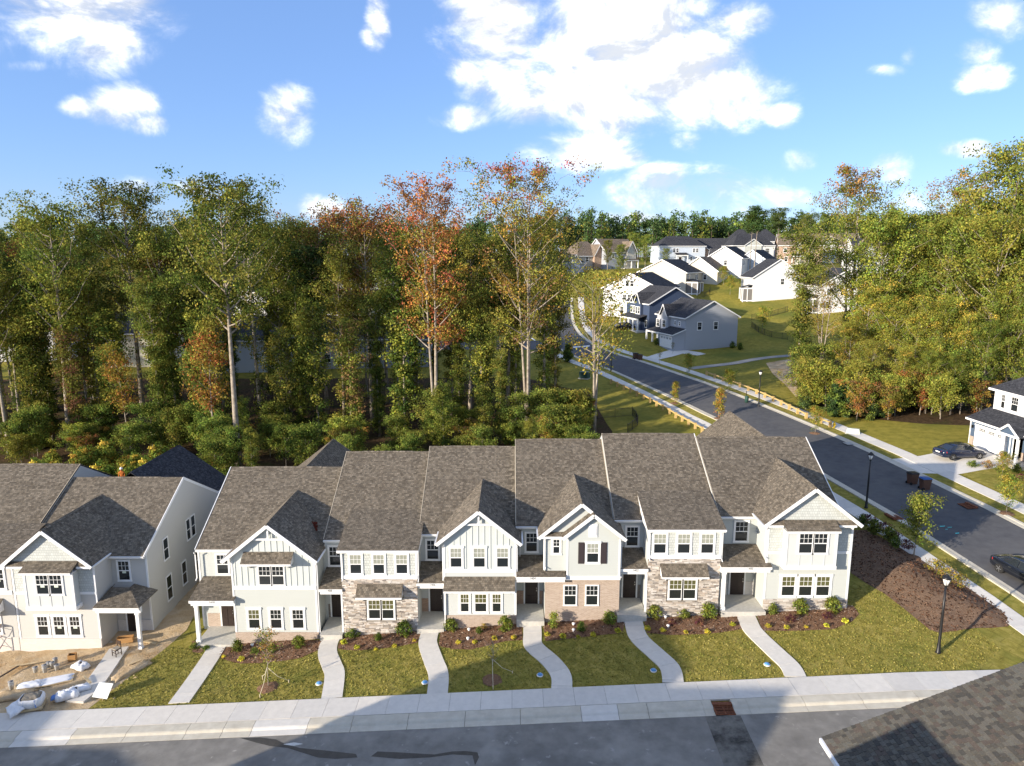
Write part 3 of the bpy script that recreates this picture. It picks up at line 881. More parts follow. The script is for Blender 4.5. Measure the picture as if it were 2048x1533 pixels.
def awning(par, x0, x1, zt, zb, Yw, out=.72, brackets=True):
    y0 = Yw - out
    roof_part(par, [[(x0, y0, zb), (x1, y0, zb), (x1, Yw - .02, zt), (x0, Yw - .02, zt)]], ROOF, 'awning_roof')
    m = MB(); m.box(x0 + .01, x1 - .01, y0 - .02, y0 + .02, zb - .17, zb - .045)
    for xx in (x0 + .02, x1 - .04):
        m.prism([(xx, y0 + .02, zb - .17), (xx, Yw - .03, zb - .17), (xx, Yw - .03, zt - .06), (xx, y0 + .02, zb - .055)], (.02, 0, 0))
    m.build('awning_fascia', WHITE, par, uv=False)
    if brackets:
        for xx in (x0 + .38, x1 - .38):
            b = MB(); b.bar((xx, Yw - .03, zb - .20), (xx, y0 + .12, zb - .20), .06, .06); b.bar((xx, Yw - .05, zb - .58), (xx, y0 + .25, zb - .22), .06, .06); b.bar((xx, Yw - .05, zb - .6), (xx, Yw - .05, zb - .2), .06, .06)
            b.build('bracket', WHITE, par, uv=False)
def spout(par, x, y, z0, z1, side=1, mat=None):
    m = MB(); m.box(x - .035, x + .035, y - .05, y, z0 + .12, z1 - .25)
    m.bar((x, y - .025, z0 + .14), (x + .0, y - .25, z0 + .04), .06, .05)
    m.bar((x, y - .025, z1 - .27), (x, y - .2, z1 - .05), .06, .05)
    m.build('downspout', mat or WHITE, par, uv=False)

# ------------------------------------------------------------------ the row of townhouses
YF, YR = 43.5, 45.5               # front of the projecting bays, front of the recessed entries
YE, SLOPE = 45.2, .54             # main eave line and roof slope
def unit_shell(label, x0, x1, F, yr, sid, ends=(False, False), back=True):
    t = thing('townhouse', ((x0 + x1) / 2, YF, F), label, 'townhouse', 'attached two-storey townhouses')
    ze = F + 5.85; zr = ze + SLOPE * (yr - YE); yb = 2 * yr - YE
    laps(t, [(x0, YR, F - .05), (x1, YR, F - .05), (x1, YR, F + 5.95), (x0, YR, F + 5.95)], sid)
    m = MB()
    for xx in (x0 + .01, x1 - .01):
        m.face([(xx, YR, F - .9), (xx, yb - .3, F - .9), (xx, yb - .3, ze), (xx, yr, zr - .12), (xx, YR, ze + .04)])
    m.face([(x1, yb - .3, F - .9), (x0, yb - .3, F - .9), (x0, yb - .3, ze), (x1, yb - .3, ze)])
    m.face([(x0, YR + .02, F - .9), (x1, YR + .02, F - .9), (x1, YR + .02, F), (x0, YR + .02, F)])
    m.build('side_wall', sid, t)
    roof_part(t, [[(x0, YE, ze), (x1, YE, ze), (x1, yr, zr), (x0, yr, zr)], [(x1, yb, ze), (x0, yb, ze), (x0, yr, zr), (x1, yr, zr)]], ROOF)
    v = MB(); a, b = x0 + (x1 - x0) * .2, x1 - (x1 - x0) * .2
    v.prism([(a, yr - .16, zr - .05), (a, yr, zr + .055), (a, yr + .16, zr - .05)], (b - a, 0, 0))
    v.build('ridge_vent', ROOF, t)
    v = MB(); v.prism([(x0, yr - .13, zr - .05), (x0, yr, zr + .022), (x0, yr + .13, zr - .05)], (x1 - x0, 0, 0)); v.build('ridge_cap', ROOF, t)
    f = MB(); f.box(x0, x1, YE + .01, YE + .035, ze - .24, ze - .055); f.box(x0, x1, YE + .036, YR - .02, ze - .24, ze - .21)
    f.build('fascia', WHITE, t, uv=False)
    gu = MB(); gu.prism([(x0, YE + .008, ze - .19), (x0, YE - .07, ze - .19), (x0, YE - .11, ze - .07), (x0, YE + .008, ze - .07)], (x1 - x0, 0, 0)); gu.build('gutter', WHITE, t, uv=False)
    for k, xx in enumerate((x0 - .02, x1 + .02)):
        if ends[k]:
            for yy in (YE, yb): MB().bar((xx, yy, ze - .07), (xx, yr, zr - .07), .05, .2).build('rake_board', WHITE, t, uv=False)
        else: MB().bar((x0 + .012 if k == 0 else x1 - .012, YE, ze + .012), (x0 + .012 if k == 0 else x1 - .012, yr, zr + .012), .04, .03).build('drip_edge', DRIP, t, uv=False)
    return t
def valley_y(z, F): return YE + (z - (F + 5.85)) / SLOPE
def gable_roof(t, F, xa, za, xl, xr, ze, y0, yback=None):
    """cross gable: ridge along y from the front rake y0 into the main roof"""
    A, E = F + za, F + ze
    yv, ye = valley_y(A, F) + .08, valley_y(E, F) + .12
    sl = (A - E) / (xa - xl); 
    roof_part(t, [[(xl, y0, E), (xa, y0, A), (xa, yv, A), (xl, ye, E)], [(xa, y0, A), (xr, y0, A - (xr - xa) * sl), (xr, valley_y(A - (xr - xa) * sl, F) + .12, A - (xr - xa) * sl), (xa, yv, A)]], ROOF, 'gable_roof')
    v = MB(); v.prism([(xa - .12, y0 + .01, A - .06), (xa + .12, y0 + .01, A - .06), (xa, y0 + .01, A + .025)], (0, yv - y0 - .1, 0)); v.build('ridge_cap', ROOF, t)
    v = MB(); v.prism([(xa - .15, y0 + .5, A - .06), (xa + .15, y0 + .5, A - .06), (xa, y0 + .5, A + .06)], (0, (yv - y0) - 1.2, 0)); v.build('ridge_vent', ROOF, t)
    r = MB(); q = .13
    er = A - (xr - xa) * sl
    MB().bar((xl, y0 - .018, E - q), (xa, y0 - .018, A - q), .03, .22).build('rake_board', WHITE, t, uv=False); MB().bar((xr, y0 - .018, er - q), (xa, y0 - .018, A - q), .034, .22).build('rake_board', WHITE, t, uv=False)
    for (xq, eq) in ((xl, E), (xr, er)):
        s = MB(); s.face([(xq, y0, eq - .06), (xa, y0, A - .06), (xa, YF + .1, A - .06), (xq, YF + .1, eq - .06)]); s.build('soffit', WHITE, t, uv=False)
    # side gutters
    for xx, z, sg in ((xl, E, -1), (xr, er, 1)):
        MB().prism([(xx, y0 + .03, z - .16), (xx + sg * .08, y0 + .03, z - .16), (xx + sg * .11, y0 + .03, z - .05), (xx, y0 + .03, z - .05)], (0, ye - y0 - .3, 0)).build('gutter', WHITE, t, uv=False)
def corner_boards(t, xs, Y, z0, z1, w=.12):
    for x in xs: MB().box(x - w / 2, x + w / 2, Y - .03, Y + .03, z0, z1).build('corner_board', WHITE, t, uv=False)
def side_return(t, xs, y0, y1, z0, z1, mat):
    for x in xs:
        m = MB(); m.face([(x, y0, z0), (x, y1, z0), (x, y1, z1), (x, y0, z1)]); m.build('return_wall', mat, t)
def band(t, x0, x1, Y, z0, z1, d=.05): 
    return MB().box(x0, x1, Y - d, Y + .02, z0, z1).build('band_board', WHITE, t, uv=False)
def battens(t, x0, x1, Y, z0, top, step=.405, skip=()):
    x = x0 + step * .6
    while x < x1 - .1:
        zt = top(x)
        segs = [(z0, zt)]
        for (a, b, c, d) in skip:
            if a < x < b: segs = [q for (s, e) in segs for q in ((s, min(e, c)), (max(s, d), e)) if q[1] - q[0] > .05]
        for s, e in segs: MB().box(x - .022, x + .022, Y - .028, Y, s, e).build('batten', BNB, t, uv=False)
        x += step
def truss(t, xa, za, half, zt, y):
    """decorative king-post truss in a gable"""
    m = MB(); m.box(xa - half, xa + half, y, y + .09, zt - .06, zt + .06); m.box(xa - .055, xa + .055, y + .005, y + .085, zt + .06, za - .25)
    m.build('gable_truss', WHITE, t, uv=False)
def porch(t, F, x0, x1, no, door_x, T, base=None, hip=False, col=None, rx=None, depth=43.1, zt=3.72, zb=3.15, wains=(), side=None, ridge=None):
    MB().box(x0, x1, YF - .45, YR, F - .55, F - .02).build('porch_slab', CONC, t, bevel=.02)
    a, b = rx or (x0 - .1, x1 + .1)
    if not hip:
        roof_part(t, [[(a, depth, F + zb), (b, depth, F + zb), (b, YR - .02, F + zt), (a, YR - .02, F + zt)]], ROOF, 'porch_roof')
    else:
        p, q = hip
        roof_part(t, [[(a, depth, F + zb), (b, depth, F + zb), (q, YR - .6, F + zt), (p, YR - .6, F + zt)], [(b, depth, F + zb), (b, YR, F + zb), (q, YR - .02, F + zt), (q, YR - .6, F + zt)]], ROOF, 'porch_roof')
        flat(t, [(a + .1, depth, F + zb), (p, YR - .6, F + zt), (p, YR - .03, F + zt), (a + .1, YR - .03, F + zt)], ROOF, 'porch_roof_end')
    m = MB(); m.box(a + .01, b - .01, depth - .02, depth + .02, F + zb - .22, F + zb - .045); m.box(a + .03, b - .03, depth + .2, depth + .42, F + zb - .50, F + zb - .06); m.box(a + .05, b - .05, depth + .42, YR - .02, F + zb - .10, F + zb - .07)
    m.build('porch_beam', WHITE, t, uv=False)
    for cx in (col or ()):
        c = MB(); cy = depth + .31
        c.box(cx - .11, cx + .11, cy - .11, cy + .11, F - .02, F + zb - .5); c.box(cx - .15, cx + .15, cy - .15, cy + .15, F - .02, F + .20); c.box(cx - .14, cx + .14, cy - .14, cy + .14, F + zb - .62, F + zb - .5)
        c.build('column', WHITE, t, uv=False)
    d0, d1 = door_x
    door(t, T, d0, d1, 0, 2.05)
    for (wa, wb, mat) in wains:
        MB().box(wa, wb, YR - .05, YR - .016, F - .02, F + .95).build('wainscot', mat, t)
    if no:
        o = link('house_number', text_mesh(no, .20), t)
        off = OFF[t.name]; o.location = ((d0 + d1) / 2 - off.x, depth + .186 - off.y if False else depth - .022 - off.y, zb - .20); o.rotation_euler = (R(90), 0, 0)

FLO = {1: -2.54, 2: -1.84, 3: -1.42, 4: -.85, 5: -.40, 6: -.16}
W4 = [GLASS, GLASSW, GLASSB]
# --- 1410, end of the row
F = FLO[1]
t = unit_shell('grey end townhouse numbered 1410 with board-and-batten gable over a twin-window awning', -21.7, -12.9, F, 52.1, SID, ends=(True, False))
T0 = lambda F_, Y: frame((0, Y, F_))
TF, TR = T0(F, YF), T0(F, YR - .02)
tp = lambda xa, za, sl: (lambda x: F + za - abs(x - xa) * sl - .32)
xl, xr, xa, za, ze = -19.09, -12.84, -15.98, 8.43, 5.92
w0, w1 = -18.6, -13.05; sl = (za - ze) / (xa - xl); top = lambda x: F + za - abs(x - xa) * sl - .10
flat(t, [(w0, YF, F + 3.98), (w1, YF, F + 3.98), (w1, YF, top(w1)), (xa, YF, F + za - .1), (w0, YF, top(w0))], BNB, 'upper_wall')
battens(t, w0, w1, YF, F + 3.98, lambda x: top(x) - .1, skip=[(-16.95, -14.95, F + 3.9, F + 5.5), (-17.75, -14.4, F + 5.4, F + 6.42)])
laps(t, [(w0, YF, F + .65), (w1, YF, F + .65), (w1, YF, F + 3.75), (w0, YF, F + 3.75)], SID, name='lower_wall')
MB().box(w0 - .03, w1 + .03, YF - .07, YF + .03, F - .7, F + .65).build('brick_base', BRICK, t)
band(t, w0, w1, YF, F + 3.73, F + 3.98); side_return(t, (w0, w1), YF, YR, F - .6, F + 6.0, SID)
corner_boards(t, (w0 + .02, w1 - .02), YF, F + .65, F + 5.7)
gable_roof(t, F, xa, za, xl, xr, ze, 43.15); truss(t, xa, F + za, 1.02, F + 7.35, 43.24)
for a in (-16.83, -15.95): window(t, TF, a, a + .82, 4.05, 5.40, cas=.06)
awning(t, -17.72, -14.42, F + 6.40, F + 5.88, YF)
for a, gl in ((-17.71, GLASSW), (-16.24, GLASS), (-14.76, GLASS)): window(t, TF, a, a + .78, .92, 2.30, cas=.11, head=.05, glass=gl)
window(t, TR, -20.44, -19.62, 3.90, 5.33)
porch(t, F, -21.25, -18.55, '1410', (-20.35, -19.45), TR, rx=(-21.45, -18.45), col=(-21.1,), wains=[(-21.35, -20.46, BRICK)])
spout(t, -21.75, YE + .02, F + 3.6, F + 5.7); spout(t, w1 + .1, YF + .05, F - .2, F + 5.7)
corner_boards(t, (-21.66,), YR, F, F + 5.7)
# dead leaves caught in the roof valley
LV = plain('dead_leaves', (.10, .022, .012), .9, .1, var=.5, vs=30)
rr = random.Random(3); m = MB()
for k in range(90):
    px, py = rr.uniform(624, 634), rr.uniform(1052, 1072)
    Y = 47.2 - (py - 1052) * .035; x, z = at_y(px, py, Y)
    z = F + 5.85 + SLOPE * (Y - YE) + rr.uniform(.02, .09); s = .07
    m.face([(x - s, Y - s, z), (x + s, Y - s, z + rr.uniform(-.03, .03)), (x + s, Y + s, z + rr.uniform(0, .06)), (x - s, Y + s, z + .04)])
lv = m.build('leaf_pile', LV, t, uv=False); lv['kind'] = 'stuff'
# --- 1408
def low_front_unit(F, label, x0, x1, p0, p1, ups, aw, lows, rec, dr, no, yr, glass, wains, ends=(False, False)):
    t = unit_shell(label, x0, x1, F, yr, SIDB, ends)
    TF, TR = T0(F, YF), T0(F, YR - .02)
    MB().courses([(p0, YF, F + 4.03), (p1, YF, F + 4.03), (p1, YF, F + 5.95), (p0, YF, F + 5.95)], .18, .012, (0, -1, 0)).build('upper_wall', SHAKE, t)
    band(t, p0 - .03, p1 + .03, YF, F + 3.78, F + 4.03)
    stone_wall(t, p0, p1, F - .75, F + 3.78, YF - .02, holes=[(lows[0] - .16, lows[1] + .16, F + .8, F + 2.45), (aw[0] + .0, aw[1] - .0, F + 2.75, F + 3.40)])
    side_return(t, (p0, p1), YF - .02, YR, F - .75, F + 6.0, SIDB); corner_boards(t, (p0 + .03, p1 - .03), YF, F + 4.03, F + 5.75)
    # shallow roof over the projecting front
    e0, e1 = p0 - .18, p1 + .18
    y2 = 47.5; z2 = F + 5.85 + SLOPE * (y2 - YE) + .03
    roof_part(t, [[(e0, 43.15, F + 5.98), (e1, 43.15, F + 5.98), (e1, y2, z2), (e0, y2, z2)]], ROOF, 'front_roof')
    f = MB(); f.box(e0 + .01, e1 - .01, 43.14, 43.18, F + 5.74, F + 5.93); f.box(e0 + .01, e1 - .01, 43.18, YF - .01, F + 5.75, F + 5.79)
    for xx in (e0 + .02, e1 - .05): f.prism([(xx, 43.18, F + 5.75), (xx, 45.4, F + 5.8), (xx, 47.2, z2 - .18), (xx, 47.2, z2 - .08), (xx, 43.18, F + 5.92)], (.03, 0, 0))
    f.build('fascia', WHITE, t, uv=False)
    gu = MB().box(e0, e1, 43.04, 43.14, F + 5.82, F + 5.93).build('gutter', WHITE, t, uv=False)
    for i, (a, b) in enumerate(ups): window(t, TF, a, b, 4.15, 5.52, cas=.10, glass=GLASSB)
    awning(t, aw[0], aw[1], F + 3.42, F + 2.86, YF - .04)
    mid = (lows[0] + lows[1]) / 2
    TS = T0(F, YF - .05)
    for a, b in ((lows[0], mid - .04), (mid + .04, lows[1])): window(t, TS, a, b, .95, 2.32, cas=.08, glass=GLASSW, low=GLASS)
    window(t, TR, rec[0], rec[1], 3.82, 5.22)
    porch(t, F, x0 + .05, p0 - .05, no, dr, TR, rx=(x0 + .05, p0 + .02), depth=43.35, wains=wains)
    MB().box(p0 - .12, p0 - .01, 43.42, 43.6, F - .02, F + 2.7).build('post', WHITE, t, uv=False)
    spout(t, p1 + .08, YF + .04, F + 3.6, F + 5.9); spout(t, p0 + .06, YF - .03, F + 3.7, F + 5.8)
    return t
t2 = low_front_unit(FLO[2], 'pale townhouse numbered 1408 with stacked-stone ground floor and three upper windows', -12.9, -6.4, -11.3, -6.3,
    [(-10.74, -9.95), (-9.2, -8.43), (-7.69, -6.9)], (-10.3, -7.25), (-9.62, -7.89), (-12.63, -11.84), (-12.6, -11.7), '1408', 52.75, GLASS, [(-12.85, -12.7, MORTAR)])
# --- 1406
F = FLO[3]
t = unit_shell('pale townhouse numbered 1406 with board-and-batten gable and shingled shed roof above brick base', -6.4, .25, F, 52.75, SIDB)
TF, TR = T0(F, YF), T0(F, YR - .02)
xl, xr, xa, za, ze = -4.98, .62, -2.18, 8.27, 6.0
w0, w1 = -4.5, .26; sl = (za - ze) / (xa - xl); top = lambda x: F + za - abs(x - xa) * sl - .10
flat(t, [(w0, YF, F + 4.03), (w1, YF, F + 4.03), (w1, YF, top(w1)), (xa, YF, F + za - .1), (w0, YF, top(w0))], BNB, 'upper_wall')
ups = [(-4.09, -3.3), (-2.56, -1.76), (-1.02, -.22)]
battens(t, w0, w1, YF, F + 4.03, lambda x: top(x) - .1, skip=[(a - .14, b + .14, F + 4.0, F + 5.72) for a, b in ups])
band(t, w0 - .02, w1 + .02, YF, F + 3.84, F + 4.05)
laps(t, [(w0, YF, F + .75), (w1, YF, F + .75), (w1, YF, F + 3.85), (w0, YF, F + 3.85)], SIDB, name='lower_wall')
MB().box(w0 - .03, w1 + .03, YF - .07, YF + .03, F - .75, F + .77).build('brick_base', BRICK, t)
side_return(t, (w0, w1), YF, YR, F - .7, F + 6.0, SIDB); corner_boards(t, (w0 + .02, w1 - .02), YF, F + .77, F + 5.8)
gable_roof(t, F, xa, za, xl, xr, ze, 43.15); truss(t, xa, F + za, .92, F + 7.25, 43.24)
for a, b in ups: window(t, TF, a, b, 4.19, 5.56, cas=.10, head=.03, glass=GLASSB)
awning(t, -4.5, .2, F + 3.53, F + 2.93, YF, out=.85)
for a, b in ((-3.46, -2.86), (-2.50, -1.68), (-1.33, -.72)): window(t, TF, a, b, 1.0, 2.30, cas=.11, glass=GLASSW, low=GLASS)
window(t, TR, -5.89, -5.05, 3.85, 5.27)
porch(t, F, -6.35, -4.55, '1406', (-5.72, -4.82), TR, rx=(-6.35, -4.48), depth=43.35, wains=[(-6.33, -5.85, BRICKR)])
spout(t, w0 - .08, YF + .05, F + 3.3, F + 5.8); spout(t, w1 + .08, YF + .05, F + 3.4, F + 5.8); spout(t, w0 + .02, YF - .09, F - .3, F + 2.9)
# --- 1404
F = FLO[4]
t = unit_shell('grey townhouse numbered 1404 with brick ground floor, double gable and dark shutters', .25, 6.95, F, 52.75, SID)
YG = 43.2
TF, TR, TG, TB = T0(F, YF), T0(F, YR - .02), T0(F, YG), T0(F, 43.62)
xl, xr, xa, za, ze = 1.74, 7.36, 4.55, 8.15, 5.82
sl = (za - ze) / (xa - xl); top = lambda x: F + za - abs(x - xa) * sl - .10
laps(t, [(2.1, 43.62, F + 3.3), (7.0, 43.62, F + 3.3), (7.0, 43.62, top(7.0)), (xa, 43.62, F + za - .1), (2.1, 43.62, top(2.1))], SID, name='upper_wall')
gable_roof(t, F, xa, za, xl, xr, ze, 43.3)
# smaller front gable
fa, fz, f0, f1, fe = 5.3, 7.56, 3.27, 7.42, 5.93
fs = (fz - fe) / (fa - f0); ft = lambda x: F + fz - abs(x - fa) * fs - .10
laps(t, [(3.62, YG, F + 3.14), (7.08, YG, F + 3.14), (7.08, YG, ft(7.08)), (fa, YG, F + fz - .1), (3.62, YG, ft(3.62))], SID, name='front_gable_wall')
side_return(t, (3.62, 7.08), YG, 45.5, F + 3.0, F + 5.9, SID)
e1 = F + fz - (f1 - fa) * fs
roof_part(t, [[(f0, 42.9, F + fe), (fa, 42.9, F + fz), (fa, 44.6, F + fz), (f0, 44.0, F + fe)], [(fa, 42.9, F + fz), (f1, 42.9, e1), (f1, 45.6, e1), (fa, 44.6, F + fz)]], ROOF, 'front_gable_roof')
for q_ in ((f0, F + fe), (f1, e1)): MB().bar((q_[0], 42.88, q_[1] - .13), (fa, 42.88, F + fz - .13), .032, .22).build('rake_board', WHITE, t, uv=False)
r = MB(); r.face([(f0, 42.9, F + fe - .06), (fa, 42.9, F + fz - .06), (fa, YG, F + fz - .06), (f0, YG, F + fe - .06)]); r.face([(f1, 42.9, e1 - .06), (fa, 42.9, F + fz - .06), (fa, YG, F + fz - .06), (f1, YG, e1 - .06)])
r.build('soffit', WHITE, t, uv=False)
# little pent roof between the gables
roof_part(t, [[(1.95, 43.3, F + 5.86), (3.7, 43.3, F + 5.86), (3.7, 43.6, F + 6.05), (1.95, 43.6, F + 6.05)]], ROOF, 'pent_roof')
MB().box(1.95, 3.6, 43.27, 43.31, F + 5.7, F + 5.84).build('fascia', WHITE, t, uv=False)
window(t, TB, 2.70, 3.17, 4.54, 5.55, cas=.10, grid=(2, 2))
window(t, TG, 4.89, 5.70, 4.09, 5.44, cas=.10, head=.04, glass=GLASSB)
for a in (4.34, 5.80):
    s = MB(); s.obox(TG, a, a + .42, 4.02, 5.5, .012, .05)
    for lo, hi in ((4.08, 4.72), (4.8, 5.44)): s.obox(TG, a + .06, a + .36, lo, hi, .05, .062)
    s.build('shutter', SHUT, t, uv=False)
v = MB(); v.obox(TG, 5.0, 5.57, 5.86, 6.78, .012, .05); v.obox(TG, 5.06, 5.51, 5.96, 6.68, .05, .06)
for k in range(3): v.obox(TG, 5.08 + k * .15, 5.20 + k * .15, 6.0, 6.64, .06, .08)
v.build('gable_vent', WHITE, t, uv=False)
band(t, 3.55, 7.15, YG, F + 2.88, F + 3.14); corner_boards(t, (3.64, 7.06), YG, F + 3.14, F + 5.7); corner_boards(t, (2.14,), 43.62, F + 3.4, F + 5.7)
MB().box(2.2, 7.16, YF, YF + .1, F - .8, F + 3.1).build('brick_wall', BRICK, t)
side_return(t, (2.2, 7.16), YF, YR, F - .8, F + 5.9, SID)
TBK = T0(F, YF)
for a in (3.47, 4.92): window(t, TBK, a, a + .83, .92, 2.34, cas=.05, glass=GLASS)
window(t, TR, .95, 1.75, 3.85, 5.22)
porch(t, F, .3, 2.15, '1404', (.91, 1.80), TR, rx=(.28, 3.52), depth=42.95, zb=3.22, zt=3.62, wains=[(.3, .8, BRICKR), (1.92, 2.15, BRICKR)])
spout(t, 2.2, 43.6, F + 3.5, F + 5.7); spout(t, 7.2, 43.4, F + 3.0, F + 5.7); spout(t, .55, 45.45, F + 3.5, F + 5.7)
# --- 1402
t5 = low_front_unit(FLO[5], 'pale townhouse numbered 1402 with stacked-stone ground floor beside the two-tone corner house', 6.95, 14.1, 9.0, 13.78,
    [(9.32, 10.17), (10.89, 11.75), (12.44, 13.29)], (9.8, 12.9), (10.45, 12.25), (7.85, 8.68), (7.72, 8.62), '1402', 52.75, GLASS, [(8.75, 8.95, MORTAR)], (False, True))
# --- 1400 and the mirrored unit of the next building
def corner_unit(F, label, x0, x1, xa, hw, wl, bay, bw, lows, rec, dr, px, no, yr, base, sid, mirror=False, sticker=False, hip=False, lowglass=None):
    t = unit_shell(label, x0, x1, F, yr, sid, (False, True))
    TF, TR = T0(F, YF), T0(F, YR - .02)
    za, ze = 8.52, 6.03; xl, xr = xa - hw, xa + hw; sl = (za - ze) / hw
    w0, w1 = wl; top = lambda x: F + za - abs(x - xa) * sl - .10
    MB().courses([(w0, YF, F + 6.1), (w1, YF, F + 6.1), (w1, YF, top(w1)), (xa, YF, F + za - .1), (w0, YF, top(w0))], .18, .012, (0, -1, 0)).build('gable_wall', SHAKE, t)
    MB().courses([(w0, YF, F + 4.05), (w1, YF, F + 4.05), (w1, YF, F + 6.1), (w0, YF, F + 6.1)], .18, .012, (0, -1, 0)).build('upper_wall', SHAKE, t)
    laps(t, [(w0, YF, F + .68), (w1, YF, F + .68), (w1, YF, F + 3.9), (w0, YF, F + 3.9)], sid, name='lower_wall')
    band(t, w0, w1, YF, F + 3.88, F + 4.06); side_return(t, (w0, w1), YF, YR, F - .7, F + 6.05, sid)
    corner_boards(t, (w0 + .02, w1 - .02), YF, F + .68, F + 5.9)
    gable_roof(t, F, xa, za, xl, xr, ze, 43.15)
    if base == 'stone': stone_wall(t, w0 - .02, w1 + .02, F - .75, F + .68, YF - .03)
    else: MB().box(w0 - .03, w1 + .03, YF - .07, YF + .03, F - .75, F + .68).build('brick_base', BRICKW, t)
    b0, b1 = bay; yb = 42.85
    # pent roof across the gable, drawn out over the bay
    roof_part(t, [[(w0 - .1, 43.2, F + 6.02), (b0 - .1, 43.2, F + 6.02), (b0 - .1, YF - .02, F + 6.22), (w0 - .1, YF - .02, F + 6.22)], [(b1 + .1, 43.2, F + 6.02), (w1 + .1, 43.2, F + 6.02), (w1 + .1, YF - .02, F + 6.22), (b1 + .1, YF - .02, F + 6.22)],
                  [(b0 - .12, 42.55, F + 5.86), (b1 + .12, 42.55, F + 5.86), (b1 + .12, YF - .02, F + 6.24), (b0 - .12, YF - .02, F + 6.24)]], ROOF, 'pent_roof')
    f = MB(); f.box(b0 - .11, b1 + .11, 42.54, 42.58, F + 5.68, F + 5.81)
    f.box(w0 - .1, b0 - .13, 43.17, 43.21, F + 5.83, F + 5.97); f.box(b1 + .13, w1 + .1, 43.17, 43.21, F + 5.83, F + 5.97); f.box(b0 - .1, b1 + .1, 42.58, YF - .02, F + 5.68, F + 5.71)
    f.build('fascia', WHITE, t, uv=False)
    MB().box(b0, b1, yb, YF - .01, F + 3.15, F + 5.7).build('bay', PANEL, t)
    tr = MB()
    for x in (b0, b1): tr.box(x - .07 if x == b0 else x - .07, x + .07, yb - .03, yb + .06, F + 3.35, F + 5.68)
    tr.box(b0 - .1, b1 + .1, yb - .07, YF - .02, F + 3.08, F + 3.32)
    tr.build('bay_trim', WHITE, t, uv=False)
    TB = T0(F, yb)
    m0 = (bw[0] + bw[1]) / 2
    for a, b in ((bw[0], m0 - .03), (m0 + .03, bw[1])): window(t, TB, a, b, 4.20, 5.58, cas=.08, sticker=sticker)
    for x in (bw[0] + .12, m0, bw[1] - .12): MB().box(x - .015, x + .015, yb - .02, yb, F + 3.33, F + 4.08).build('batten', PANEL, t, uv=False)
    for i, (a, b) in enumerate(lows): window(t, TF, a, b, .90, 2.30, cas=.13, head=.02, glass=lowglass[i], low=GLASS, sticker=sticker and i > 0)
    window(t, TR, rec[0], rec[1], 3.92, 5.36, sticker=sticker)
    return t
F = FLO[6]
t = corner_unit(F, 'corner townhouse numbered 1400 with shake gable, white box bay and stone base', 14.1, 22.5, 19.62, 3.17, (16.82, 22.36), (17.82, 21.05), (18.60, 20.46),
    [(17.94, 18.84), (19.09, 20.0), (20.24, 21.16)], (15.29, 16.19), (15.17, 16.12), None, '1400', 52.1, 'stone', SID, lowglass=[GLASSW] * 3)
porch(t, F, 13.9, 16.85, '1400', (15.17, 16.12), T0(F, YR - .02), rx=(13.75, 17.1), col=(14.05,), depth=43.1, wains=[(16.24, 16.8, BRICKW), (14.2, 15.0, BRICKW)])
spout(t, 22.4, YF + .05, F - .2, F + 5.9); spout(t, 16.7, YF + .05, F + 3.6, F + 5.8)
corner_boards(t, (22.46,), YR, F - .2, F + 5.8)
F = -3.03
t0 = corner_unit(F, 'unfinished townhouse with hipped porch, bare clay yard and whitewashed brick base', -33.75, -25.3, -30.7, 3.02, (-33.2, -27.75), (-31.95, -28.82), (-31.22, -29.48),
    [(-31.93, -31.2), (-30.84, -30.1), (-29.76, -29.05)], (-27.3, -26.5), (-27.1, -26.3), None, None, 51.7, 'brick', SIDW, sticker=True, lowglass=[GLASS] * 3)
T0R = T0(F, YR - .02)
porch(t0, F, -27.7, -25.0, None, (-27.0, -26.1), T0R, rx=(-27.75, -24.7), col=(-25.0,), depth=42.95, zb=3.2, zt=3.66, hip=(-27.6, -26.3), wains=[(-26.0, -25.3, BRICKW), (-27.68, -27.12, BRICKW)])
# its long side wall with windows
zs, zrd = F + 5.85, F + 5.85 + SLOPE * (51.7 - YE)
laps(t0, [(-25.28, YR, F - .3), (-25.28, 57.9, F - .3), (-25.28, 57.9, zs), (-25.28, 51.7, zrd - .1), (-25.28, YR, zs + .05)], SIDW, out=(1, 0, 0), name='long_wall')
TSd = frame((-25.26, 0, F), (0, 1, 0), (1, 0, 0))
for (a, b, c, d) in ((47.75, 48.45, 4.85, 6.75), (51.4, 52.0, 4.85, 6.8), (52.2, 52.85, 4.85, 6.8), (47.75, 48.5, 1.55, 3.7), (50.15, 50.85, 1.6, 3.7), (52.45, 53.15, 1.65, 3.7)):
    window(t0, TSd, a, b, c - .55 if c > 4 else c - .4, d - .85 if d > 4 else d - .7, cas=.05, grid=None)
corner_boards(t0, (-25.32,), YR, F - .1, F + 5.8)
fb = MB(); fb.box(-25.27, -25.05, 57.0, 58.1, zs - .25, zs - .05); fb.build('eave_return', WHITE, t0, uv=False)
# neighbour unit at the far end, mostly out of the picture
F = -2.85
t = unit_shell('unfinished townhouse beside the scaffold, cut off at the edge of the clay yard', -40.4, -33.75, F, 52.75, SIDW)
TF, TR = T0(F, YF), T0(F, YR)
MB().box(-39.0, -33.3, YF, YR, F - .7, F + 5.9).build('front_block', SIDW, t)
roof_part(t, [[(-39.3, 43.15, F + 5.98), (-33.32, 43.15, F + 5.98), (-33.32, 47.5, F + 7.12), (-39.3, 47.5, F + 7.12)]], ROOF, 'front_roof')
MB().box(-39.2, -33.35, 43.12, 43.17, F + 5.72, F + 5.92).build('fascia', WHITE, t, uv=False)
for a in (-38.2, -36.5, -34.55): window(t, TF, a, a + .8, 4.1, 5.5, cas=.1, sticker=True)
band(t, -39, -33.35, YF, F + 3.7, F + 3.95)
awning(t, -38.4, -34.0, F + 3.4, F + 2.75, YF, out=.9)
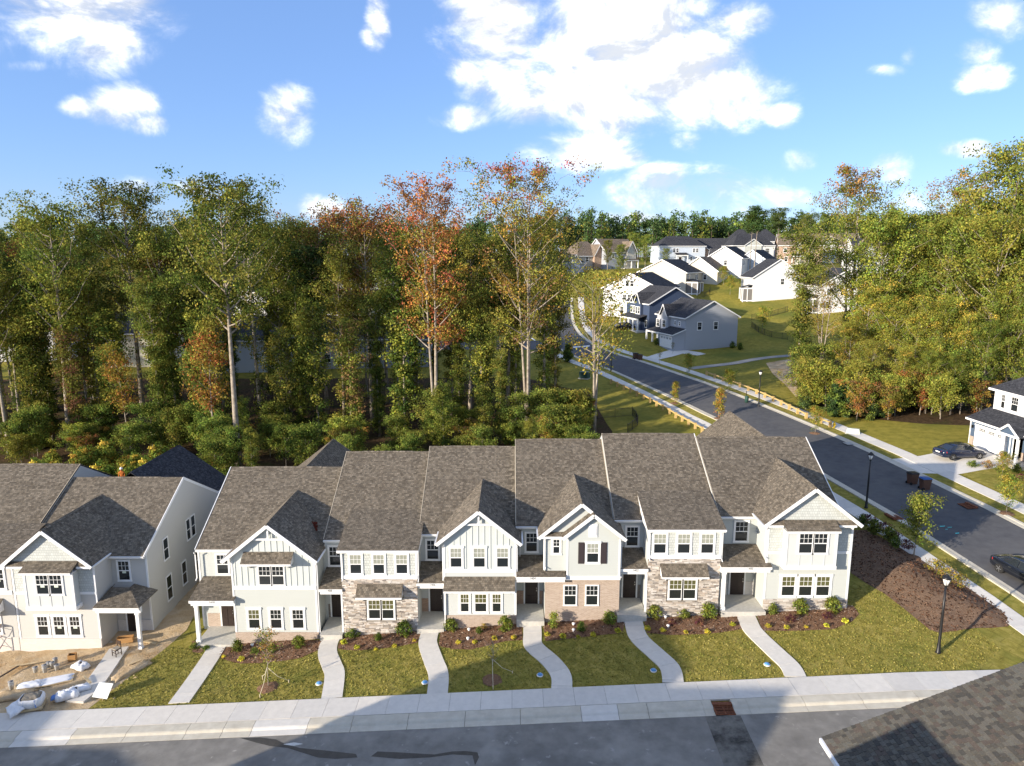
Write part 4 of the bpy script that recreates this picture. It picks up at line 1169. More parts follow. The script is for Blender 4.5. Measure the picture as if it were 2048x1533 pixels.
for a in (-37.6, -36.6, -35.2): window(t, TF, a, a + .8, .9, 2.3, cas=.1)
MB().box(-39.02, -33.28, YF - .06, YF - .001, F - .7, F + .6).build('brick_base', BRICKW, t)
# rear wings whose roofs show above the ridges
def rear_wing(par, xa, y0, y1, za, hw, drop, mat, wallm):
    roof_part(par, [[(xa - hw, y1, za - drop), (xa - hw, y0, za - drop), (xa, y0, za), (xa, y1, za)], [(xa + hw, y0, za - drop), (xa + hw, y1, za - drop), (xa, y1, za), (xa, y0, za)]], mat, 'rear_roof')
    v = MB(); v.prism([(xa - .14, y0 + .1, za - .05), (xa + .14, y0 + .1, za - .05), (xa, y0 + .1, za + .05)], (0, y1 - y0 - .3, 0)); v.build('ridge_cap', mat, par)
    w = MB(); 
    for s in (-1, 1): w.face([(xa + s * (hw - .3), y0, za - 9), (xa + s * (hw - .3), y1 - .3, za - 9), (xa + s * (hw - .3), y1 - .3, za - drop), (xa + s * (hw - .3), y0, za - drop)])
    w.face([(xa - hw + .3, y1 - .3, za - 9), (xa + hw - .3, y1 - .3, za - 9), (xa + hw - .3, y1 - .3, za - drop), (xa, y1 - .3, za - .1), (xa - hw + .3, y1 - .3, za - drop)])
    w.build('rear_wall', wallm, par)
    f = MB(); f.bar((xa + hw + .02, y0, za - drop - .1), (xa + hw + .02, y1, za - drop - .1), .04, .2); f.bar((xa - hw - .02, y0, za - drop - .1), (xa - hw - .02, y1, za - drop - .1), .04, .2); f.build('fascia', WHITE, par, uv=False)
rear_wing(t0, -30.6, 54, 62.4, 6.0, 4.6, 3.4, ROOFD, SIDW)
rear_wing(bpy.data.objects['townhouse'], -16.95, 54, 64.6, 6.0, 3.9, 3.0, ROOF, SID)
rear_wing(bpy.data.objects['townhouse.005'], 21.0, 54.5, 66.2, 8.35, 3.6, 3.0, ROOF, SID)

# ------------------------------------------------------------------ other houses
WHT = lapmat('white_siding', (.60, .60, .60), .04)
NAVY = lapmat('navy_siding', (.045, .065, .115))
GREYB = lapmat('blue_grey_siding', (.36, .38, .42))
BEIGE = lapmat('beige_siding', (.45, .42, .36))
CREAM = lapmat('cream_siding', (.55, .52, .44))
SKYB = lapmat('light_blue_siding', (.50, .56, .64))
SLATE = lapmat('slate_blue_siding', (.075, .11, .165))
SCREEN = plain('porch_screen', (.16, .15, .14), .7)
GRAYW = plain('garage_white', (.76, .76, .75), .5)
FOUND = plain('foundation', (.38, .33, .28), .9)
def lfr(side, w, d):
    """window frames on the four sides of a house w wide and d deep (front at y = 0)"""
    return {'f': frame((0, 0, 0), (1, 0, 0), (0, -1, 0)), 'r': frame((w, 0, 0), (0, 1, 0), (1, 0, 0)),
            'l': frame((0, d, 0), (0, -1, 0), (-1, 0, 0)), 'b': frame((w, d, 0), (-1, 0, 0), (0, 1, 0))}[side]
def house(label, p, rz, w, d, h, rise, wall, roof, axis='x', hip=0.0, wins=(), fg=(), porch=None, garage=None, group='houses of the estate', oh=.4, sporch=None, z=None, cat='house', low=1.2):
    zz = min(g(*p), g(p[0] + w * math.cos(rz), p[1] + w * math.sin(rz)), g(p[0] + w * math.cos(rz) - d * math.sin(rz), p[1] + w * math.sin(rz) + d * math.cos(rz))) + .35 if z is None else z
    t = thing('house', (p[0], p[1], zz), label, cat, group, rz or 1e-6)
    OFF[t.name] = Vector((0, 0, 0))
    m = MB()
    if hip or axis == 'x':
        gr = h if hip else h + rise * .985
        for x in (0, w):
            poly = [(x, 0, -low), (x, d, -low), (x, d, h)] + ([] if hip else [(x, d / 2, gr)]) + [(x, 0, h)]
            m.courses(poly, .2, .016, (-1 if x == 0 else 1, 0, 0))
        for y in (0, d): m.courses([(0, y, -low), (w, y, -low), (w, y, h), (0, y, h)], .2, .016, (0, -1 if y == 0 else 1, 0))
    else:
        for y in (0, d): m.courses([(0, y, -low), (w, y, -low), (w, y, h), (w / 2, y, h + rise * .985), (0, y, h)], .2, .016, (0, -1 if y == 0 else 1, 0))
        for x in (0, w): m.courses([(x, 0, -low), (x, d, -low), (x, d, h), (x, 0, h)], .2, .016, (-1 if x == 0 else 1, 0, 0))
    m.build('wall', wall, t)
    a, b, c, e = -oh, w + oh, -oh, d + oh
    if hip:
        k = hip
        polys = [[(a, c, h), (b, c, h), (b - k, d / 2, h + rise), (a + k, d / 2, h + rise)], [(b, e, h), (a, e, h), (a + k, d / 2, h + rise), (b - k, d / 2, h + rise)],
                 [(b, c, h), (b, e, h), (b - k, d / 2, h + rise)], [(a, e, h), (a, c, h), (a + k, d / 2, h + rise)]]
        fas = [((a, c), (b, c)), ((b, c), (b, e)), ((b, e), (a, e)), ((a, e), (a, c))]
        fb = [((p1[0], p1[1], h - .12), (p2[0], p2[1], h - .12)) for p1, p2 in fas]
    elif axis == 'x':
        polys = [[(a, c, h), (b, c, h), (b, d / 2, h + rise), (a, d / 2, h + rise)], [(b, e, h), (a, e, h), (a, d / 2, h + rise), (b, d / 2, h + rise)]]
        fb = [((a, c, h - .12), (b, c, h - .12)), ((a, e, h - .12), (b, e, h - .12))] + [((x, y, h - .12), (x, d / 2, h + rise - .12)) for x in (a, b) for y in (c, e)]
    else:
        polys = [[(a, e, h), (a, c, h), (w / 2, c, h + rise), (w / 2, e, h + rise)], [(b, c, h), (b, e, h), (w / 2, e, h + rise), (w / 2, c, h + rise)]]
        fb = [((a, c, h - .12), (a, e, h - .12)), ((b, c, h - .12), (b, e, h - .12))] + [((x, y, h - .12), (w / 2, y, h + rise - .12)) for y in (c, e) for x in (a, b)]
    R_ = roof_part(t, polys, roof, thick=.04)
    bars(t, 'fascia', WHITE, fb, .05, .22)
    for (x, hw, zt, y0, mat) in fg:      # front cross gables
        zb = h - .05; yb = d / 2
        roof_part(t, [[(x - hw, y0 - oh, zb), (x, y0 - oh, zt), (x, yb, zt), (x - hw, yb, zb)], [(x + hw, yb, zb), (x, yb, zt), (x, y0 - oh, zt), (x + hw, y0 - oh, zb)]], roof, 'gable_roof', thick=.04)
        q = MB(); q.courses([(x - hw + oh * .7, y0, -low if y0 < 0 else h - .3), (x + hw - oh * .7, y0, -low if y0 < 0 else h - .3), (x + hw - oh * .7, y0, zb), (x, y0, zt - .15), (x - hw + oh * .7, y0, zb)], .2, .016, (0, -1, 0))
        if y0 < 0:
            for xx in (x - hw + oh * .7, x + hw - oh * .7): q.face([(xx, y0, -low), (xx, 0.1, -low), (xx, 0.1, zb), (xx, y0, zb)])
        q.build('gable_wall', mat, t)
        bars(t, 'rake_board', WHITE, [((x - hw, y0 - oh - .02, zb - .1), (x, y0 - oh - .02, zt - .1)), ((x + hw, y0 - oh - .02, zb - .1), (x, y0 - oh - .02, zt - .1))], .04, .2)
    for (sd, u, z0, ww, hh) in wins:
        off = 0.0
        if isinstance(sd, tuple): sd, off = sd
        F_ = lfr(sd, w, d)
        window(t, (lambda s_, h_, d_=0.0, F_=F_, off=off: F_(s_, h_, d_ + off + .017)), u, u + ww, z0, z0 + hh, cas=.10, grid=(2, 2) if ww < 1 else (4, 2), detail=True, sash=.05)
    if porch:
        (x0, x1, dep, zt, zb) = porch
        roof_part(t, [[(x0, -dep, zb), (x1, -dep, zb), (x1, -.02, zt), (x0, -.02, zt)]], roof, 'porch_roof', thick=.04)
        MB().box(x0 + .05, x1 - .05, -dep + .1, -dep + .3, zb - .4, zb - .04).build('porch_beam', WHITE, t, uv=False)
        MB().box(x0, x1, -dep, 0, -low, .02).build('porch_floor', CONC, t, uv=False)
        n = max(2, int((x1 - x0) / 2.4) + 1)
        for k in range(n):
            cx = x0 + .2 + (x1 - x0 - .4) * k / (n - 1); MB().box(cx - .14, cx + .14, -dep + .08, -dep + .36, 0.02, zb - .35).build('column', WHITE, t, uv=False)
        door(t, frame((0, -.02, 0)), (x0 + x1) / 2 - .5, (x0 + x1) / 2 + .5)
    if garage:
        (x0, x1, dep, zt, zb) = garage
        q = MB(); 
        q.courses([(x0, -dep, -low), (x1, -dep, -low), (x1, -dep, zb), (x0, -dep, zb)], .2, .016, (0, -1, 0))
        for xx, o in ((x0, -1), (x1, 1)): q.courses([(xx, -dep, -low), (xx, 0, -low), (xx, 0, zt - .1), (xx, -dep, zb)], .2, .016, (o, 0, 0))
        q.build('garage_wall', wall, t)
        roof_part(t, [[(x0 - .3, -dep - .35, zb - .05), (x1 + .3, -dep - .35, zb - .05), (x1 + .3, -.02, zt), (x0 - .3, -.02, zt)]], roof, 'garage_roof', thick=.04)
        bars(t, 'fascia', WHITE, [((x0 - .3, -dep - .36, zb - .15), (x1 + .3, -dep - .36, zb - .15))] + [((xx, -dep - .35, zb - .15), (xx, -.03, zt - .12)) for xx in (x0 - .31, x1 + .31)], .04, .2)
        GT = frame((0, -dep - .017, 0)); gd = MB(); a0, a1 = x0 + .5, x1 - .5
        for k in range(4): gd.obox(GT, a0, a1, .05 + k * .54, .05 + k * .54 + .52, 0, .05)
        go = gd.build('garage_door', GRAYW, t, uv=False)
        nw = 4 if a1 - a0 > 3.5 else 2
        for k in range(nw):
            c0 = a0 + (a1 - a0) * (k + .18) / nw; c1 = a0 + (a1 - a0) * (k + .82) / nw
            MB().obox(GT, c0, c1, 1.76, 2.08, .05, .055).build('pane', GLASS, go, uv=False)
            mm = MB(); 
            for q2 in (1, 2, 3): mm.obox(GT, c0 + (c1 - c0) * q2 / 4 - .02, c0 + (c1 - c0) * q2 / 4 + .02, 1.76, 2.08, .055, .065)
            mm.obox(GT, c0, c1, 1.9, 1.94, .056, .066); mm.build('muntin', GRAYW, go, uv=False)
        fr2 = MB(); fr2.obox(GT, a0 - .12, a0, 0, 2.3, 0, .06); fr2.obox(GT, a1, a1 + .12, 0, 2.3, 0, .06); fr2.obox(GT, a0 - .12, a1 + .12, 2.22, 2.36, 0, .062); fr2.build('garage_trim', WHITE, t, uv=False)
    if sporch:      # screened porch on a side: side, along0, along1, depth, zb
        sd, u0, u1, dep, zb = sporch; F_ = lfr(sd, w, d); m = MB()
        for u in (u0, (u0 + u1) / 2, u1): m.obox(F_, u - .09, u + .09, -low * 2, zb, dep - .18, dep)
        for u in (u0, u1): m.obox(F_, u - .09, u + .09, -low * 2, zb, dep / 2 - .09, dep / 2 + .09)
        m.obox(F_, u0 - .1, u1 + .1, zb, zb + .3, 0, dep); m.obox(F_, u0 - .1, u1 + .1, -.25, 0, 0, dep)
        m.build('porch_frame', WHITE, t, uv=False)
        MB().obox(F_, u0, u1, 0, zb, .1, dep - .2).build('porch_screen', SCREEN, t, uv=False)
        q = MB(); q.face([F_(u0 - .25, zb + .3, dep + .25), F_(u1 + .25, zb + .3, dep + .25), F_(u1 + .25, zb + 1.0, 0), F_(u0 - .25, zb + 1.0, 0)]); q.build('porch_roof', roof, t)
    return t
DN = R(-74)
# across the side street, facing it
h1 = house('grey two-storey house with white garage door beside the gravel path', (30.6, 147.6), DN, 11.8, 11.6, 6.0, 3.3, GREYB, ROOFD, 'x',
    wins=[('r', 2.6, 3.6, .9, 1.5), ('r', 6.2, 3.6, .9, 1.5), ('f', 7.4, 4.3, .6, .8), ('f', 9.2, 4.3, .6, .8), (('f', .62), 1.0, 3.5, 1.3, 1.5), (('f', .62), 3.6, 3.5, 1.3, 1.5)],
    fg=[(4.2, 1.7, 8.3, -.6, GREYB)], porch=(-.1, 5.6, 2.6, 3.3, 2.75), garage=(6.2, 11.75, 2.6, 3.9, 2.85))
h2_ = house('navy two-storey house with white porch columns', (26.6, 163.0), DN, 11.5, 12, 6.0, 3.6, NAVY, ROOFD, 'x',
    wins=[('r', 9, 3.6, .5, .5), (('f', .62), 6.2, 3.6, .85, 1.5), (('f', .62), 7.2, 3.6, .85, 1.5), ('f', 2.4, 3.6, .8, 1.5), ('f', 3.6, 3.6, .8, 1.5), ('f', 9.6, .8, .9, 1.5)], fg=[(7.2, 1.6, 8.3, -.6, NAVY), (3.2, 1.0, 7.3, .02, NAVY)], porch=(1, 10.6, 2.4, 3.5, 2.8))
def gable_at(px, py, deg, w):
    """front-left corner of a house whose near gable wall has its left foot at this pixel"""
    b = hit(px, py); r = R(deg); return (b.x - w * math.cos(r), b.y - w * math.sin(r))
h3 = house('tall white house with dark shingled roof and plain gable end', gable_at(1205, 632, -121, 14), R(-121), 14, 14.5, 6.7, 3.7, WHT, ROOFD, 'x',
    wins=[('r', 5.8, 7.2, .95, 1.4), ('r', 7.0, 7.2, .95, 1.4), ('r', 5.2, 3.9, .95, 1.4), ('r', 6.4, 3.9, .95, 1.4), ('r', 1.9, 3.9, .7, 1.4), ('r', 4.6, .7, .95, 1.6)])
h4 = house('beige house with blue-black roof and screened white porch', gable_at(1276, 578, -124, 13), R(-124), 13, 13.6, 5.4, 3.5, BEIGE, ROOFD, 'x', wins=[('r', 9.6, .9, .8, 1.6), ('r', 10.6, .9, .8, 1.6), ('b', 2, 3.4, .9, 1.5), ('b', 7, 3.4, .9, 1.5), ('b', 8.2, 3.4, .9, 1.5)], sporch=('b', .3, 4.6, 3.2, 2.7))
h5 = house('cream house with brown roof and single storey beside the hill lawn', gable_at(1361, 563, -124, 13), R(-124), 13, 10.5, 3.3, 4.0, CREAM, ROOFT, 'x', wins=[('r', 1.2, 1, .9, 1.4), ('r', 6.6, 1, .9, 1.4)])
h6 = house('white house with grey gabled roof behind the cream house', gable_at(1412, 552, -122, 12), R(-122), 12, 10, 5.4, 3.4, WHT, ROOFD, 'x', wins=[('r', 2, 3.4, .9, 1.4), ('r', 5, 3.4, .9, 1.4), ('b', 2, 3.4, .9, 1.4)], fg=[(6, 2.2, 8.2, -.5, WHT)])
h7 = house('low pale-blue cottage with long dark roof below the brick house', gable_at(1470, 546, -124, 12), R(-124), 12, 9.5, 3.4, 3.6, SKYB, ROOFD, 'x', wins=[('r', 1.5, 1, .9, 1.4), ('r', 6, .8, .9, 1.4), ('b', 2, .8, .9, 1.4), ('b', 5, .8, .9, 1.4)])
h13 = house('plain white house with a screened corner porch on the grass slope', (60.0, 175.7), R(-4), 12.5, 12, 5.6, 4.6, WHT, ROOFD, 'y', wins=[('f', 6.6, 3.9, .9, 1.5)], sporch=('l', 8.2, 11.6, 2.4, 2.8))
h14 = house('white house half hidden by the ivy-clad tree', (69.0, 158), R(-6), 12, 11, 5.8, 4.0, WHT, ROOFD, 'y', wins=[('f', 1.5, 3.8, .9, 1.5), ('f', 4.5, 3.8, .9, 1.5), ('f', 1.5, .8, .9, 1.5), ('f', 8, 3.8, .9, 1.5), ('f', 8, .8, .9, 1.5)], sporch=('l', 7.2, 10.6, 2.4, 2.8))
# houses on the hill
h8 = house('light-blue house with hipped black roof on the hill', (53.5, 258), R(6), 17, 11, 6.0, 3.6, SKYB, ROOFD, hip=4.6, wins=[('f', 5, 3.7, .8, 1.4), ('f', 6.2, 3.7, .8, 1.4), ('f', 12.4, 3.7, .8, 1.4), ('f', 13.6, 3.7, .8, 1.4), ('f', 11.5, .7, .8, 1.4), ('f', 13.5, .7, .8, 1.4), ('r', 2, 3.7, .8, 1.4), ('r', 4, 3.7, .8, 1.4)], porch=(5.5, 10, 2.4, 3.6, 2.8))
h9 = house('brick-fronted house with white shed dormer on the hill', (66.6, 264), R(-8), 15, 11, 4.6, 4.2, WHT, ROOFD, 'x', wins=[('f', 5, 1.2, .9, 1.4), ('f', 8, 1.2, .9, 1.4), ('f', 11, 1.2, .9, 1.4)], fg=[(3.0, 3.0, 7.0, -1.5, BRICKR)])
h10 = house('white house with arched gable above a row of shuttered windows', (75.5, 243), R(2), 14, 11, 6.2, 3.8, WHT, ROOFD, hip=3.4, wins=[('f', 1, 3.6, 1.1, 1.6), ('f', 4.4, 3.6, .8, 1.8), ('f', 6.2, 3.6, .8, 1.8), ('f', 8, 3.6, .8, 1.8), ('f', 11, 3.6, 1.4, 1.6)], fg=[(6.6, 3.2, 8.4, -.4, SHAKE)])
h10b = house('large white house with steep grey roof behind the shuttered house', (80, 262), R(-6), 18, 12, 7.5, 4.6, WHT, ROOFD, hip=4.2, wins=[('f', 14, 4, .9, 1.4), ('f', 16, 4, .9, 1.4)])
h11 = house('tan brick house with brown gabled roof near the tall pines', (91.0, 243), R(-14), 14, 11, 6.2, 4.0, BRICKR, ROOFT, 'x', wins=[('f', 1.5, 3.8, 1, 1.5), ('f', 6, 3.8, 1.6, 1.5), ('f', 10.5, 3.8, 1, 1.5), ('f', 2, .8, 1, 1.6)], fg=[(7.5, 2.6, 9.4, -.6, CREAM)], porch=(4, 9.5, 2, 3.5, 2.8))
h12 = house('blue-grey house with dormered dark roof below the pines', (12.5, 212), R(26), 10.5, 11, 4.4, 3.4, GREYB, ROOFD, hip=4, wins=[('f', 1.5, 2.2, .9, 1.5), ('f', 3.6, 2.2, .9, 1.5), ('r', 4, 2.2, .9, 1.4)], fg=[(7.2, 1.8, 6.9, -.6, GREYB)])
h12b = house('tan house with brown hipped roof next to the blue-grey house', (20.5, 222), R(26), 11, 12, 4.4, 4.6, BEIGE, ROOFT, hip=4.4, wins=[('f', 3, 2.6, .9, 1.5)], fg=[(7.5, 2.2, 8.0, -1, BRICKR)])
h12c = house('grey house with tan gabled roof and brick porch', (29.5, 222), R(24), 11, 12, 5.0, 4.2, GREYB, ROOFT, 'x', wins=[('f', 2, 3.0, .8, 1.4), ('f', 4.2, 3.0, .8, 1.4)], fg=[(8.6, 1.9, 8.4, -1, CREAM)], porch=(5.5, 10.8, 2, 3.0, 2.6))
house('white gabled house high on the hill behind the yellow-green trees', (143, 268), R(-24), 14, 11, 7.5, 4.6, WHT, ROOFT, 'x', wins=[('f', 3, 5, 1, 1.4), ('f', 6.5, 5, 1, 1.4)], fg=[(5, 2.8, 11.5, -.6, WHT)])
house('brown-roofed house among the hill trees beside the red-topped tree', (112, 262), R(-10), 15, 11, 6, 4.6, BRICKR, ROOFT, 'x', wins=[('f', 3, 3.6, 1, 1.4), ('f', 8, 3.6, 1, 1.4)], fg=[(4.5, 2.6, 9.6, -.6, WHT)])
house('pale house with slate roof between the hill and the white houses', (99, 205), R(-8), 15, 12, 5.6, 4.4, WHT, ROOFD, 'x', wins=[('f', 3, 3.6, 1, 1.4), ('f', 10, 3.6, 1, 1.4)], fg=[(3.5, 2.4, 8.8, -.4, WHT)])
house('white house with porch beyond the end of the side street', (2, 204), R(14), 13, 10, 5, 3.4, WHT, ROOFD, 'x', wins=[('f', 2, 3.6, 1, 1.4), ('f', 7, 3.6, 1, 1.4), ('f', 11, 3.6, 1, 1.4)], porch=(1, 12, 2.2, 3.4, 2.8))
# houses glimpsed through the wood
G = 'houses glimpsed through the wood'
house('cream house with rear deck glimpsed low between dark trunks', (-75.5, 128), R(4), 11, 10, 6.0, 3.6, CREAM, ROOFD, 'x', wins=[('f', 3, .8, 1, 1.4), ('f', 8, .8, 1.4, 1.9)], group=G)
house('white house with tall gable end glimpsed above the navy roof', (-61, 152), R(-14), 10, 12, 7, 4.2, WHT, ROOFD, 'y', wins=[('f', 3, 4.2, 1, 1.4), ('f', 6, 4.2, 1, 1.4)], group=G)
house('pale-blue house with long navy-black roof glimpsed through the trunks', (-54.5, 124), R(2), 14, 11, 5.6, 4.0, SKYB, ROOFD, 'x', wins=[('f', 3, 3.4, 1, 1.4), ('f', 11, 1, 1, 1.6)], group=G)
house('dark-roofed house with small white gable window in the trees', (-53, 156), R(3), 24, 11, 5.2, 4.0, WHT, ROOFD, 'x', wins=[('f', 12, 1, 1.2, 1.4), ('f', 6, 1, 1.2, 1.4)], fg=[(5.5, 3.0, 8.4, -.8, BEIGE), (19, 2.8, 8.2, -.8, BEIGE)], group=G)
house('grey house with wide charcoal roof behind the red tree', (-37, 126), R(1), 22, 10, 5.2, 3.8, GREYB, ROOFD, 'x', wins=[('f', 3, .9, 1, 1.5), ('f', 9, .9, 1, 1.5), ('f', 15, .9, 1, 1.5)], group=G)
house('white house with bay windows glimpsed left of the cream house', (-99, 132), R(6), 14, 10, 6, 4, WHT, ROOFD, 'x', wins=[('f', 2, 3.4, 1, 1.4), ('f', 9, 3.4, 1, 1.4), ('f', 5, .9, 1, 1.4)], group=G)
house('white two-gabled house on the rise behind the wood', (-46, 186), R(8), 16, 11, 6, 4.4, WHT, ROOFD, 'x', wins=[('f', 4, 3.6, 1, 1.4), ('f', 11, 3.6, 1, 1.4)], fg=[(4.5, 2.4, 9.2, -.5, WHT), (11.5, 2.4, 9.2, -.5, WHT)], group=G)

# the blue house beside the driveway
def blue_house():
    w = 13.0
    t = thing('house', (48.7, 72.3, 3.42), 'slate-blue house with white upper floor and garage behind the parked car', 'house', 'houses of the estate', R(-88))
    OFF[t.name] = Vector((0, 0, 0))
    q = MB(); q.courses([(0, 0, -.8), (6.2, 0, -.8), (6.2, 0, 2.85), (0, 0, 2.85)], .2, .016, (0, -1, 0)); q.courses([(0, 0, -.8), (0, 10, -.8), (0, 10, 2.85), (0, 0, 2.85)], .2, .016, (-1, 0, 0))
    q.courses([(6.2, .9, -.8), (w, .9, -.8), (w, .9, 2.85), (6.2, .9, 2.85)], .2, .016, (0, -1, 0)); q.courses([(.35, 2.0, 2.8), (.35, 10, 2.8), (.35, 10, 6.1), (.35, 2.0, 6.1)], .2, .016, (-1, 0, 0))
    q.courses([(w, 0, -.8), (w, 10, -.8), (w, 10, 6.1), (w, 0, 6.1)], .2, .016, (1, 0, 0)); q.courses([(0, 10, -.8), (w, 10, -.8), (w, 10, 6.1), (0, 10, 6.1)], .2, .016, (0, 1, 0))
    q.build('wall', SLATE, t)
    MB().courses([(.35, 2.0, 2.8), (w, 2.0, 2.8), (w, 2.0, 6.1), (.35, 2.0, 6.1)], .2, .012, (0, -1, 0)).build('upper_wall', WHT, t)
    roof_part(t, [[(-.35, -.4, 2.85), (w, -.4, 2.85), (w, 2.0, 3.9), (-.35, 2.0, 3.9)], [(-.35, 2.0, 3.9), (-.35, 2.0, 3.9), (.35, 2.0, 3.9), (.35, 10, 3.9), (-.35, 10, 2.85)]], ROOFD, 'lower_roof')
    roof_part(t, [[(-.1, 1.55, 6.1), (w + .4, 1.55, 6.1), (w - 4.0, 6.2, 9.3), (4.2, 6.2, 9.3)], [(-.1, 10.4, 6.1), (-.1, 1.55, 6.1), (4.2, 6.2, 9.3)], [(w + .4, 10.4, 6.1), (-.1, 10.4, 6.1), (4.2, 6.2, 9.3), (w - 4, 6.2, 9.3)], [(w + .4, 1.55, 6.1), (w + .4, 10.4, 6.1), (w - 4, 6.2, 9.3)]], ROOFD, 'roof')
    f = MB(); f.bar((-.36, -.42, 2.75), (w, -.42, 2.75), .05, .2); f.bar((-.36, -.42, 2.75), (-.36, 10, 2.75), .05, .2); f.bar((-.12, 1.53, 5.98), (w + .4, 1.53, 5.98), .06, .22); f.bar((-.12, 1.53, 5.98), (-.12, 10.4, 5.98), .06, .22); f.build('fascia', WHITE, t, uv=False)
    T = frame((0, 2.0, 0))
    for a, ww in ((1.3, .55), (2.7, .95), (4.6, .55), (7.2, .95), (9.8, .95)): window(t, lambda s, h, d=0.0: T(s, h, d + .014), a, a + ww, 3.95 + .25, 5.65, cas=.08)
    GT = frame((0, -.017, 0)); a0, a1 = .75, 5.35; gd = MB()
    for k in range(4): gd.obox(GT, a0, a1, .05 + k * .54, .57 + k * .54, 0, .05)
    go = gd.build('garage_door', GRAYW, t, uv=False)
    for k in range(3):
        c0 = a0 + .65 + k * 1.35; c1 = c0 + .85
        MB().obox(GT, c0, c1, 1.78, 2.06, .05, .055).build('pane', GLASS, go, uv=False)
        mm = MB()
        for q2 in (1, 2, 3): mm.obox(GT, c0 + (c1 - c0) * q2 / 4 - .018, c0 + (c1 - c0) * q2 / 4 + .018, 1.78, 2.06, .055, .065)
        mm.obox(GT, c0, c1, 1.90, 1.94, .056, .066); mm.build('muntin', GRAYW, go, uv=False)
    cb = MB(); 
    for x in (0, 5.75, 6.15): cb.obox(GT, x - .06, x + .06, 0, 2.8, 0, .05)
    cb.obox(GT, a0 - .12, a1 + .12, 2.22, 2.38, 0, .055); cb.obox(T, .29, .41, 2.9, 6.0, 0, .05); cb.build('corner_board', WHITE, t, uv=False)
    MB().obox(GT, .07, .63, -.6, .95, 0, .07).build('stone_base', BRICK, t)
    l_ = MB(); l_.obox(GT, .3, .46, 1.85, 2.15, .0, .16); l_.build('wall_lamp', METAL, t, uv=False)
    # entry portico with its own gable
    roof_part(t, [[(5.0, -1.0, 2.7), (6.5, -1.0, 3.75), (6.5, 1.0, 3.75), (5.0, 1.0, 2.7)], [(8.0, 1.0, 2.7), (6.5, 1.0, 3.75), (6.5, -1.0, 3.75), (8.0, -1.0, 2.7)]], ROOFD, 'portico_roof')
    flat(t, [(5.25, -.85, 2.7), (7.75, -.85, 2.7), (6.5, -.85, 3.6)], SLATE, 'portico_gable')
    r = MB(); r.bar((5.0, -1.02, 2.6), (6.5, -1.02, 3.65), .05, .2); r.bar((8.0, -1.02, 2.6), (6.5, -1.02, 3.65), .05, .2); r.box(5.2, 7.8, -.9, -.75, 2.5, 2.7); r.box(5.6, 5.8, -.9, -.7, -.3, 2.5); r.box(7.6, 7.8, -.9, -.7, -.3, 2.5); r.build('portico_frame', WHITE, t, uv=False)
    DT = frame((0, .88, 0)); door(t, DT, 6.9, 7.8, 0, 2.05, GRAYW)
    MB().box(6.3, w, .80, .86, -.6, .8).build('stone_base', BRICK, t)
    MB().box(5.4, 8.4, -1.2, .8, -.6, .02).build('porch_floor', CONC, t, uv=False)
blue_house()

# ------------------------------------------------------------------ the row on this side of the street (its shadows cross the road)
GO = 'townhouses on the opposite side of the front street'
def opposite(label, x0, x1, yf, yb, eave, rise, gz, gables, wins):
    t = thing('townhouse', ((x0 + x1) / 2, yf, gz), label, 'townhouse', GO)
    ym = (yf + yb) / 2
    m = MB(); m.courses([(x1, yf, gz - 1), (x0, yf, gz - 1), (x0, yf, eave), (x1, yf, eave)], .2, .016, (0, 1, 0))
    for x, o in ((x0, -1), (x1, 1)): m.courses([(x, yf, gz - 1), (x, yb, gz - 1), (x, yb, eave), (x, ym, eave + rise - .1), (x, yf, eave)], .2, .016, (o, 0, 0))
    m.face([(x0, yb, gz - 1), (x1, yb, gz - 1), (x1, yb, eave), (x0, yb, eave)]); m.build('wall', SID, t)
    roof_part(t, [[(x1 + .3, yf + .35, eave), (x0 - .3, yf + .35, eave), (x0 - .3, ym, eave + rise), (x1 + .3, ym, eave + rise)], [(x0 - .3, yb - .35, eave), (x1 + .3, yb - .35, eave), (x1 + .3, ym, eave + rise), (x0 - .3, ym, eave + rise)]], ROOF)
    for (ga, gb, yp, ze_, za_) in gables:
        gm = (ga + gb) / 2
        roof_part(t, [[(ga - .25, yp + .3, ze_), (gm, yp + .3, za_), (gm, ym, za_), (ga - .25, ym, ze_)], [(gb + .25, ym, ze_), (gm, ym, za_), (gm, yp + .3, za_), (gb + .25, yp + .3, ze_)]], ROOF, 'gable_roof')
        q = MB(); q.courses([(gb, yp, gz - 1), (ga, yp, gz - 1), (ga, yp, ze_), (gm, yp, za_ - .12), (gb, yp, ze_)], .2, .016, (0, 1, 0))
        for x in (ga, gb): q.face([(x, yp, gz - 1), (x, yf - .1, gz - 1), (x, yf - .1, ze_), (x, yp, ze_)])
        q.build('gable_wall', SIDB, t)
        TT = frame((0, yp + .02, gz), (-1, 0, 0), (0, 1, 0))
        for k in (-1, 0, 1):
            for zz in (1.0, 4.0): window(t, TT, -gm + k * 1.3 - .4, -gm + k * 1.3 + .4, zz, zz + 1.4)
    return t
opposite('grey townhouse pair across the front street from the row, tall gable nearest the corner', -32.3, -19.4, 18.2, 5.8, 6.1, 3.7, -2.6, [(-32.35, -23.2, 19.2, 6.7, 10.6)], [])
opposite('grey townhouse pair across the front street, beyond the gap to its neighbour', -62, -43.2, 17.8, 4.5, 4.0, 1.7, -3.6, [(-60, -54, 18.6, 4.2, 6.6)], [])
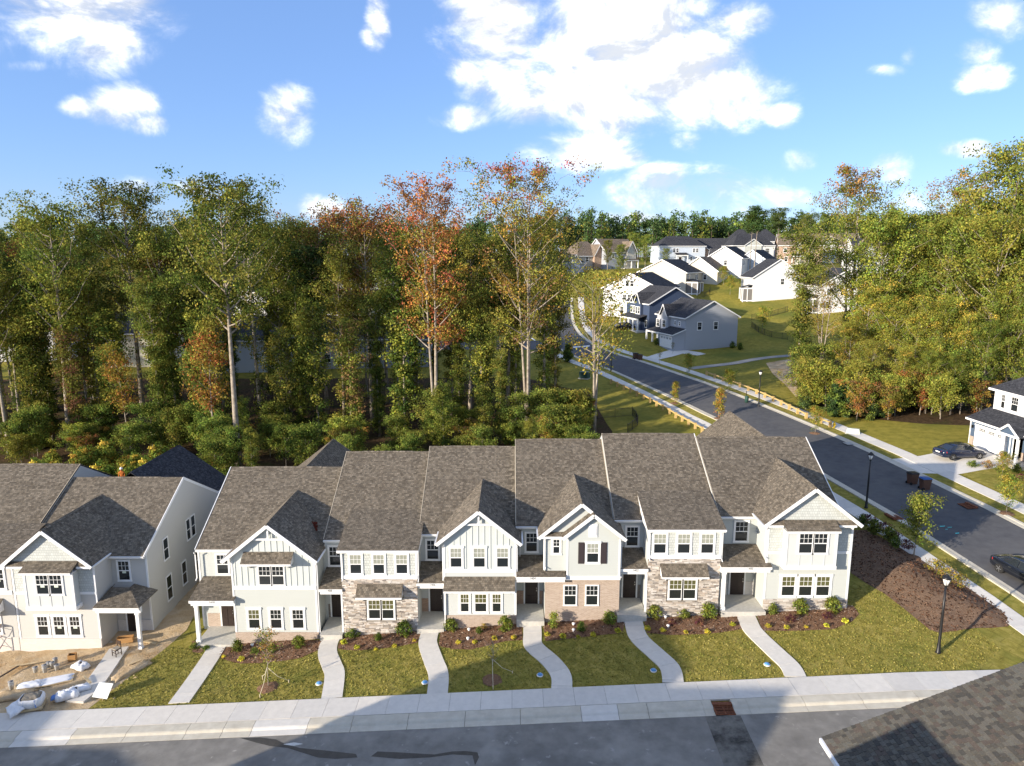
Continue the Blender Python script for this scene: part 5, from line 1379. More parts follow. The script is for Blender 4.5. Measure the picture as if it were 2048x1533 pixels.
# the house whose shingled roof cuts into the corner of the picture
def near_house():
    zE, sl = 8.5, .43
    xe, yf, xr = 9.5, 19.2, 16.4
    t = thing('townhouse', (16.4, 18.8, -1.3), 'townhouse whose brown shingled gable roof juts over the front street', 'townhouse', GO)
    zr = zE + sl * (xr - xe)
    m = MB(); m.courses([(2 * xr - xe - .4, yf - .3, -2.2), (xe + .4, yf - .3, -2.2), (xe + .4, yf - .3, zE), (xr, yf - .3, zr - .15), (2 * xr - xe - .4, yf - .3, zE)], .2, .016, (0, 1, 0))
    for x, o in ((xe + .4, -1), (2 * xr - xe - .4, 1)): m.courses([(x, yf - .3, -2.2), (x, 4, -2.2), (x, 4, zE), (x, yf - .3, zE)], .2, .016, (o, 0, 0))
    m.build('wall', SID, t)
    ys = 16.15     # real shingles from here to the rake
    roof_part(t, [[(xe, ys, zE), (xe, 4, zE), (xr, 4, zr), (xr, ys, zr)], [(2 * xr - xe, 4, zE), (2 * xr - xe, yf, zE), (xr, yf, zr), (xr, 4, zr)]], ROOF)
    d = Vector((1, 0, sl)).normalized(); n = Vector((-sl, 0, 1)).normalized(); L = (Vector((xr, 0, zr)) - Vector((xe, 0, zE))).length
    deck = flat(t, [(xe, yf, zE), (xe, ys, zE), (xr, ys, zr), (xr, yf, zr)], MORTAR, 'roof_deck')
    cols = [(.085, .078, .066), (.12, .11, .092), (.105, .096, .078), (.07, .066, .058), (.10, .082, .068), (.118, .112, .094)]
    SHM = [noisy('shingle_tab_%d' % (i + 1), [(.3, tuple(x * .8 for x in c)), (.7, tuple(x * 1.25 for x in c))], 30, .95, .006, 120, .1, 4) for i, c in enumerate(cols)]
    off = OFF[t.name]; tabs = []
    rr = random.Random(11); k = 0; v = 0.0
    while v < L - .02:
        y = yf + .02
        while y > ys:
            w = rr.uniform(.11, .24); y0 = max(y - w, ys); tabs.append((v, y0, y)); y -= w
        v += .135
    # the ones seen largest stand next to the rake and low on the slope
    def seen(tb):
        p = Vector((xe, (tb[1] + tb[2]) / 2, zE)) + d * tb[0]
        dep = p.y * CT - (p.z - CAMH) * ST; u = (1024 + FPX * p.x / dep); w = 766.5 - FPX * ((p.z - CAMH) * CT + p.y * ST) / dep
        return (0 if (u < 2060 and w < 1545) else 1, dep)
    tabs.sort(key=seen); rest = MB()
    for i, (v, y0, y1) in enumerate(tabs):
        th = rr.uniform(.012, .03); mi = rr.randrange(6)
        a = Vector((xe, 0, zE)) + d * (v - .006); b = a + d * .138
        c = [a + n * th, b + n * .004]
        P = [(a.x, y1 - .006, a.z), (a.x, y0 + .006, a.z), (b.x, y0 + .006, b.z), (b.x, y1 - .006, b.z)]
        Q = [(c[0].x, y1 - .006, c[0].z), (c[0].x, y0 + .006, c[0].z), (c[1].x, y0 + .006, c[1].z), (c[1].x, y1 - .006, c[1].z)]
        if i < 300:
            q = MB(); q.hexa(P + Q); q.build('shingle', SHM[mi], deck, uv=False)
        else: rest.hexa(P + Q, mi)
    o = rest.build('shingles', SHM, deck, uv=False); o['kind'] = 'stuff'
    f = MB(); f.bar((xe - .03, yf - .02, zE - .07), (xe - .03, 4, zE - .07), .10, .14); f.build('gutter', WHITE, t, uv=False)
    f = MB(); f.bar((xe, yf - .02, zE - .14), (xr, yf - .02, zr - .14), .04, .2); f.bar((2 * xr - xe, yf - .02, zE - .14), (xr, yf - .02, zr - .14), .044, .2); f.build('rake_board', WHITE, t, uv=False)
    # main body with the higher cross roof behind
    y0, y1, z0 = -3.0, 12.3, 8.3; ym = (y0 + y1) / 2; zt = z0 + 6.4
    w = MB(); w.courses([(xe + .4, y1, -2.2), (1.0, y1, -2.2), (1.0, y1, z0), (xe + .4, y1, z0)], .2, .016, (0, 1, 0)); w.courses([(1.0, y1, -2.2), (1.0, y0, -2.2), (1.0, y0, z0), (1.0, ym, zt - .1), (1.0, y1, z0)], .2, .016, (-1, 0, 0))
    w.build('main_wall', SID, t)
    roof_part(t, [[(24, y1 + .3, z0), (.6, y1 + .3, z0), (.6, ym, zt), (24, ym, zt)], [(.6, y0, z0), (24, y0, z0), (24, ym, zt), (.6, ym, zt)]], ROOF, 'main_roof')
    ga, gb, gy, gz_, gt = -3.4, 9.4, 12.2, 9.0, 12.3; gm = 3.0
    roof_part(t, [[(ga, gy + .3, gz_), (gm, gy + .3, gt), (gm, ym, gt), (ga, ym, gz_)], [(gb, ym, gz_), (gm, ym, gt), (gm, gy + .3, gt), (gb, gy + .3, gz_)]], ROOF, 'gable_roof')
    q = MB(); q.courses([(gb - .3, gy, -2.2), (ga + .3, gy, -2.2), (ga + .3, gy, gz_), (gm, gy, gt - .12), (gb - .3, gy, gz_)], .2, .016, (0, 1, 0)); q.courses([(ga + .3, gy, -2.2), (ga + .3, 4, -2.2), (ga + .3, 4, gz_), (ga + .3, gy, gz_)], .2, .016, (-1, 0, 0)); q.build('gable_wall', SIDB, t)
near_house()

# ------------------------------------------------------------------ vegetation
LEAF = leafmat('leaves')
BARK = noisy('pale_bark', [(.3, (.20, .165, .125)), (.6, (.36, .31, .25)), (.8, (.48, .43, .36))], 2.5, .95, .03, 14, .08, 5)
BARKD = noisy('dark_bark', [(.3, (.055, .042, .032)), (.7, (.13, .10, .075))], 3, .95, .03, 14, .08, 5)
C = dict(dk=(.060, .085, .020), gr=(.118, .142, .029), ol=(.185, .175, .036), yg=(.215, .205, .036), gd=(.34, .22, .045), ru=(.29, .125, .040), rd=(.27, .075, .045), br=(.19, .11, .052), lg=(.15, .185, .036), pn=(.055, .085, .030), pu=(.09, .032, .042))
def leaves_mesh(name, cen, sig, n_per, size, cols, seed, flat_=.7, up=.35):
    """cen (k,3) clump centres, sig (k,) spread; cols list of (k?,3) base colours per clump"""
    r = np.random.default_rng(seed)
    k = len(cen); N = k * n_per
    c = np.repeat(np.asarray(cen, float), n_per, 0); s = np.repeat(np.asarray(sig, float), n_per)[:, None]
    off = np.clip(r.normal(size=(N, 3)), -1.7, 1.7) * s * np.array([1, 1, flat_])
    pos = c + off
    nrm = r.normal(size=(N, 3)) + off / (s + 1e-6) * .95 + np.array([0, 0, up]); nrm /= np.linalg.norm(nrm, axis=1)[:, None]
    t = np.cross(nrm, r.normal(size=(N, 3))); t /= np.linalg.norm(t, axis=1)[:, None]; b = np.cross(nrm, t)
    sz = size * r.uniform(.6, 1.35, size=(N, 1)); t = t * sz; b = b * sz * r.uniform(.5, .8, size=(N, 1))
    V = np.stack([pos - t * .5, pos + b * .5, pos + t * .5, pos - b * .5], 1).reshape(-1, 3)
    col = np.repeat(np.asarray(cols, float) * r.uniform(.6, 1.5, size=(k, 1)), n_per, 0) * r.uniform(.7, 1.35, size=(N, 1)) * (1 + r.normal(size=(N, 3)) * .07)
    col = np.clip(col, .002, .9)
    me = bpy.data.meshes.new(name)
    me.vertices.add(4 * N); me.loops.add(4 * N); me.polygons.add(N)
    me.vertices.foreach_set('co', V.astype(np.float32).ravel())
    me.loops.foreach_set('vertex_index', np.arange(4 * N, dtype=np.int32))
    me.polygons.foreach_set('loop_start', np.arange(0, 4 * N, 4, dtype=np.int32))
    me.update(calc_edges=True); me.validate()
    at = me.attributes.new('col', 'FLOAT_COLOR', 'POINT')
    at.data.foreach_set('color', np.repeat(np.hstack([col, np.ones((N, 1))]), 4, 0).astype(np.float32).ravel())
    me.materials.append(LEAF)
    return me
def tree_meshes(seed, Ht, h0, Rr, pal, top=None, dens=1.0, leaf=.235, trunk_r=.28, limbs=16, lean=0.0, forks=1, n_per=56, shape='oval', bark=None, low=0.0, curve=.6, per_limb=6, sigma=.52, fullness=1.2):
    """one tree: tapered trunk with limbs, and a crown of leaf clumps hung on the limbs"""
    r = random.Random(seed); mb = MB(); cen, sig, col = [], [], []
    def pick(z):
        p = pal
        if top and r.random() < max(0, min(1, (z / Ht - top[1]) / .18)): p = top[0]
        return C[r.choice(p)]
    stems = []
    for f in range(forks):
        a = r.uniform(0, 6.28); ln = lean if f == 0 else lean + r.uniform(-.12, .12)
        pts, x, y = [], 0.0, 0.0
        la = r.uniform(-.6, .6); n = 9
        for i in range(n):
            q = i / (n - 1)
            spread = 0 if f == 0 else .35 * q
            x = lean * Ht * q + math.sin(q * 3 + la) * curve * q * .5 + math.cos(a) * spread * Rr
            y = math.sin(q * 2.3 + la * 2) * curve * q * .5 + math.sin(a) * spread * Rr
            pts.append(Vector((x, y, Ht * .96 * q - (.3 if i == 0 else 0))))
        rad = [trunk_r * (1 - .93 * (i / (n - 1)) ** .8) * (1.25 if i == 0 else 1) * (1 if f == 0 else .75) for i in range(n)]
        mb.tube(pts, rad, 7); stems.append((pts, rad))
    def along(pts, z):
        for a, b in zip(pts, pts[1:]):
            if a.z <= z <= b.z: return a + (b - a) * ((z - a.z) / (b.z - a.z))
        return pts[-1]
    for i in range(limbs):
        q = (i + r.uniform(0, .9)) / limbs
        z0 = h0 * .86 + (Ht * .9 - h0 * .86) * q
        pts, rad = stems[i % len(stems)]
        base = along(pts, z0); qq = (z0 - h0 * .8) / max(.1, Ht - h0 * .8)
        if shape == 'oval': prof = max(.18, math.sin(math.pi * min(1, .16 + .80 * qq)) ** .8)
        elif shape == 'vase': prof = .35 + .65 * min(1, qq * 1.5) * (1.0 if qq < .8 else (1 - qq) / .2 * .7 + .3)
        elif shape == 'round': prof = max(.3, math.sin(math.pi * min(1, .14 + .78 * qq)) ** .5)
        elif shape == 'cone': prof = max(.1, 1 - qq * .9)
        else: prof = 1
        L = Rr * prof * r.uniform(.55, 1.2); a = i * 2.4 + r.uniform(-.5, .5)
        rise = r.uniform(.5, 1.5) * (1.0 if shape != 'cone' else .1)
        P = [base]
        for j in range(1, 5):
            t = j / 4; P.append(base + Vector((math.cos(a + t * r.uniform(-.25, .25)) * L * t, math.sin(a) * L * t, L * rise * t ** 1.2)) + Vector((r.uniform(-.1, .1), r.uniform(-.1, .1), r.uniform(-.1, .1))) * L * .3)
        for p_ in P:
            if p_.z > Ht * .965: p_.z = Ht * .965
        r0 = max(.02, trunk_r * .34 * (1 - qq * .7)); mb.tube(P, [r0 * (1 - .8 * j / 4) for j in range(5)], 5, cap=False)
        for j in range(per_limb):
            t = r.uniform(.35, 1.05); k = min(3, int(t * 4)); p = P[k] + (P[k + 1] - P[k]) * (t * 4 - k)
            p = p + Vector((r.gauss(0, .22), r.gauss(0, .22), r.gauss(.1, .22))) * max(1, L * .45)
            if p.z > Ht: p.z = Ht - r.random()
            cen.append(tuple(p)); sig.append(sigma * r.uniform(.7, 1.35)); col.append(pick(p.z))
    for i in range(int(limbs * fullness)):      # inner crown
        z = h0 + (Ht * .92 - h0) * r.random(); p = along(stems[i % len(stems)][0], z); w = Rr * .45 * math.sin(math.pi * min(.95, .2 + .75 * (z - h0) / (Ht - h0)))
        cen.append((p.x + r.gauss(0, w), p.y + r.gauss(0, w), z + r.gauss(0, .5))); sig.append(sigma * r.uniform(.7, 1.3)); col.append(pick(z))
    for i in range(int(limbs * .6)):         # leader tip
        p = along(stems[i % len(stems)][0], Ht * r.uniform(.8, .96)); cen.append((p.x + r.gauss(0, Rr * .22), p.y + r.gauss(0, Rr * .22), min(Ht, p.z + r.uniform(0, .06) * Ht))); sig.append(sigma * r.uniform(.6, 1)); col.append(pick(p.z))
    for i in range(int(low * Ht * 2)):          # epicormic leaves and ivy up the stem
        z = r.uniform(.04, .95) * h0; p = along(stems[0][0], z); w = .35 + .4 * r.random()
        cen.append((p.x + r.gauss(0, w), p.y + r.gauss(0, w), z)); sig.append(.36); col.append(pick(z))
    tm = mb.mesh('trunk', bark or BARK, uv=False)
    cm = leaves_mesh('crown', cen, sig, max(6, int(n_per * dens)), leaf, col, seed)
    return tm, cm
TN = [0]
def place(proto, name, x, y, label, cat, group=None, rz=None, s=1.0, z=None, sz=None):
    o = link(name, None); o.location = (x, y, (g(x, y) if z is None else z)); o.rotation_euler = (0, 0, random.uniform(0, 6.28) if rz is None else rz)
    o.scale = (s, s, sz or s); o.empty_display_size = .3
    tag(o, label, cat, group)
    link('trunk', proto[0], o); link('crown', proto[1], o)
    return o
PT = {}
def proto(key, **k): PT[key] = (tree_meshes(**k), k['Ht'])
proto('oakA', seed=1, Ht=28, h0=15, Rr=4.8, pal=['gr', 'gr', 'dk', 'ol', 'ol'], limbs=28, per_limb=8, shape='round', trunk_r=.36)
proto('oakB', seed=2, Ht=28, h0=14, Rr=4.4, pal=['gr', 'ol', 'ol', 'yg', 'gr'], limbs=26, per_limb=7, shape='round', trunk_r=.33, lean=.02)
proto('oakC', seed=3, Ht=28, h0=16, Rr=4.4, pal=['gr', 'dk', 'gr', 'ol'], limbs=22, per_limb=7, trunk_r=.30, low=.8, dens=.8)
proto('popA', seed=4, Ht=28, h0=13, Rr=3.4, pal=['ol', 'yg', 'gr', 'ol'], limbs=26, per_limb=7, trunk_r=.28, low=1.2)
proto('rust', seed=5, Ht=26, h0=13, Rr=4.0, pal=['ol', 'ol', 'gd', 'br', 'gr', 'ol'], top=(['ru', 'br', 'ol', 'br'], .78), limbs=24, per_limb=7, dens=.75, trunk_r=.27)
proto('red', seed=6, Ht=30, h0=12, Rr=4.6, pal=['ru', 'gd', 'ol', 'ru', 'ol', 'rd'], top=(['rd', 'ru', 'ru', 'br'], .66), limbs=34, per_limb=8, dens=.8, forks=2, trunk_r=.30, shape='round')
proto('twin', seed=7, Ht=32, h0=12, Rr=6.4, pal=['ol', 'gd', 'ol', 'ol', 'yg', 'br'], top=(['ru', 'rd', 'gr', 'ol'], .80), limbs=44, per_limb=8, dens=.75, forks=3, trunk_r=.30, shape='round')
proto('ivy', seed=8, Ht=26, h0=19, Rr=3.4, pal=['dk', 'gr', 'gr', 'ol'], limbs=16, per_limb=7, low=4.0, trunk_r=.26)
proto('slim', seed=9, Ht=18, h0=8, Rr=2.2, pal=['gr', 'ol', 'yg', 'dk'], limbs=18, per_limb=5, low=1.5, trunk_r=.15, leaf=.25)
proto('slimB', seed=10, Ht=18, h0=10, Rr=2.0, pal=['ol', 'gr', 'br', 'gr'], limbs=16, per_limb=5, low=2.5, trunk_r=.14, lean=.07, leaf=.25)
proto('goldslim', seed=11, Ht=16, h0=6, Rr=2.3, pal=['gd', 'yg', 'ru', 'ol'], limbs=18, per_limb=5, dens=.7, trunk_r=.13, lean=-.08, leaf=.24)
proto('under', seed=12, Ht=8, h0=1.6, Rr=3.0, pal=['gr', 'lg', 'ol', 'dk', 'lg'], limbs=20, per_limb=6, trunk_r=.09, leaf=.23, sigma=.42)
proto('underY', seed=13, Ht=7, h0=1.2, Rr=2.8, pal=['yg', 'lg', 'ol', 'yg'], limbs=18, per_limb=6, trunk_r=.08, leaf=.22, sigma=.4)
proto('underR', seed=14, Ht=6, h0=1.2, Rr=2.2, pal=['br', 'ru', 'gd', 'ol'], limbs=14, per_limb=5, trunk_r=.07, leaf=.22, sigma=.36, dens=.7)
proto('yelA', seed=15, Ht=22, h0=5, Rr=5.2, pal=['yg', 'ol', 'yg', 'lg', 'gr'], limbs=36, per_limb=9, trunk_r=.30, leaf=.24)
proto('yelB', seed=16, Ht=20, h0=4, Rr=4.4, pal=['yg', 'gd', 'ol', 'yg', 'yg', 'lg'], limbs=32, per_limb=8, trunk_r=.26, leaf=.235)
proto('yelC', seed=17, Ht=24, h0=6, Rr=5.0, pal=['gr', 'ol', 'lg', 'gr', 'yg'], limbs=34, per_limb=9, trunk_r=.3, leaf=.24)
proto('redtop', seed=18, Ht=28, h0=10, Rr=5.2, pal=['yg', 'ol', 'yg', 'lg'], top=(['ru', 'ru', 'br', 'ol'], .76), limbs=34, per_limb=8, dens=.8, forks=2, trunk_r=.34, low=.8)
proto('sparse', fullness=.2, seed=19, Ht=15.5, h0=6.5, Rr=5.0, pal=['yg', 'gd', 'ol', 'yg'], limbs=26, per_limb=5, dens=.5, forks=3, trunk_r=.22, shape='vase', leaf=.22, sigma=.5)
proto('pine', seed=20, Ht=24, h0=17, Rr=2.6, pal=['pn', 'pn', 'dk'], limbs=16, per_limb=5, trunk_r=.20, bark=BARK, leaf=.32)
proto('youngpine', seed=21, Ht=4.5, h0=.4, Rr=1.6, pal=['pn', 'lg', 'pn'], limbs=22, per_limb=5, trunk_r=.06, shape='cone', leaf=.26, sigma=.24)
proto('scrub', seed=22, Ht=3.4, h0=.3, Rr=1.6, pal=['yg', 'lg', 'gd', 'yg'], limbs=18, per_limb=5, trunk_r=.04, shape='cone', leaf=.24, sigma=.28)
def tall(key, bx, Y, ytop, label, name='tree', group=None, rz=None, cat='tree', wide=1.0):
    z = g(0, Y)
    for _ in range(4):
        x = col_x(bx, Y, z); z = g(x, Y)
    zt = at_y(bx, ytop, Y)[1]
    p, Ht = PT[key]; s = (zt - z) / Ht
    return place(p, name, x, Y, label, cat, group, rz, s * wide, None, s)
WG = 'trees of the wood behind the row'
def where(bx, Y=None):
    for lim, w in ((-5, 'beyond the building site'), (200, 'behind the scaffolded townhouse'), (390, 'behind the unfinished townhouse'), (650, 'behind number 1410'), (840, 'behind number 1408'), (1030, 'behind number 1406'), (1210, 'behind number 1404')):
        if bx < lim: return w
    return 'behind number 1402'
def deep(Y): return 'at the front of the wood' if Y < 91 else ('in the middle of the wood' if Y < 103 else 'deep in the wood')
BASE = {'oakA': 'tall broad-crowned green tree', 'oakB': 'tall olive-green tree', 'oakC': 'tall dark-green tree with leafy stem', 'popA': 'tall narrow yellow-olive tree', 'rust': 'tall tree with rust-brown top', 'red': 'tall red-leaved tree', 'ivy': 'ivy-clad slender tree',
        'slim': 'slim green sapling', 'slimB': 'slim leaning ivy-stemmed sapling', 'goldslim': 'slim golden-leaved sapling', 'under': 'leafy green bush', 'underY': 'yellow-green bush', 'underR': 'russet bush', 'pine': 'thin dark pine'}
def wl(key, bx, Y): return '%s %s, %s' % (BASE[key], deep(Y), where(bx))
# named trees
tall('oakB', 140, 91, 388, 'leaning pale-trunked tree with olive crown standing out of the yellow scrub', rz=.3)
tall('oakA', 290, 97, 362, 'tall round-topped green tree with open airy crown above the cream house')
tall('oakA', 478, 81.5, 346, 'tallest green tree with straight bare trunk behind the 1410 townhouse roof', rz=1.0)
tall('oakC', 524, 92, 372, 'straight bare-trunked tree in front of the pale-blue house', rz=2)
tall('red', 873, 87, 352, 'tall forked tree with red and orange crown behind the row', rz=.0, wide=1.0)
tall('twin', 1056, 87.5, 322, 'tall twin-trunked tree with rusty crown, tallest behind the 1404 townhouse', rz=.5)
tall('popA', 1088, 96, 420, 'straight bare trunk with thin crown beside the twin-trunked tree', rz=3)
tall('sparse', 1188, 88, 545, 'sparse yellow-leaved tree with bare forked trunk beside the side street', rz=1.2)
tall('goldslim', 262, 89, 690, 'bent sapling with golden fan of leaves against the dark wood', rz=0)
tall('rust', 705, 101, 395, 'tall tree with rust-brown top between the oaks and the red tree', rz=1)
tall('goldslim', 430, 84, 640, 'thin orange-leaved sapling beside the tallest green tree', rz=2.5)
# the rest of the wood
rw = random.Random(21)
fill = [(15, 98, 430, 'red'), (62, 103, 470, 'popA'), (95, 99, 490, 'oakB'), (190, 106, 470, 'oakB'), (245, 112, 485, 'popA'), (345, 96, 450, 'oakB'), (400, 99, 425, 'popA'),
        (435, 108, 420, 'oakB'), (565, 98, 425, 'oakB'), (600, 108, 470, 'popA'), (640, 112, 455, 'pine'), (655, 102, 412, 'rust'), (690, 95, 480, 'popA'), (745, 97, 405, 'rust'), (775, 106, 415, 'rust'), (800, 93, 450, 'popA'),
        (830, 104, 430, 'popA'), (905, 100, 440, 'popA'), (940, 98, 462, 'oakB'), (975, 104, 456, 'popA'), (1015, 102, 450, 'oakB'), (1110, 104, 490, 'popA'),
        (-40, 92, 470, 'oakB'), (20, 90, 520, 'oakB'), (180, 96, 550, 'oakC'), (45, 94, 505, 'oakC'), (108, 94, 545, 'ivy'), (75, 91, 640, 'slim'), (205, 95, 530, 'popA'), (165, 90, 660, 'slimB'), (5, 95, 500, 'popA'), (345, 92, 560, 'slimB'), (450, 97, 480, 'popA'), (395, 95, 520, 'oakC'), (575, 101, 470, 'oakB'), (60, 106, 590, 'ivy'), (135, 106, 600, 'ivy'), (215, 104, 590, 'ivy'), (325, 108, 560, 'ivy'), (470, 106, 600, 'ivy'), (545, 110, 590, 'ivy'), (625, 106, 600, 'ivy'), (705, 104, 590, 'ivy'), (870, 106, 590, 'ivy'), (360, 90, 540, 'ivy'), (605, 94, 560, 'ivy'), (640, 90, 600, 'slim'), (760, 92, 570, 'ivy'), (720, 90, 640, 'slimB'),
        (920, 92, 590, 'ivy'), (965, 90, 570, 'slim'), (1000, 88.5, 620, 'ivy'), (810, 90, 520, 'slim'), (575, 88, 660, 'slim'), (410, 88, 620, 'slim'), (325, 88, 560, 'ivy'), (230, 92, 620, 'slim'), (90, 92, 620, 'slim')]
for (bx, Y, yt, key) in fill: tall(key, bx, Y, yt, wl(key, bx, Y), 'sapling' if 'slim' in key else 'tree', WG)
for k in range(26):
    key = rw.choice(['oakB', 'oakB', 'oakC', 'popA', 'popA', 'popA', 'pine', 'rust'])
    bx = rw.uniform(-120, 1110); Y = rw.uniform(97, 116)
    if 235 < bx < 320 or 480 < bx < 600: 
        if rw.random() < .6: continue
    tall(key, bx, Y, rw.uniform(470, 540), wl(key, bx, Y), group=WG)
for k in range(72):
    key = rw.choice(['under', 'under', 'underY', 'under', 'underR', 'under', 'slim'])
    bx = rw.uniform(-30, 1180); Y = rw.uniform(72, 88) if bx > 430 else rw.uniform(84, 94)
    x = col_x(bx, Y, -1); p, Ht = PT[key]
    if x > 10 and Y > 80: continue
    s = rw.uniform(.4, .85) * (.8 if 'slim' in key else 1)
    place(p, 'bush' if 'under' in key else 'sapling', x, Y, wl(key, bx, Y), 'bush' if 'under' in key else 'tree', WG, None, s)
for k in range(34):
    bx = rw.uniform(70, 340); Y = rw.uniform(67, 82); x = col_x(bx, Y, -3)
    place(PT['scrub'][0], 'scrub_bush', x, Y, 'feathery yellow-green scrub on the cleared strip behind the building site', 'bush', 'scrub on the cleared strip', None, rw.uniform(.6, 1.1))
for k in range(18):      # the wood runs on past the edge of the picture
    key = rw.choice(['oakB', 'oakC', 'popA', 'oakB']); bx = rw.uniform(-480, -60); Y = rw.uniform(88, 112)
    tall(key, bx, Y, rw.uniform(440, 520), wl(key, bx, Y), group=WG)
# wood beyond the side street
RG = 'trees of the wood beyond the side street'
tall('ivy', 1592, 101, 452, 'dark ivy-covered tree at the edge of the gravel path wood', rz=0, wide=1.25)
tall('redtop', 1690, 108, 328, 'tall tree with red crown top above yellow leaves beyond the fence', rz=.4)
tall('sparse', 1640, 112, 560, 'thin leaning tree before the white house', rz=2)
tall('yelC', 1985, 96, 286, 'tallest yellow-green tree above the slate-blue house', rz=1)
tall('redtop', 1900, 112, 342, 'tall tree with thin brownish top beside the tallest yellow-green tree', rz=2)
YL = {'yelA': 'broad yellow-green tree', 'yelB': 'golden-green tree', 'yelC': 'leafy green tree'}
for (bx, Y, yt, key) in [(1745, 103, 420, 'yelA'), (1790, 108, 470, 'yelB'), (1830, 104, 455, 'yelA'), (1870, 98, 440, 'yelC'), (1920, 104, 400, 'yelA'), (1960, 90, 430, 'yelA'), (2020, 92, 380, 'yelC'), (2060, 96, 340, 'yelC'), (2085, 90, 420, 'yelA'),
                         (1720, 97, 560, 'yelB'), (1775, 93, 590, 'yelB'), (1820, 90, 610, 'yelA'), (1870, 88, 590, 'yelB'), (1915, 87, 620, 'yelB'), (1960, 85, 640, 'yelC'), (2005, 86, 560, 'yelA'), (1690, 93, 640, 'yelB'), (1735, 90, 680, 'yelA'), (1655, 96, 690, 'yelC'),
                         (1800, 86.5, 690, 'yelB'), (1850, 85, 700, 'yelA'), (1900, 84, 710, 'yelC'), (2048, 84, 600, 'yelC'), (2100, 100, 330, 'yelC'), (1810, 118, 430, 'yelC'), (1860, 120, 425, 'yelC')]:
    tall(key, bx, Y, yt, '%s %s' % (YL[key], ('in the front row' if Y < 91 else 'in the middle row' if Y < 100 else 'in the back row') + (' beside the slate-blue house' if bx > 1890 else ' behind the open lawn' if bx > 1700 else ' near the log fence')), group=RG)
for k in range(40):
    key = rw.choice(['underY', 'underY', 'under', 'youngpine', 'underY', 'youngpine', 'underR']); bx = rw.uniform(1610, 1960); Y = rw.uniform(82, 90) + max(0, (1700 - bx) * .08)
    x = col_x(bx, Y, 3.4)
    place(PT[key][0], 'bush', x, Y, {'underY': 'yellow-green bush at the edge of the open lawn', 'under': 'green bush at the edge of the open lawn', 'youngpine': 'young bushy pine at the edge of the open lawn', 'underR': 'russet bush at the edge of the open lawn'}[key], 'bush', 'bushes along the open lawn', None, rw.uniform(.5, 1.0))
for k in range(13):
    bx = rw.uniform(1085, 1165); Y = rw.uniform(76, 90); x = col_x(bx, Y, 0)
    place(PT[rw.choice(['underY', 'under', 'underR'])][0], 'bush', x, Y, 'small yellowing tree between the wood and the side street', 'bush', 'bushes beside the grass bank', None, rw.uniform(.45, .85))
# tall pines beside the hill houses
for bx, Y, yt, lb in ((1499, 205, 421, 'pair of very tall thin pines beside the white houses'), (1507, 203, 412, 'pair of very tall thin pines beside the white houses'), (1553, 215, 416, 'lone tall pine behind the tan brick house'), (1612, 190, 420, 'dark bushy tree on the hill behind the ivy-covered tree')):
    tall('pine' if bx < 1600 else 'oakC', bx, Y, yt, lb, 'pine_tree' if bx < 1600 else 'tree', 'tall pines beside the houses', wide=1.2)
for bx, by, s in ((1240, 560, 1.0), (1290, 545, 1.1), (1215, 540, .9), (1265, 530, 1.1), (1330, 545, .7), (1540, 545, .6), (1480, 570, .35), (1455, 575, .3), (1520, 555, .4), (1425, 560, .4)):
    p = hit(by and bx, by); place(PT['yelC' if s > .6 else 'under'][0], 'tree', p.x, p.y, 'rounded dark-green tree among the hill houses', 'tree', 'trees among the hill houses', None, s * .42)
# far woods on the skyline
def far_woods():
    r = np.random.default_rng(5); cen, sig, col, T = [], [], [], MB()
    rr = random.Random(9)
    for k in range(900):
        y = rr.uniform(290, 400) if k % 3 else rr.uniform(288, 312); x = rr.uniform(-.78, .78) * y
        h = rr.uniform(15, 21) if x / y > -.05 else rr.uniform(13, 19)
        z = g(x, y); pine = rr.random() < .6; base = C['pn'] if pine else C[rr.choice(['gr', 'ol', 'dk', 'gr'])]
        sh = rr.uniform(.8, 1.5)
        T.tube([(x, y, z - .5), (x, y, z + h * .85)], [.25, .1], 4, cap=False)
        for j in range(13):
            q = rr.random(); lo = .38 if pine else .15
            zz = z + h * (lo + (1 - lo) * q); w = (2.2 if pine else 3.2) * (1.05 - q * .75)
            cen.append((x + rr.gauss(0, w * .6), y + rr.gauss(0, w * .6), zz)); sig.append(.95); col.append(tuple(c * sh for c in base))
    me = leaves_mesh('far_woods', cen, sig, 24, .85, col, 77)
    o = tag(link('far_woods', me), 'dark pine and broadleaf woods along the skyline', 'woods', kind='stuff')
    t = T.build('trunk', BARKD, o, off=Vector((0, 0, 0)), uv=False); t['kind'] = 'stuff'
far_woods()

# ------------------------------------------------------------------ young trees and garden plants
proto('street', seed=31, Ht=4.6, h0=1.7, Rr=.95, pal=['ol', 'yg', 'gr', 'ol'], limbs=22, per_limb=4, trunk_r=.05, leaf=.13, sigma=.20, n_per=30, shape='vase', curve=.15)
proto('streety', seed=32, Ht=3.6, h0=1.3, Rr=.75, pal=['yg', 'lg', 'yg', 'gd'], limbs=18, per_limb=4, trunk_r=.035, leaf=.12, sigma=.20, n_per=30, curve=.1)
proto('thin', seed=33, Ht=3.6, h0=1.5, Rr=.55, pal=['ol', 'br', 'gr', 'ru'], limbs=14, per_limb=3, trunk_r=.03, leaf=.08, sigma=.13, n_per=16, curve=.12)
proto('bare', seed=34, Ht=3.0, h0=1.4, Rr=.5, pal=['br', 'br', 'ol'], limbs=16, per_limb=2, trunk_r=.025, leaf=.05, sigma=.12, n_per=7, curve=.1)
proto('column', seed=35, Ht=4.2, h0=.7, Rr=.5, pal=['gd', 'ol', 'ru', 'yg'], limbs=22, per_limb=4, trunk_r=.05, leaf=.16, sigma=.2, n_per=20, shape='col', curve=.1)
STK = plain('stake_wood', (.62, .52, .36), .8); ROPE = plain('guy_rope', (.72, .64, .46), .8)
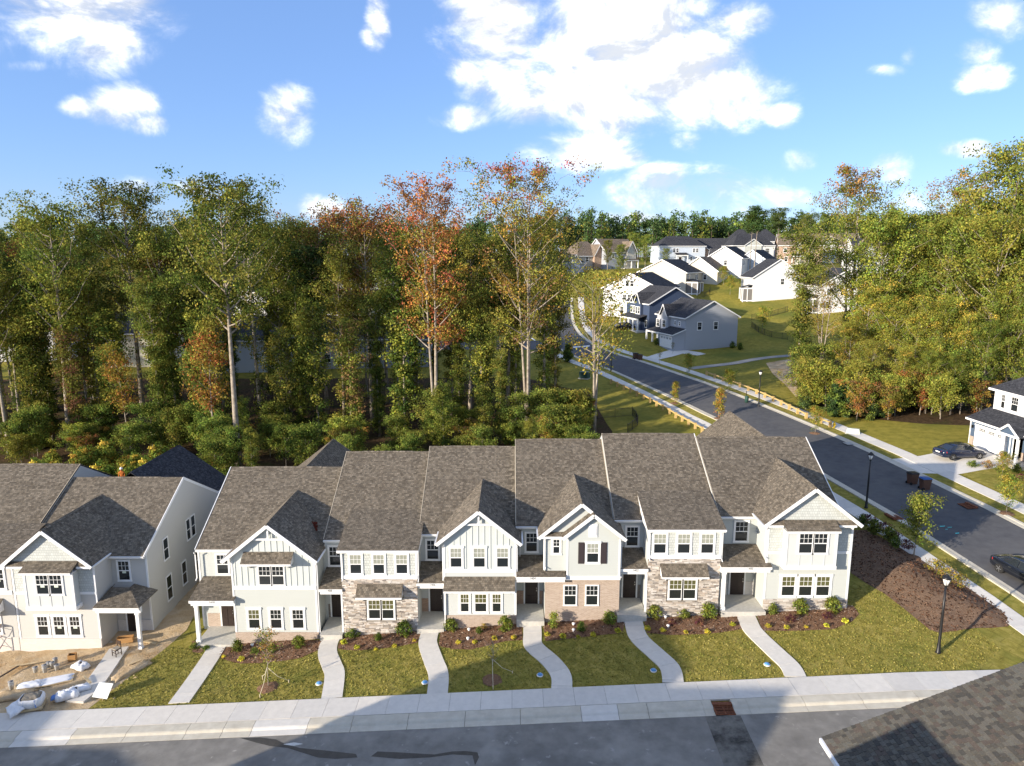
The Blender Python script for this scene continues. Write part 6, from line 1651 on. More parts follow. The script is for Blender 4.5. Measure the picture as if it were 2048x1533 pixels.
def young(key, px, py, h, label, ring=True, stakes=(), name='young_tree', cat='tree', group='newly planted trees'):
    p = hit(px, py); pr, Ht = PT[key]
    t = place(pr, name, p.x, p.y, label, cat, group, None, h / Ht, p.z + .03)
    t.rotation_euler = (0, 0, random.uniform(-.4, .4)); OFF[t.name] = Vector((0, 0, 0))
    s = h / Ht
    if ring:
        m = MB(); n = 18; rr = random.Random(int(px)); pts = [(math.cos(6.283 * k / n) * (.62 + rr.uniform(-.07, .07)) / s, math.sin(6.283 * k / n) * (.62 + rr.uniform(-.07, .07)) / s) for k in range(n)]
        for k in range(n):
            a, b = pts[k], pts[(k + 1) % n]; m.face([(0, 0, .16 / s), (a[0] * .6, a[1] * .6, .12 / s), (b[0] * .6, b[1] * .6, .12 / s)], smooth=True); m.face([(a[0] * .6, a[1] * .6, .12 / s), (a[0], a[1], .02), (b[0], b[1], .02), (b[0] * .6, b[1] * .6, .12 / s)], smooth=True)
        m.build('mulch_ring', MULCH, t, uv=False)
    for (dx, dy) in stakes:
        m = MB(); m.tube([(dx / s, dy / s, -.1), (dx * 1.03 / s, dy * 1.03 / s, .26 / s)], [.03 / s, .025 / s], 5); m.build('stake', STK, t, uv=False)
        m = MB(); m.tube([(dx / s, dy / s, .22 / s), (dx * .5 / s, dy * .5 / s, .62 / s), (0, 0, 1.35 / s)], [.014 / s] * 3, 5); m.build('guy_rope', ROPE, t, uv=False)
    return t
young('thin', 537, 1377, 3.9, 'staked young tree with reddish leaves on the lawn of number 1410', stakes=[(-.75, .75), (1.0, .55), (.0, -1.0)])
young('bare', 985, 1361, 2.7, 'nearly bare staked sapling on the shaded lawn of number 1406', stakes=[(.15, -.9), (1.1, .6)])
young('street', 1827, 1117, 4.9, 'bushy young street tree with olive crown beside the mulch mound')
young('streety', 2012, 1028, 3.3, 'bright yellow-green young tree on the verge near the slate-blue house')
young('streety', 2003, 960, 2.6, 'small young tree in the front bed of the slate-blue house', ring=False)
young('streety', 1630, 868, 3.2, 'yellow-green young tree at the end of the log fence', ring=True)
young('column', 1349, 808, 3.2, 'narrow orange-yellow columnar tree on the verge beside the first fence posts')
young('column', 1437, 838, 4.0, 'taller columnar brown-gold tree on the verge behind the 1402 roof')
for px, py, h, lb in ((1319, 728, 2.6, 'dark-leaved young tree by the grey house drive'), (1376, 752, 3.6, 'golden young tree at the start of the gravel path'), (1457, 785, 3.4, 'thin golden young tree behind the log fence'), (1345, 708, 2.2, 'small maple sapling beside the grey house walk'), (1437, 800, 1.8, 'small yellow sapling at the verge kerb')):
    young('thin' if h < 3 else 'streety', px, py, h, lb, ring=False)
place(PT['streety'][0], 'young_tree', *h2(1460, 590), 'single yellow sapling on the hill lawn', 'tree', 'newly planted trees', None, 1.4)
place(PT['streety'][0], 'young_tree', *h2(1524, 665), 'orange sapling inside the black fence', 'tree', 'newly planted trees', None, 1.5)
place(PT['streety'][0], 'young_tree', *h2(1447, 570), 'brown-leaved sapling beside the cream house lawn', 'tree', 'newly planted trees', None, 1.4)
place(PT['youngpine'][0], 'young_tree', *h2(1134, 724), 'small dark conifer beside the side-street pavement', 'tree', 'newly planted trees', None, .7)
place(PT['youngpine'][0], 'young_tree', 25.2, 60.5, 'dark evergreen behind the corner townhouse', 'tree', 'newly planted trees', None, 1.0)
# shrubs in the beds
def shrub_mesh(seed, pal, h, w, n=60, leaf=.07, shape='ball'):
    r = random.Random(seed); cen, sig, col = [], [], []; mb = MB()
    for k in range(n):
        a = r.uniform(0, 6.28); q = r.random(); rad = w * (r.random() ** .5) * (math.sin(math.pi * (.15 + .8 * q)) if shape == 'ball' else (1 - q * .8))
        p = (math.cos(a) * rad, math.sin(a) * rad, h * (.1 + .9 * q)); cen.append(p); sig.append(.055 * (1 + h)); col.append(C[r.choice(pal)])
        if k % 5 == 0: mb.tube([(0, 0, -.03), (p[0] * .5, p[1] * .5, p[2] * .5), p], [.014, .01, .005], 4, cap=False)
    return mb.mesh('stems', BARKD, uv=False), leaves_mesh('foliage', cen, sig, 14, leaf, col, seed)
SH = {'gl': shrub_mesh(51, ['gr', 'lg', 'lg', 'yg'], .75, .42, 70, .10), 'gd': shrub_mesh(52, ['gr', 'dk', 'gr', 'lg'], .7, .38, 60, .09), 'lo': shrub_mesh(53, ['gr', 'gr', 'lg', 'dk'], .45, .42, 50, .08), 'pu': shrub_mesh(54, ['pu', 'pu', 'br'], .5, .42, 50, .07),
      'up': shrub_mesh(55, ['gr', 'lg', 'yg'], 1.1, .25, 60, .10), 'br': shrub_mesh(56, ['gd', 'br', 'ol'], .6, .5, 50, .07)}
C['ye'] = (.46, .40, .05)
SH['yl'] = shrub_mesh(57, ['ye', 'ye', 'yg'], .26, .2, 26, .09)
def shrub(k, px, py, label, s=1.0, group='shrubs in the mulch beds', z=None):
    p = hit(px, py); o = link('shrub', None); o.location = (p.x, p.y, p.z + .04 if z is None else z); o.rotation_euler = (0, 0, random.uniform(0, 6)); o.scale = (s, s, s)
    tag(o, label, 'shrub', group); link('stems', SH[k][0], o); link('foliage', SH[k][1], o); return o
BEDN = ['1410', '1408', '1406', '1404', '1402', '1400']
SHR = [('gd', 476, 1303, 0, 1.05), ('gl', 598, 1296, 0, .95), ('lo', 510, 1307, 0, .7), ('gd', 545, 1306, 0, .8), ('lo', 391, 1298, 0, .8), ('lo', 412, 1301, 0, .6),
       ('lo', 705, 1274, 1, 1.15), ('gl', 808, 1272, 1, 1.2), ('gd', 757, 1282, 1, .7), ('gl', 902, 1262, 2, 1.0), ('gl', 1010, 1262, 2, 1.15), ('gd', 958, 1268, 2, .6), ('br', 968, 1258, 2, .5),
       ('up', 1108, 1257, 3, 1.0), ('gd', 1163, 1263, 3, .8), ('gl', 1218, 1249, 3, 1.05), ('gl', 1307, 1237, 4, 1.15), ('lo', 1366, 1235, 4, 1.1), ('gl', 1416, 1237, 4, 1.2), ('pu', 1344, 1250, 4, .7), ('pu', 1397, 1250, 4, .8),
       ('gd', 1545, 1229, 5, .95), ('gl', 1601, 1227, 5, 1.2), ('gl', 1664, 1224, 5, 1.2), ('pu', 1581, 1244, 5, .85), ('pu', 1655, 1238, 5, .8)]
SD = {'gd': 'dark-green rounded shrub', 'gl': 'glossy bright-green shrub', 'lo': 'low spreading green shrub', 'pu': 'dark purple-leaved shrub', 'up': 'upright pale-green shrub', 'br': 'brown wispy shrub'}
for (k, px, py, b, s) in SHR: shrub(k, px, py, '%s in the mulch bed of number %s' % (SD[k], BEDN[b]), s)
for (px, py, b) in [(448, 1316, 0), (482, 1322, 0), (687, 1289, 1), (714, 1298, 1), (752, 1301, 1), (789, 1295, 1), (829, 1284, 1), (917, 1288, 2), (950, 1288, 2), (988, 1281, 2), (1028, 1279, 2), (1094, 1273, 3), (1125, 1277, 3), (1156, 1277, 3), (1187, 1273, 3), (1235, 1266, 3),
                    (1296, 1261, 4), (1326, 1264, 4), (1371, 1268, 4), (1415, 1267, 4), (1465, 1253, 4), (1536, 1256, 5), (1573, 1259, 5), (1612, 1257, 5), (1652, 1255, 5), (1689, 1246, 5)]:
    shrub('yl', px, py, 'small bright-yellow tufted plant in the mulch bed of number %s' % BEDN[b], random.uniform(.55, .95), 'yellow tufted plants')
for i, (k, px, py, s) in enumerate([('pu', 1734, 1058, 1.5), ('gd', 1745, 1078, 1.5), ('pu', 1765, 1074, 1.5), ('gd', 1776, 1092, 1.4), ('pu', 1787, 1088, 1.2), ('gd', 1790, 1106, 1.1), ('pu', 1812, 1108, 1.3), ('gd', 1722, 1062, 1.2)]):
    p = h2(px, py); shrub(k, px, py, '%s on the shaded mulch mound by the corner townhouse' % ('purple-bronze shrub' if k == 'pu' else 'round dark-green shrub'), s, 'shrubs on the mulch mound', g(*p) + .45)
for px, py, s in ((1872, 1158, 1.5), (1893, 1172, 1.3), (1914, 1185, 1.4)):
    p = h2(px, py); shrub('br', px, py, 'golden-brown low shrub on the sunny mulch mound', s, 'shrubs on the mulch mound', g(*p) + .45)
for px, py, k in ((1999, 945, 'lo'), (2032, 947, 'gd'), (1975, 938, 'br'), (1945, 934, 'lo'), (2043, 962, 'pu')): shrub(k, px, py, '%s in the front bed of the slate-blue house' % SD[k], 1.2, 'shrubs at the slate-blue house')
for px, py in ((1360, 700), (1325, 684), (1313, 690), (1465, 697), (1480, 700)): shrub('gd', px, py, 'dark foundation shrub at the grey house', 1.7, 'shrubs at the grey house')
# stones and caps in the beds, meter lids on the lawns
CAPM = plain('white_plastic', (.78, .76, .74), .45); BLUEP = plain('blue_plastic', (.10, .28, .55), .35, .4, var=.35, vs=18)
for px, py, b in ((938, 1263, 2), (936, 1281, 2), (1147, 1252, 3), (1147, 1264, 3), (1331, 1238, 4), (505, 1294, 0), (1336, 1256, 4)):
    p = hit(px, py); t = thing('cleanout_pipe', (p.x, p.y, p.z + .05), 'white round drain cap in the mulch bed of number %s' % BEDN[b], 'drain pipe', 'white cleanout pipes')
    OFF[t.name] = Vector((0, 0, 0)); MB().lathe([(.07, -.1), (.07, .1)]).build('pipe', CAPM, t, uv=False); MB().lathe([(.11, .10), (.115, .13), (.08, .17), (.02, .185)]).build('cap', CAPM, t, uv=False)
for px, py, n_ in ((638, 1369, '1408'), (850, 1367, '1406'), (1080, 1352, '1404'), (1307, 1343, '1402'), (1534, 1331, '1400')):
    p = hit(px, py); t = thing('meter_lid', (p.x, p.y, p.z + .03), 'blue and white plastic-wrapped meter lid on the lawn beside the path of number %s' % n_, 'meter lid', 'meter lids on the lawns')
    OFF[t.name] = Vector((0, 0, 0)); MB().lathe([(.19, -.08), (.20, .03), (.17, .05)], n=16).build('rim', CAPM, t, uv=False); MB().lathe([(.165, .05), (.14, .10), (.07, .13), (.01, .135)], n=12).build('lid', BLUEP, t, uv=False)
    m = MB(); m.face([(.02, -.1, .10), (.12, -.05, .10), (.10, .08, .11), (.03, .05, .14)]); m.face([(-.12, .02, .10), (-.05, .0, .14), (-.04, .1, .12)]); m.build('wrapper', CAPM, t, uv=False)

# ------------------------------------------------------------------ street furniture
LAMPG = plain('lamp_glass', (.82, .80, .76), .25, .4)
def street_lamp(px, py, label, h=5.0):
    p = hit(px, py); t = thing('street_lamp', (p.x, p.y, p.z - .02), label, 'street lamp', 'post-top street lamps'); OFF[t.name] = Vector((0, 0, 0))
    MB().lathe([(.16, 0), (.16, .12), (.12, .18), (.105, .6), (.085, .66), (.075, h * .5), (.055, h - .72)], n=12).build('post', METAL, t, uv=False)
    hd = MB().lathe([(.06, h - .72), (.10, h - .66), (.12, h - .64), (.12, h - .61)], n=8).build('lamp_base', METAL, t, uv=False)
    m = MB(); m.lathe([(.12, h - .61), (.23, h - .22)], n=6); m.build('lamp_glass', LAMPG, t, uv=False)
    m = MB().lathe([(.27, h - .22), (.28, h - .18), (.16, h - .06), (.10, h - .03), (.10, h + .0), (.03, h + .04)], n=6); m.build('lamp_cap', METAL, t, uv=False)
    m = MB()
    for k in range(6):
        a = 6.283 * k / 6; m.bar((math.cos(a) * .122, math.sin(a) * .122, h - .61), (math.cos(a) * .232, math.sin(a) * .232, h - .22), .02, .02)
    m.build('lamp_cage', METAL, t, uv=False)
    return t
street_lamp(1876, 1307, 'black street lamp standing on the lawn corner beside the mulch mound')
street_lamp(1732, 1017, 'black street lamp on the verge behind the corner townhouse')
street_lamp(1517, 814, 'black street lamp beside the log fence')
street_lamp(1222, 742, 'black street lamp across from the grey house', 6.6)
RUST = noisy('rusty_iron', [(.3, (.10, .04, .025)), (.6, (.22, .085, .045)), (.8, (.30, .15, .09))], 9, .85, .01, 40)
def storm_drain(p, rz, label, w=1.06, d=.95):
    t = thing('storm_drain', (p[0], p[1], p[2]), label, 'storm drain', 'rusty kerb drains', rz); OFF[t.name] = Vector((0, 0, 0))
    m = MB(); m.box(-w / 2, w / 2, 0, .06, 0, .05); m.box(-w / 2, w / 2, d - .35, d - .28, 0, .05); m.box(-w / 2, -w / 2 + .07, .06, d - .35, 0, .05); m.box(w / 2 - .07, w / 2, .06, d - .35, 0, .05); m.box(-.03, .03, .06, d - .35, 0, .048)
    m.build('frame', RUST, t, uv=False)
    for i in range(2):
        gm = MB(); x0 = -w / 2 + .07 if i == 0 else .03; x1 = -.03 if i == 0 else w / 2 - .07
        for k in range(6): gm.bar((x0 + (x1 - x0) * k / 6, .07, .03), (x0 + (x1 - x0) * (k + 1) / 6, d - .36, .03), .022, .03); gm.bar((x0 + (x1 - x0) * (k + 1) / 6, .07, .03), (x0 + (x1 - x0) * k / 6, d - .36, .03), .022, .03)
        gm.build('grate', RUST, t, uv=False)
    MB().box(-w / 2, w / 2, d - .27, d - .02, .0, .155).build('hood', RUST, t, uv=False, bevel=.03)
    MB().box(-w / 2 + .05, w / 2 - .05, .05, d - .3, -.06, .002).build('pit', METAL, t, uv=False)
storm_drain((11.4, 33.53, g(11.4, 33.53) + .035), 0, 'rusty storm drain set in the front street kerb')
pr = hit(1938, 1015); storm_drain((pr.x - .55, pr.y, pr.z + .085), R(-83), 'rusty storm drain in the side street kerb near the slate-blue house', 1.2)
pr = hit(1787, 1036); storm_drain((pr.x + .45, pr.y, pr.z + .085), R(97), 'rusty storm drain in the side street kerb behind the mulch mound', 1.2)
pr = hit(1699, 889); t = thing('drain_grate', (pr.x, pr.y, pr.z + .06), 'dark flat drain grate in the verge paving', 'drain grate', rz=R(8)); OFF[t.name] = Vector((0, 0, 0))
m = MB(); m.box(-.6, .6, -.5, .5, 0, .03); m.build('frame', METAL, t, uv=False)
for k in range(9): MB().box(-.55, .55, -.46 + k * .105, -.46 + k * .105 + .05, .03, .05).build('bar', GALV, t, uv=False)
BINB = plain('brown_bin_plastic', (.115, .06, .04), .5, .3, var=.15); BLK = plain('black_plastic', (.015, .015, .016), .45, .3); BLU = plain('blue_lid_plastic', (.02, .09, .30), .4, .35)
def bin_(px, py, label, lid, rz, s=1.0):
    p = hit(px, py); t = thing('wheelie_bin', (p.x, p.y, p.z + .03), label, 'bin', 'wheelie bins at the kerb', rz); OFF[t.name] = Vector((0, 0, 0)); t.scale = (s, s, s)
    m = MB(); a, b = (.24, .30), (.31, .39)
    m.hexa([(-a[0], -a[1], .05), (a[0], -a[1], .05), (a[0], a[1], .05), (-a[0], a[1], .05), (-b[0], -b[1], .98), (b[0], -b[1], .98), (b[0], b[1], .98), (-b[0], b[1], .98)]); m.build('body', BINB, t, uv=False, bevel=.03)
    m = MB(); m.hexa([(-.34, -.44, .98), (.34, -.44, .98), (.34, .42, .98), (-.34, .42, .98), (-.28, -.36, 1.07), (.28, -.36, 1.07), (.28, .34, 1.10), (-.28, .34, 1.10)]); m.build('lid', lid, t, uv=False, bevel=.02)
    m = MB(); m.bar((-.26, .47, 1.0), (.26, .47, 1.0), .04, .04); m.build('handle', BLK, t, uv=False)
    for x in (-.30, .24):
        w = MB(); w.tube([(x, .32, .13), (x + .06, .32, .13)], [.13, .13], 12); w.build('wheel', BLK, t, uv=False)
    return t
bin_(1824, 969, 'brown wheelie bin with black lid at the driveway kerb', BLK, R(100), 1.05)
bin_(1849, 980, 'brown wheelie bin with blue lid at the driveway kerb', BLU, R(95), 1.05)
bin_(1271, 719, 'brown wheelie bin with dark lid across from the far lamp, slightly taller of two', BLK, R(110), 1.1)
bin_(1280, 721, 'brown wheelie bin with dark lid across from the far lamp, nearer the grey house drive', BLK, R(105), 1.0)
YEL = plain('hydrant_yellow', (.62, .42, .02), .45)
p = hit(1668, 857); t = thing('fire_hydrant', (p.x, p.y, p.z + .02), 'yellow fire hydrant at the end of the log fence', 'hydrant'); OFF[t.name] = Vector((0, 0, 0))
MB().lathe([(.19, 0), (.19, .05), (.11, .07), (.11, .50), (.16, .52), (.16, .56), (.13, .62), (.07, .72), (.03, .75), (.03, .80)], n=12).build('barrel', YEL, t, uv=False)
for a in (0, 1.57, 3.14): MB().tube([(math.cos(a) * .08, -math.sin(a) * .08, .40), (math.cos(a) * .21, -math.sin(a) * .21, .40)], [.075, .075], 10).build('outlet', YEL, t, uv=False)
BOXG = plain('pale_green_box', (.46, .50, .44), .5); BOXD = plain('dark_green_box', (.03, .075, .06), .5)
p = hit(1706, 868); t = thing('utility_box', (p.x, p.y, p.z), 'pale grey-green utility pedestal lying low on the open lawn', 'utility box', rz=R(-32)); OFF[t.name] = Vector((0, 0, 0))
MB().hexa([(-.75, -.33, 0), (.75, -.33, 0), (.75, .33, 0), (-.75, .33, 0), (-.62, -.2, .62), (.62, -.2, .62), (.62, .2, .62), (-.62, .2, .62)]).build('cover', BOXG, t, uv=False, bevel=.05)
MB().box(-.8, .8, -.38, .38, -.1, .05).build('base', CONC, t, uv=False)
p = hit(1169, 757); t = thing('transformer_box', (p.x, p.y, p.z), 'dark-green transformer box beside the side-street pavement', 'utility box', rz=R(-30)); OFF[t.name] = Vector((0, 0, 0))
MB().box(-.75, .75, -.55, .55, .08, 1.15).build('cabinet', BOXD, t, uv=False, bevel=.04); MB().box(-.9, .9, -.7, .7, -.2, .08).build('pad', CONC, t, uv=False); MB().box(-.75, .75, -.575, -.555, .2, 1.0).build('door', BOXD, t, uv=False)
p = hit(1493, 806); t = thing('litter_bin', (p.x, p.y, p.z), 'small green litter bin on the verge near the log fence', 'bin'); OFF[t.name] = Vector((0, 0, 0))
MB().lathe([(.24, .0), (.27, .75), (.25, .80)], n=12).build('drum', BOXD, t, uv=False); MB().lathe([(.28, .80), (.2, .95), (.04, 1.0)], n=12).build('lid', BOXD, t, uv=False); MB().box(-.04, .04, .26, .34, -.1, 1.6).build('post', METAL, t, uv=False)
p = hit(1116, 690); t = thing('street_sign', (p.x, p.y, p.z), 'thin street sign at the side-street crossing', 'sign'); OFF[t.name] = Vector((0, 0, 0))
MB().box(-.04, .04, -.04, .04, -.2, 2.6).build('post', GALV, t, uv=False); MB().box(-.35, .35, -.03, -.02, 2.2, 2.6).build('plate', GALV, t, uv=False)
# log fences along the side street
LOG = noisy('new_timber', [(.3, (.42, .28, .10)), (.7, (.58, .42, .19))], 6, .8, .01, 30)
def log_fence(a, b, n, label, gap=()):
    A, B = hit(*a), hit(*b); t = thing('log_fence', (A.x, A.y, A.z), label, 'fence', 'low timber guard fences'); O = OFF[t.name]
    line = [CLo for CLo in np.linspace(0, 1, n)]
    P = []
    for q in line:
        x = A.x + (B.x - A.x) * q + math.sin(q * math.pi) * (1.0 if (B - A).x > 0 else -1.0) * FB; y = A.y + (B.y - A.y) * q
        P.append(Vector((x, y, g(x, y))))
    for p in P: MB().box(p.x - .14, p.x + .14, p.y - .14, p.y + .14, p.z - .3, p.z + .78).build('post', LOG, t, bevel=.02)
    for i in range(n - 1):
        if i in gap: continue
        MB().bar(P[i] + Vector((0, 0, .60)), P[i + 1] + Vector((0, 0, .60)), .13, .17).build('rail', LOG, t)
FB = 1.0
log_fence((1413, 752), (1612, 838), 13, 'low timber guard fence along the grass verge beyond the street')
FB = 0
log_fence((1641, 848), (1660, 855), 2, 'short timber guard fence next to the yellow hydrant')
FB = .9
log_fence((1222, 768), (1404, 866), 15, 'low timber guard fence on the grass bank beside the wood')
# black metal fences
def picket_fence(pts, label, h=1.25, step=.16, post=2.4):
    ln = resample([h2(*p) for p in pts], post); z0 = g(ln[0].x, ln[0].y)
    t = thing('metal_fence', (ln[0].x, ln[0].y, z0), label, 'fence', 'black metal picket fences')
    for p in ln: MB().box(p.x - .03, p.x + .03, p.y - .03, p.y + .03, g(p.x, p.y) - .2, g(p.x, p.y) + h + .1).build('post', METAL, t, uv=False)
    for a, b in zip(ln, ln[1:]):
        za, zb = g(a.x, a.y), g(b.x, b.y); m = MB()
        for hh in (.15, h - .05): m.bar((a.x, a.y, za + hh), (b.x, b.y, zb + hh), .03, .035)
        k = int((b - a).length / step)
        for i in range(1, k): q = a + (b - a) * i / k; zz = za + (zb - za) * i / k; m.box(q.x - .011, q.x + .011, q.y - .011, q.y + .011, zz + .05, zz + h)
        m.build('panel', METAL, t, uv=False)
picket_fence([(1503, 640), (1540, 634), (1575, 624)], 'black metal fence climbing the back-garden lawn')
picket_fence([(1503, 655), (1520, 668), (1545, 676), (1575, 680)], 'black metal fence behind the grey house')
picket_fence([(1195, 838), (1225, 836), (1268, 832), (1276, 852), (1255, 868)], 'black metal fence round the drainage hollow by the wood')
picket_fence([(1395, 598), (1418, 592), (1420, 583)], 'black metal fence below the beige house')

# ------------------------------------------------------------------ cars
CARP = plain('black_car_paint', (.008, .010, .016), .22, .6); CARN = plain('navy_car_paint', (.007, .013, .036), .2, .6)
for m_ in (CARP, CARN):
    b_ = m_.node_tree.nodes['Principled BSDF']; b_.inputs['Coat Weight'].default_value = .6; b_.inputs['Coat Roughness'].default_value = .08
CGL = plain('car_glass', (.02, .025, .03), .04, .8); TYRE = plain('tyre', (.02, .02, .02), .9); RIM = plain('alloy', (.55, .55, .56), .3, .5, .9); TAIL = plain('tail_light', (.35, .02, .02), .25); HEADL = plain('head_light', (.7, .7, .7), .15); CHR = plain('chrome', (.7, .7, .72), .15, .5, 1.0); PLATE = plain('number_plate', (.75, .74, .7), .5)
def sedan(loc, rz, label, paint):
    t = thing('car', loc, label, 'car', 'parked saloon cars', rz); OFF[t.name] = Vector((0, 0, 0))
    # stations along the car: x, half width, floor z, belt z
    S = [(-2.45, .62, .42, .70), (-2.40, .78, .30, .90), (-2.1, .88, .24, .98), (-1.5, .92, .20, 1.0), (-.6, .925, .20, .97), (.4, .925, .20, .93), (1.2, .92, .20, .90), (1.75, .90, .22, .84), (2.2, .84, .26, .74), (2.42, .72, .32, .64), (2.47, .55, .42, .56)]
    mb = MB(); rows = []
    for (x, w, zf, zb) in S:
        hh = zb - zf
        half = [(w * .80, zf), (w * .96, zf + hh * .12), (w, zf + hh * .42), (w * .985, zf + hh * .70), (w * .93, zb - .02), (w * .80, zb + .015), (w * .4, zb + .035)]
        rows.append([(x, -a, z) for a, z in half] + [(x, a, z) for a, z in half[::-1]])
    base = len(mb.v); n = len(rows[0])
    for r_ in rows: mb.v += r_
    for i in range(len(rows) - 1):
        for k in range(n):
            mb.f.append((base + i * n + k, base + i * n + (k + 1) % n, base + (i + 1) * n + (k + 1) % n, base + (i + 1) * n + k)); mb.m.append(0); mb.sm.append(True)
    mb.f.append(tuple(base + k for k in range(n))[::-1]); mb.m.append(0); mb.sm.append(False); mb.f.append(tuple(base + (len(rows) - 1) * n + k for k in range(n))); mb.m.append(0); mb.sm.append(False)
    body = mb.build('body', paint, t, uv=False)
    # cabin: glass house and roof panel
    bel = [(-1.95, .70, .99), (-1.3, .80, 1.0), (-.2, .82, .97), (.8, .81, .93), (1.25, .74, .90)]
    top = [(-1.12, .54, 1.36), (-.75, .60, 1.43), (-.15, .62, 1.46), (.35, .60, 1.43), (.50, .57, 1.40)]
    gl = MB()
    for i in range(4):
        for s in (-1, 1):
            a, b, c, d = bel[i], bel[i + 1], top[i + 1], top[i]; q = [(a[0], s * a[1], a[2]), (b[0], s * b[1], b[2]), (c[0], s * c[1], c[2]), (d[0], s * d[1], d[2])]
            gl.face(q if s < 0 else q[::-1])
    gl.face([(bel[0][0], bel[0][1], bel[0][2]), (bel[0][0], -bel[0][1], bel[0][2]), (top[0][0], -top[0][1], top[0][2]), (top[0][0], top[0][1], top[0][2])])
    gl.face([(bel[4][0], -bel[4][1], bel[4][2]), (bel[4][0], bel[4][1], bel[4][2]), (top[4][0], top[4][1], top[4][2]), (top[4][0], -top[4][1], top[4][2])])
    gl.build('glass', CGL, t, uv=False)
    rf = MB(); rows = []
    for (x, w, z) in [(-1.16, .50, 1.345)] + top + [(.55, .54, 1.385)]: rows.append([(x, -w * 1.015, z - .01), (x, -w * .8, z + .035), (x, 0, z + .05), (x, w * .8, z + .035), (x, w * 1.015, z - .01)])
    base = 0
    for r_ in rows: rf.v += r_
    for i in range(len(rows) - 1):
        for k in range(4): rf.f.append((i * 5 + k, i * 5 + k + 1, i * 5 + k + 6, i * 5 + k + 5)); rf.m.append(0); rf.sm.append(True)
    rf.build('roof', paint, t, uv=False)
    pl = MB()
    for s in (-1, 1):
        pl.bar((-1.95, s * .69, 1.0), (-1.12, s * .535, 1.365), .07, .05); pl.bar((1.25, s * .735, .905), (.50, s * .565, 1.405), .06, .05); pl.bar((-.15, s * .826, .97), (-.15, s * .625, 1.455), .06, .02); pl.bar((-1.28, s * .80, 1.0), (-.95, s * .575, 1.40), .07, .02)
    pl.build('pillar', paint, t, uv=False)
    ch = MB()
    for s in (-1, 1):
        ch.bar((-1.75, s * .765, 1.0), (1.1, s * .80, .93), .012, .025)
        for a, b in zip(top, top[1:]): ch.bar((a[0], s * (a[1] + .02), a[2] - .015), (b[0], s * (b[1] + .02), b[2] - .015), .012, .02)
        ch.bar((-1.75, s * .76, 1.0), (-1.12, s * .56, 1.35), .012, .02)
    ch.build('chrome_trim', CHR, t, uv=False)
    for x in (-1.45, 1.45):
        for s in (-1, 1):
            w = MB(); w.tube([(x, s * .73, .335), (x, s * .945, .335)], [.335, .335], 22); wh = w.build('wheel', TYRE, t, uv=False)
            r_ = MB(); r_.tube([(x, s * .90, .335), (x, s * .95, .335)], [.235, .235], 20); rim = r_.build('rim', TYRE, wh, uv=False)
            sp = MB()
            for k in range(5): a = 6.283 * k / 5; sp.bar((x, s * .952, .335), (x + math.cos(a) * .22, s * .955, .335 + math.sin(a) * .22), .055, .02, (0, 1, 0))
            sp.tube([(x, s * .925, .335), (x, s * .957, .335)], [.24, .24], 20, cap=False); sp.tube([(x, s * .94, .335), (x, s * .965, .335)], [.05, .05], 10); sp.build('spoke', RIM, wh, uv=False)
    for s in (-1, 1):
        m = MB(); m.hexa([(-2.43, s * .42, .74), (-2.12, s * .885, .74), (-2.08, s * .87, .74), (-2.38, s * .42, .74), (-2.44, s * .42, .88), (-2.14, s * .88, .88), (-2.10, s * .86, .88), (-2.38, s * .42, .88)]); m.build('tail_light', TAIL, t, uv=False)
        m = MB(); m.hexa([(2.40, s * .45, .60), (2.12, s * .86, .62), (2.05, s * .83, .62), (2.36, s * .42, .60), (2.36, s * .45, .69), (2.08, s * .85, .74), (2.02, s * .82, .74), (2.32, s * .42, .69)]); m.build('headlight', HEADL, t, uv=False)
        m = MB(); m.box(.62, .82, s * .86 if s > 0 else s * 1.06, s * 1.06 if s > 0 else s * .86, .95, 1.08); m.build('mirror', paint, t, uv=False, bevel=.03)
        for x in (-.75, .35): 
            m = MB(); m.bar((x, s * .925, .80), (x + .2, s * .925, .80), .03, .03); m.build('door_handle', CHR, t, uv=False)
            
    MB().box(-2.47, -2.44, -.27, .27, .66, .78).build('number_plate', PLATE, t, uv=False)
    MB().box(-2.46, -2.40, -.7, .7, .44, .47).build('bumper_trim', CHR, t, uv=False)
    return t
p = hit(1918, 916); sedan((p.x, p.y, p.z + .05), R(8), 'navy saloon car parked on the driveway before the white garage door', CARN)
p = hit(2030, 1155); sedan((p.x + .45, p.y - .6, g(p.x + .4, p.y - .6) + .04), R(-80), 'black saloon car parked at the side street kerb beside the mulch mound', CARP)
p = hit(1250, 658); sedan((p.x, p.y, g(p.x, p.y) + .05), R(20), 'dark car parked at the navy house', CARP)

# ------------------------------------------------------------------ building-site clutter before the unfinished townhouse
SACK = noisy('white_woven_sack', [(.3, (.62, .62, .62)), (.7, (.80, .80, .80))], 6, .7, .03, 12, .2)
FILM = plain('plastic_film', (.74, .75, .78), .25, .5, var=.12, vs=3)
BUCK = plain('grey_bucket', (.50, .51, .51), .5, var=.15); BUCKD = plain('bucket_inside', (.16, .16, .17), .7); PLY = noisy('plywood', [(.3, (.48, .36, .20)), (.7, (.60, .48, .30))], 3, .8); CARD = plain('cardboard', (.44, .24, .09), .8, var=.1)
SAND = noisy('grey_mortar_sand', [(.3, (.20, .17, .13)), (.7, (.33, .29, .23))], 8, .95, .04, 20); WOODD = plain('dark_wood', (.045, .028, .02), .5); REDM = plain('red_steel', (.22, .04, .06), .5); SEAT = plain('seat_fabric', (.33, .29, .23), .9); BLUB = plain('blue_bag', (.12, .24, .55), .6, var=.3, vs=6)
SG = 'building materials on the clay plot'
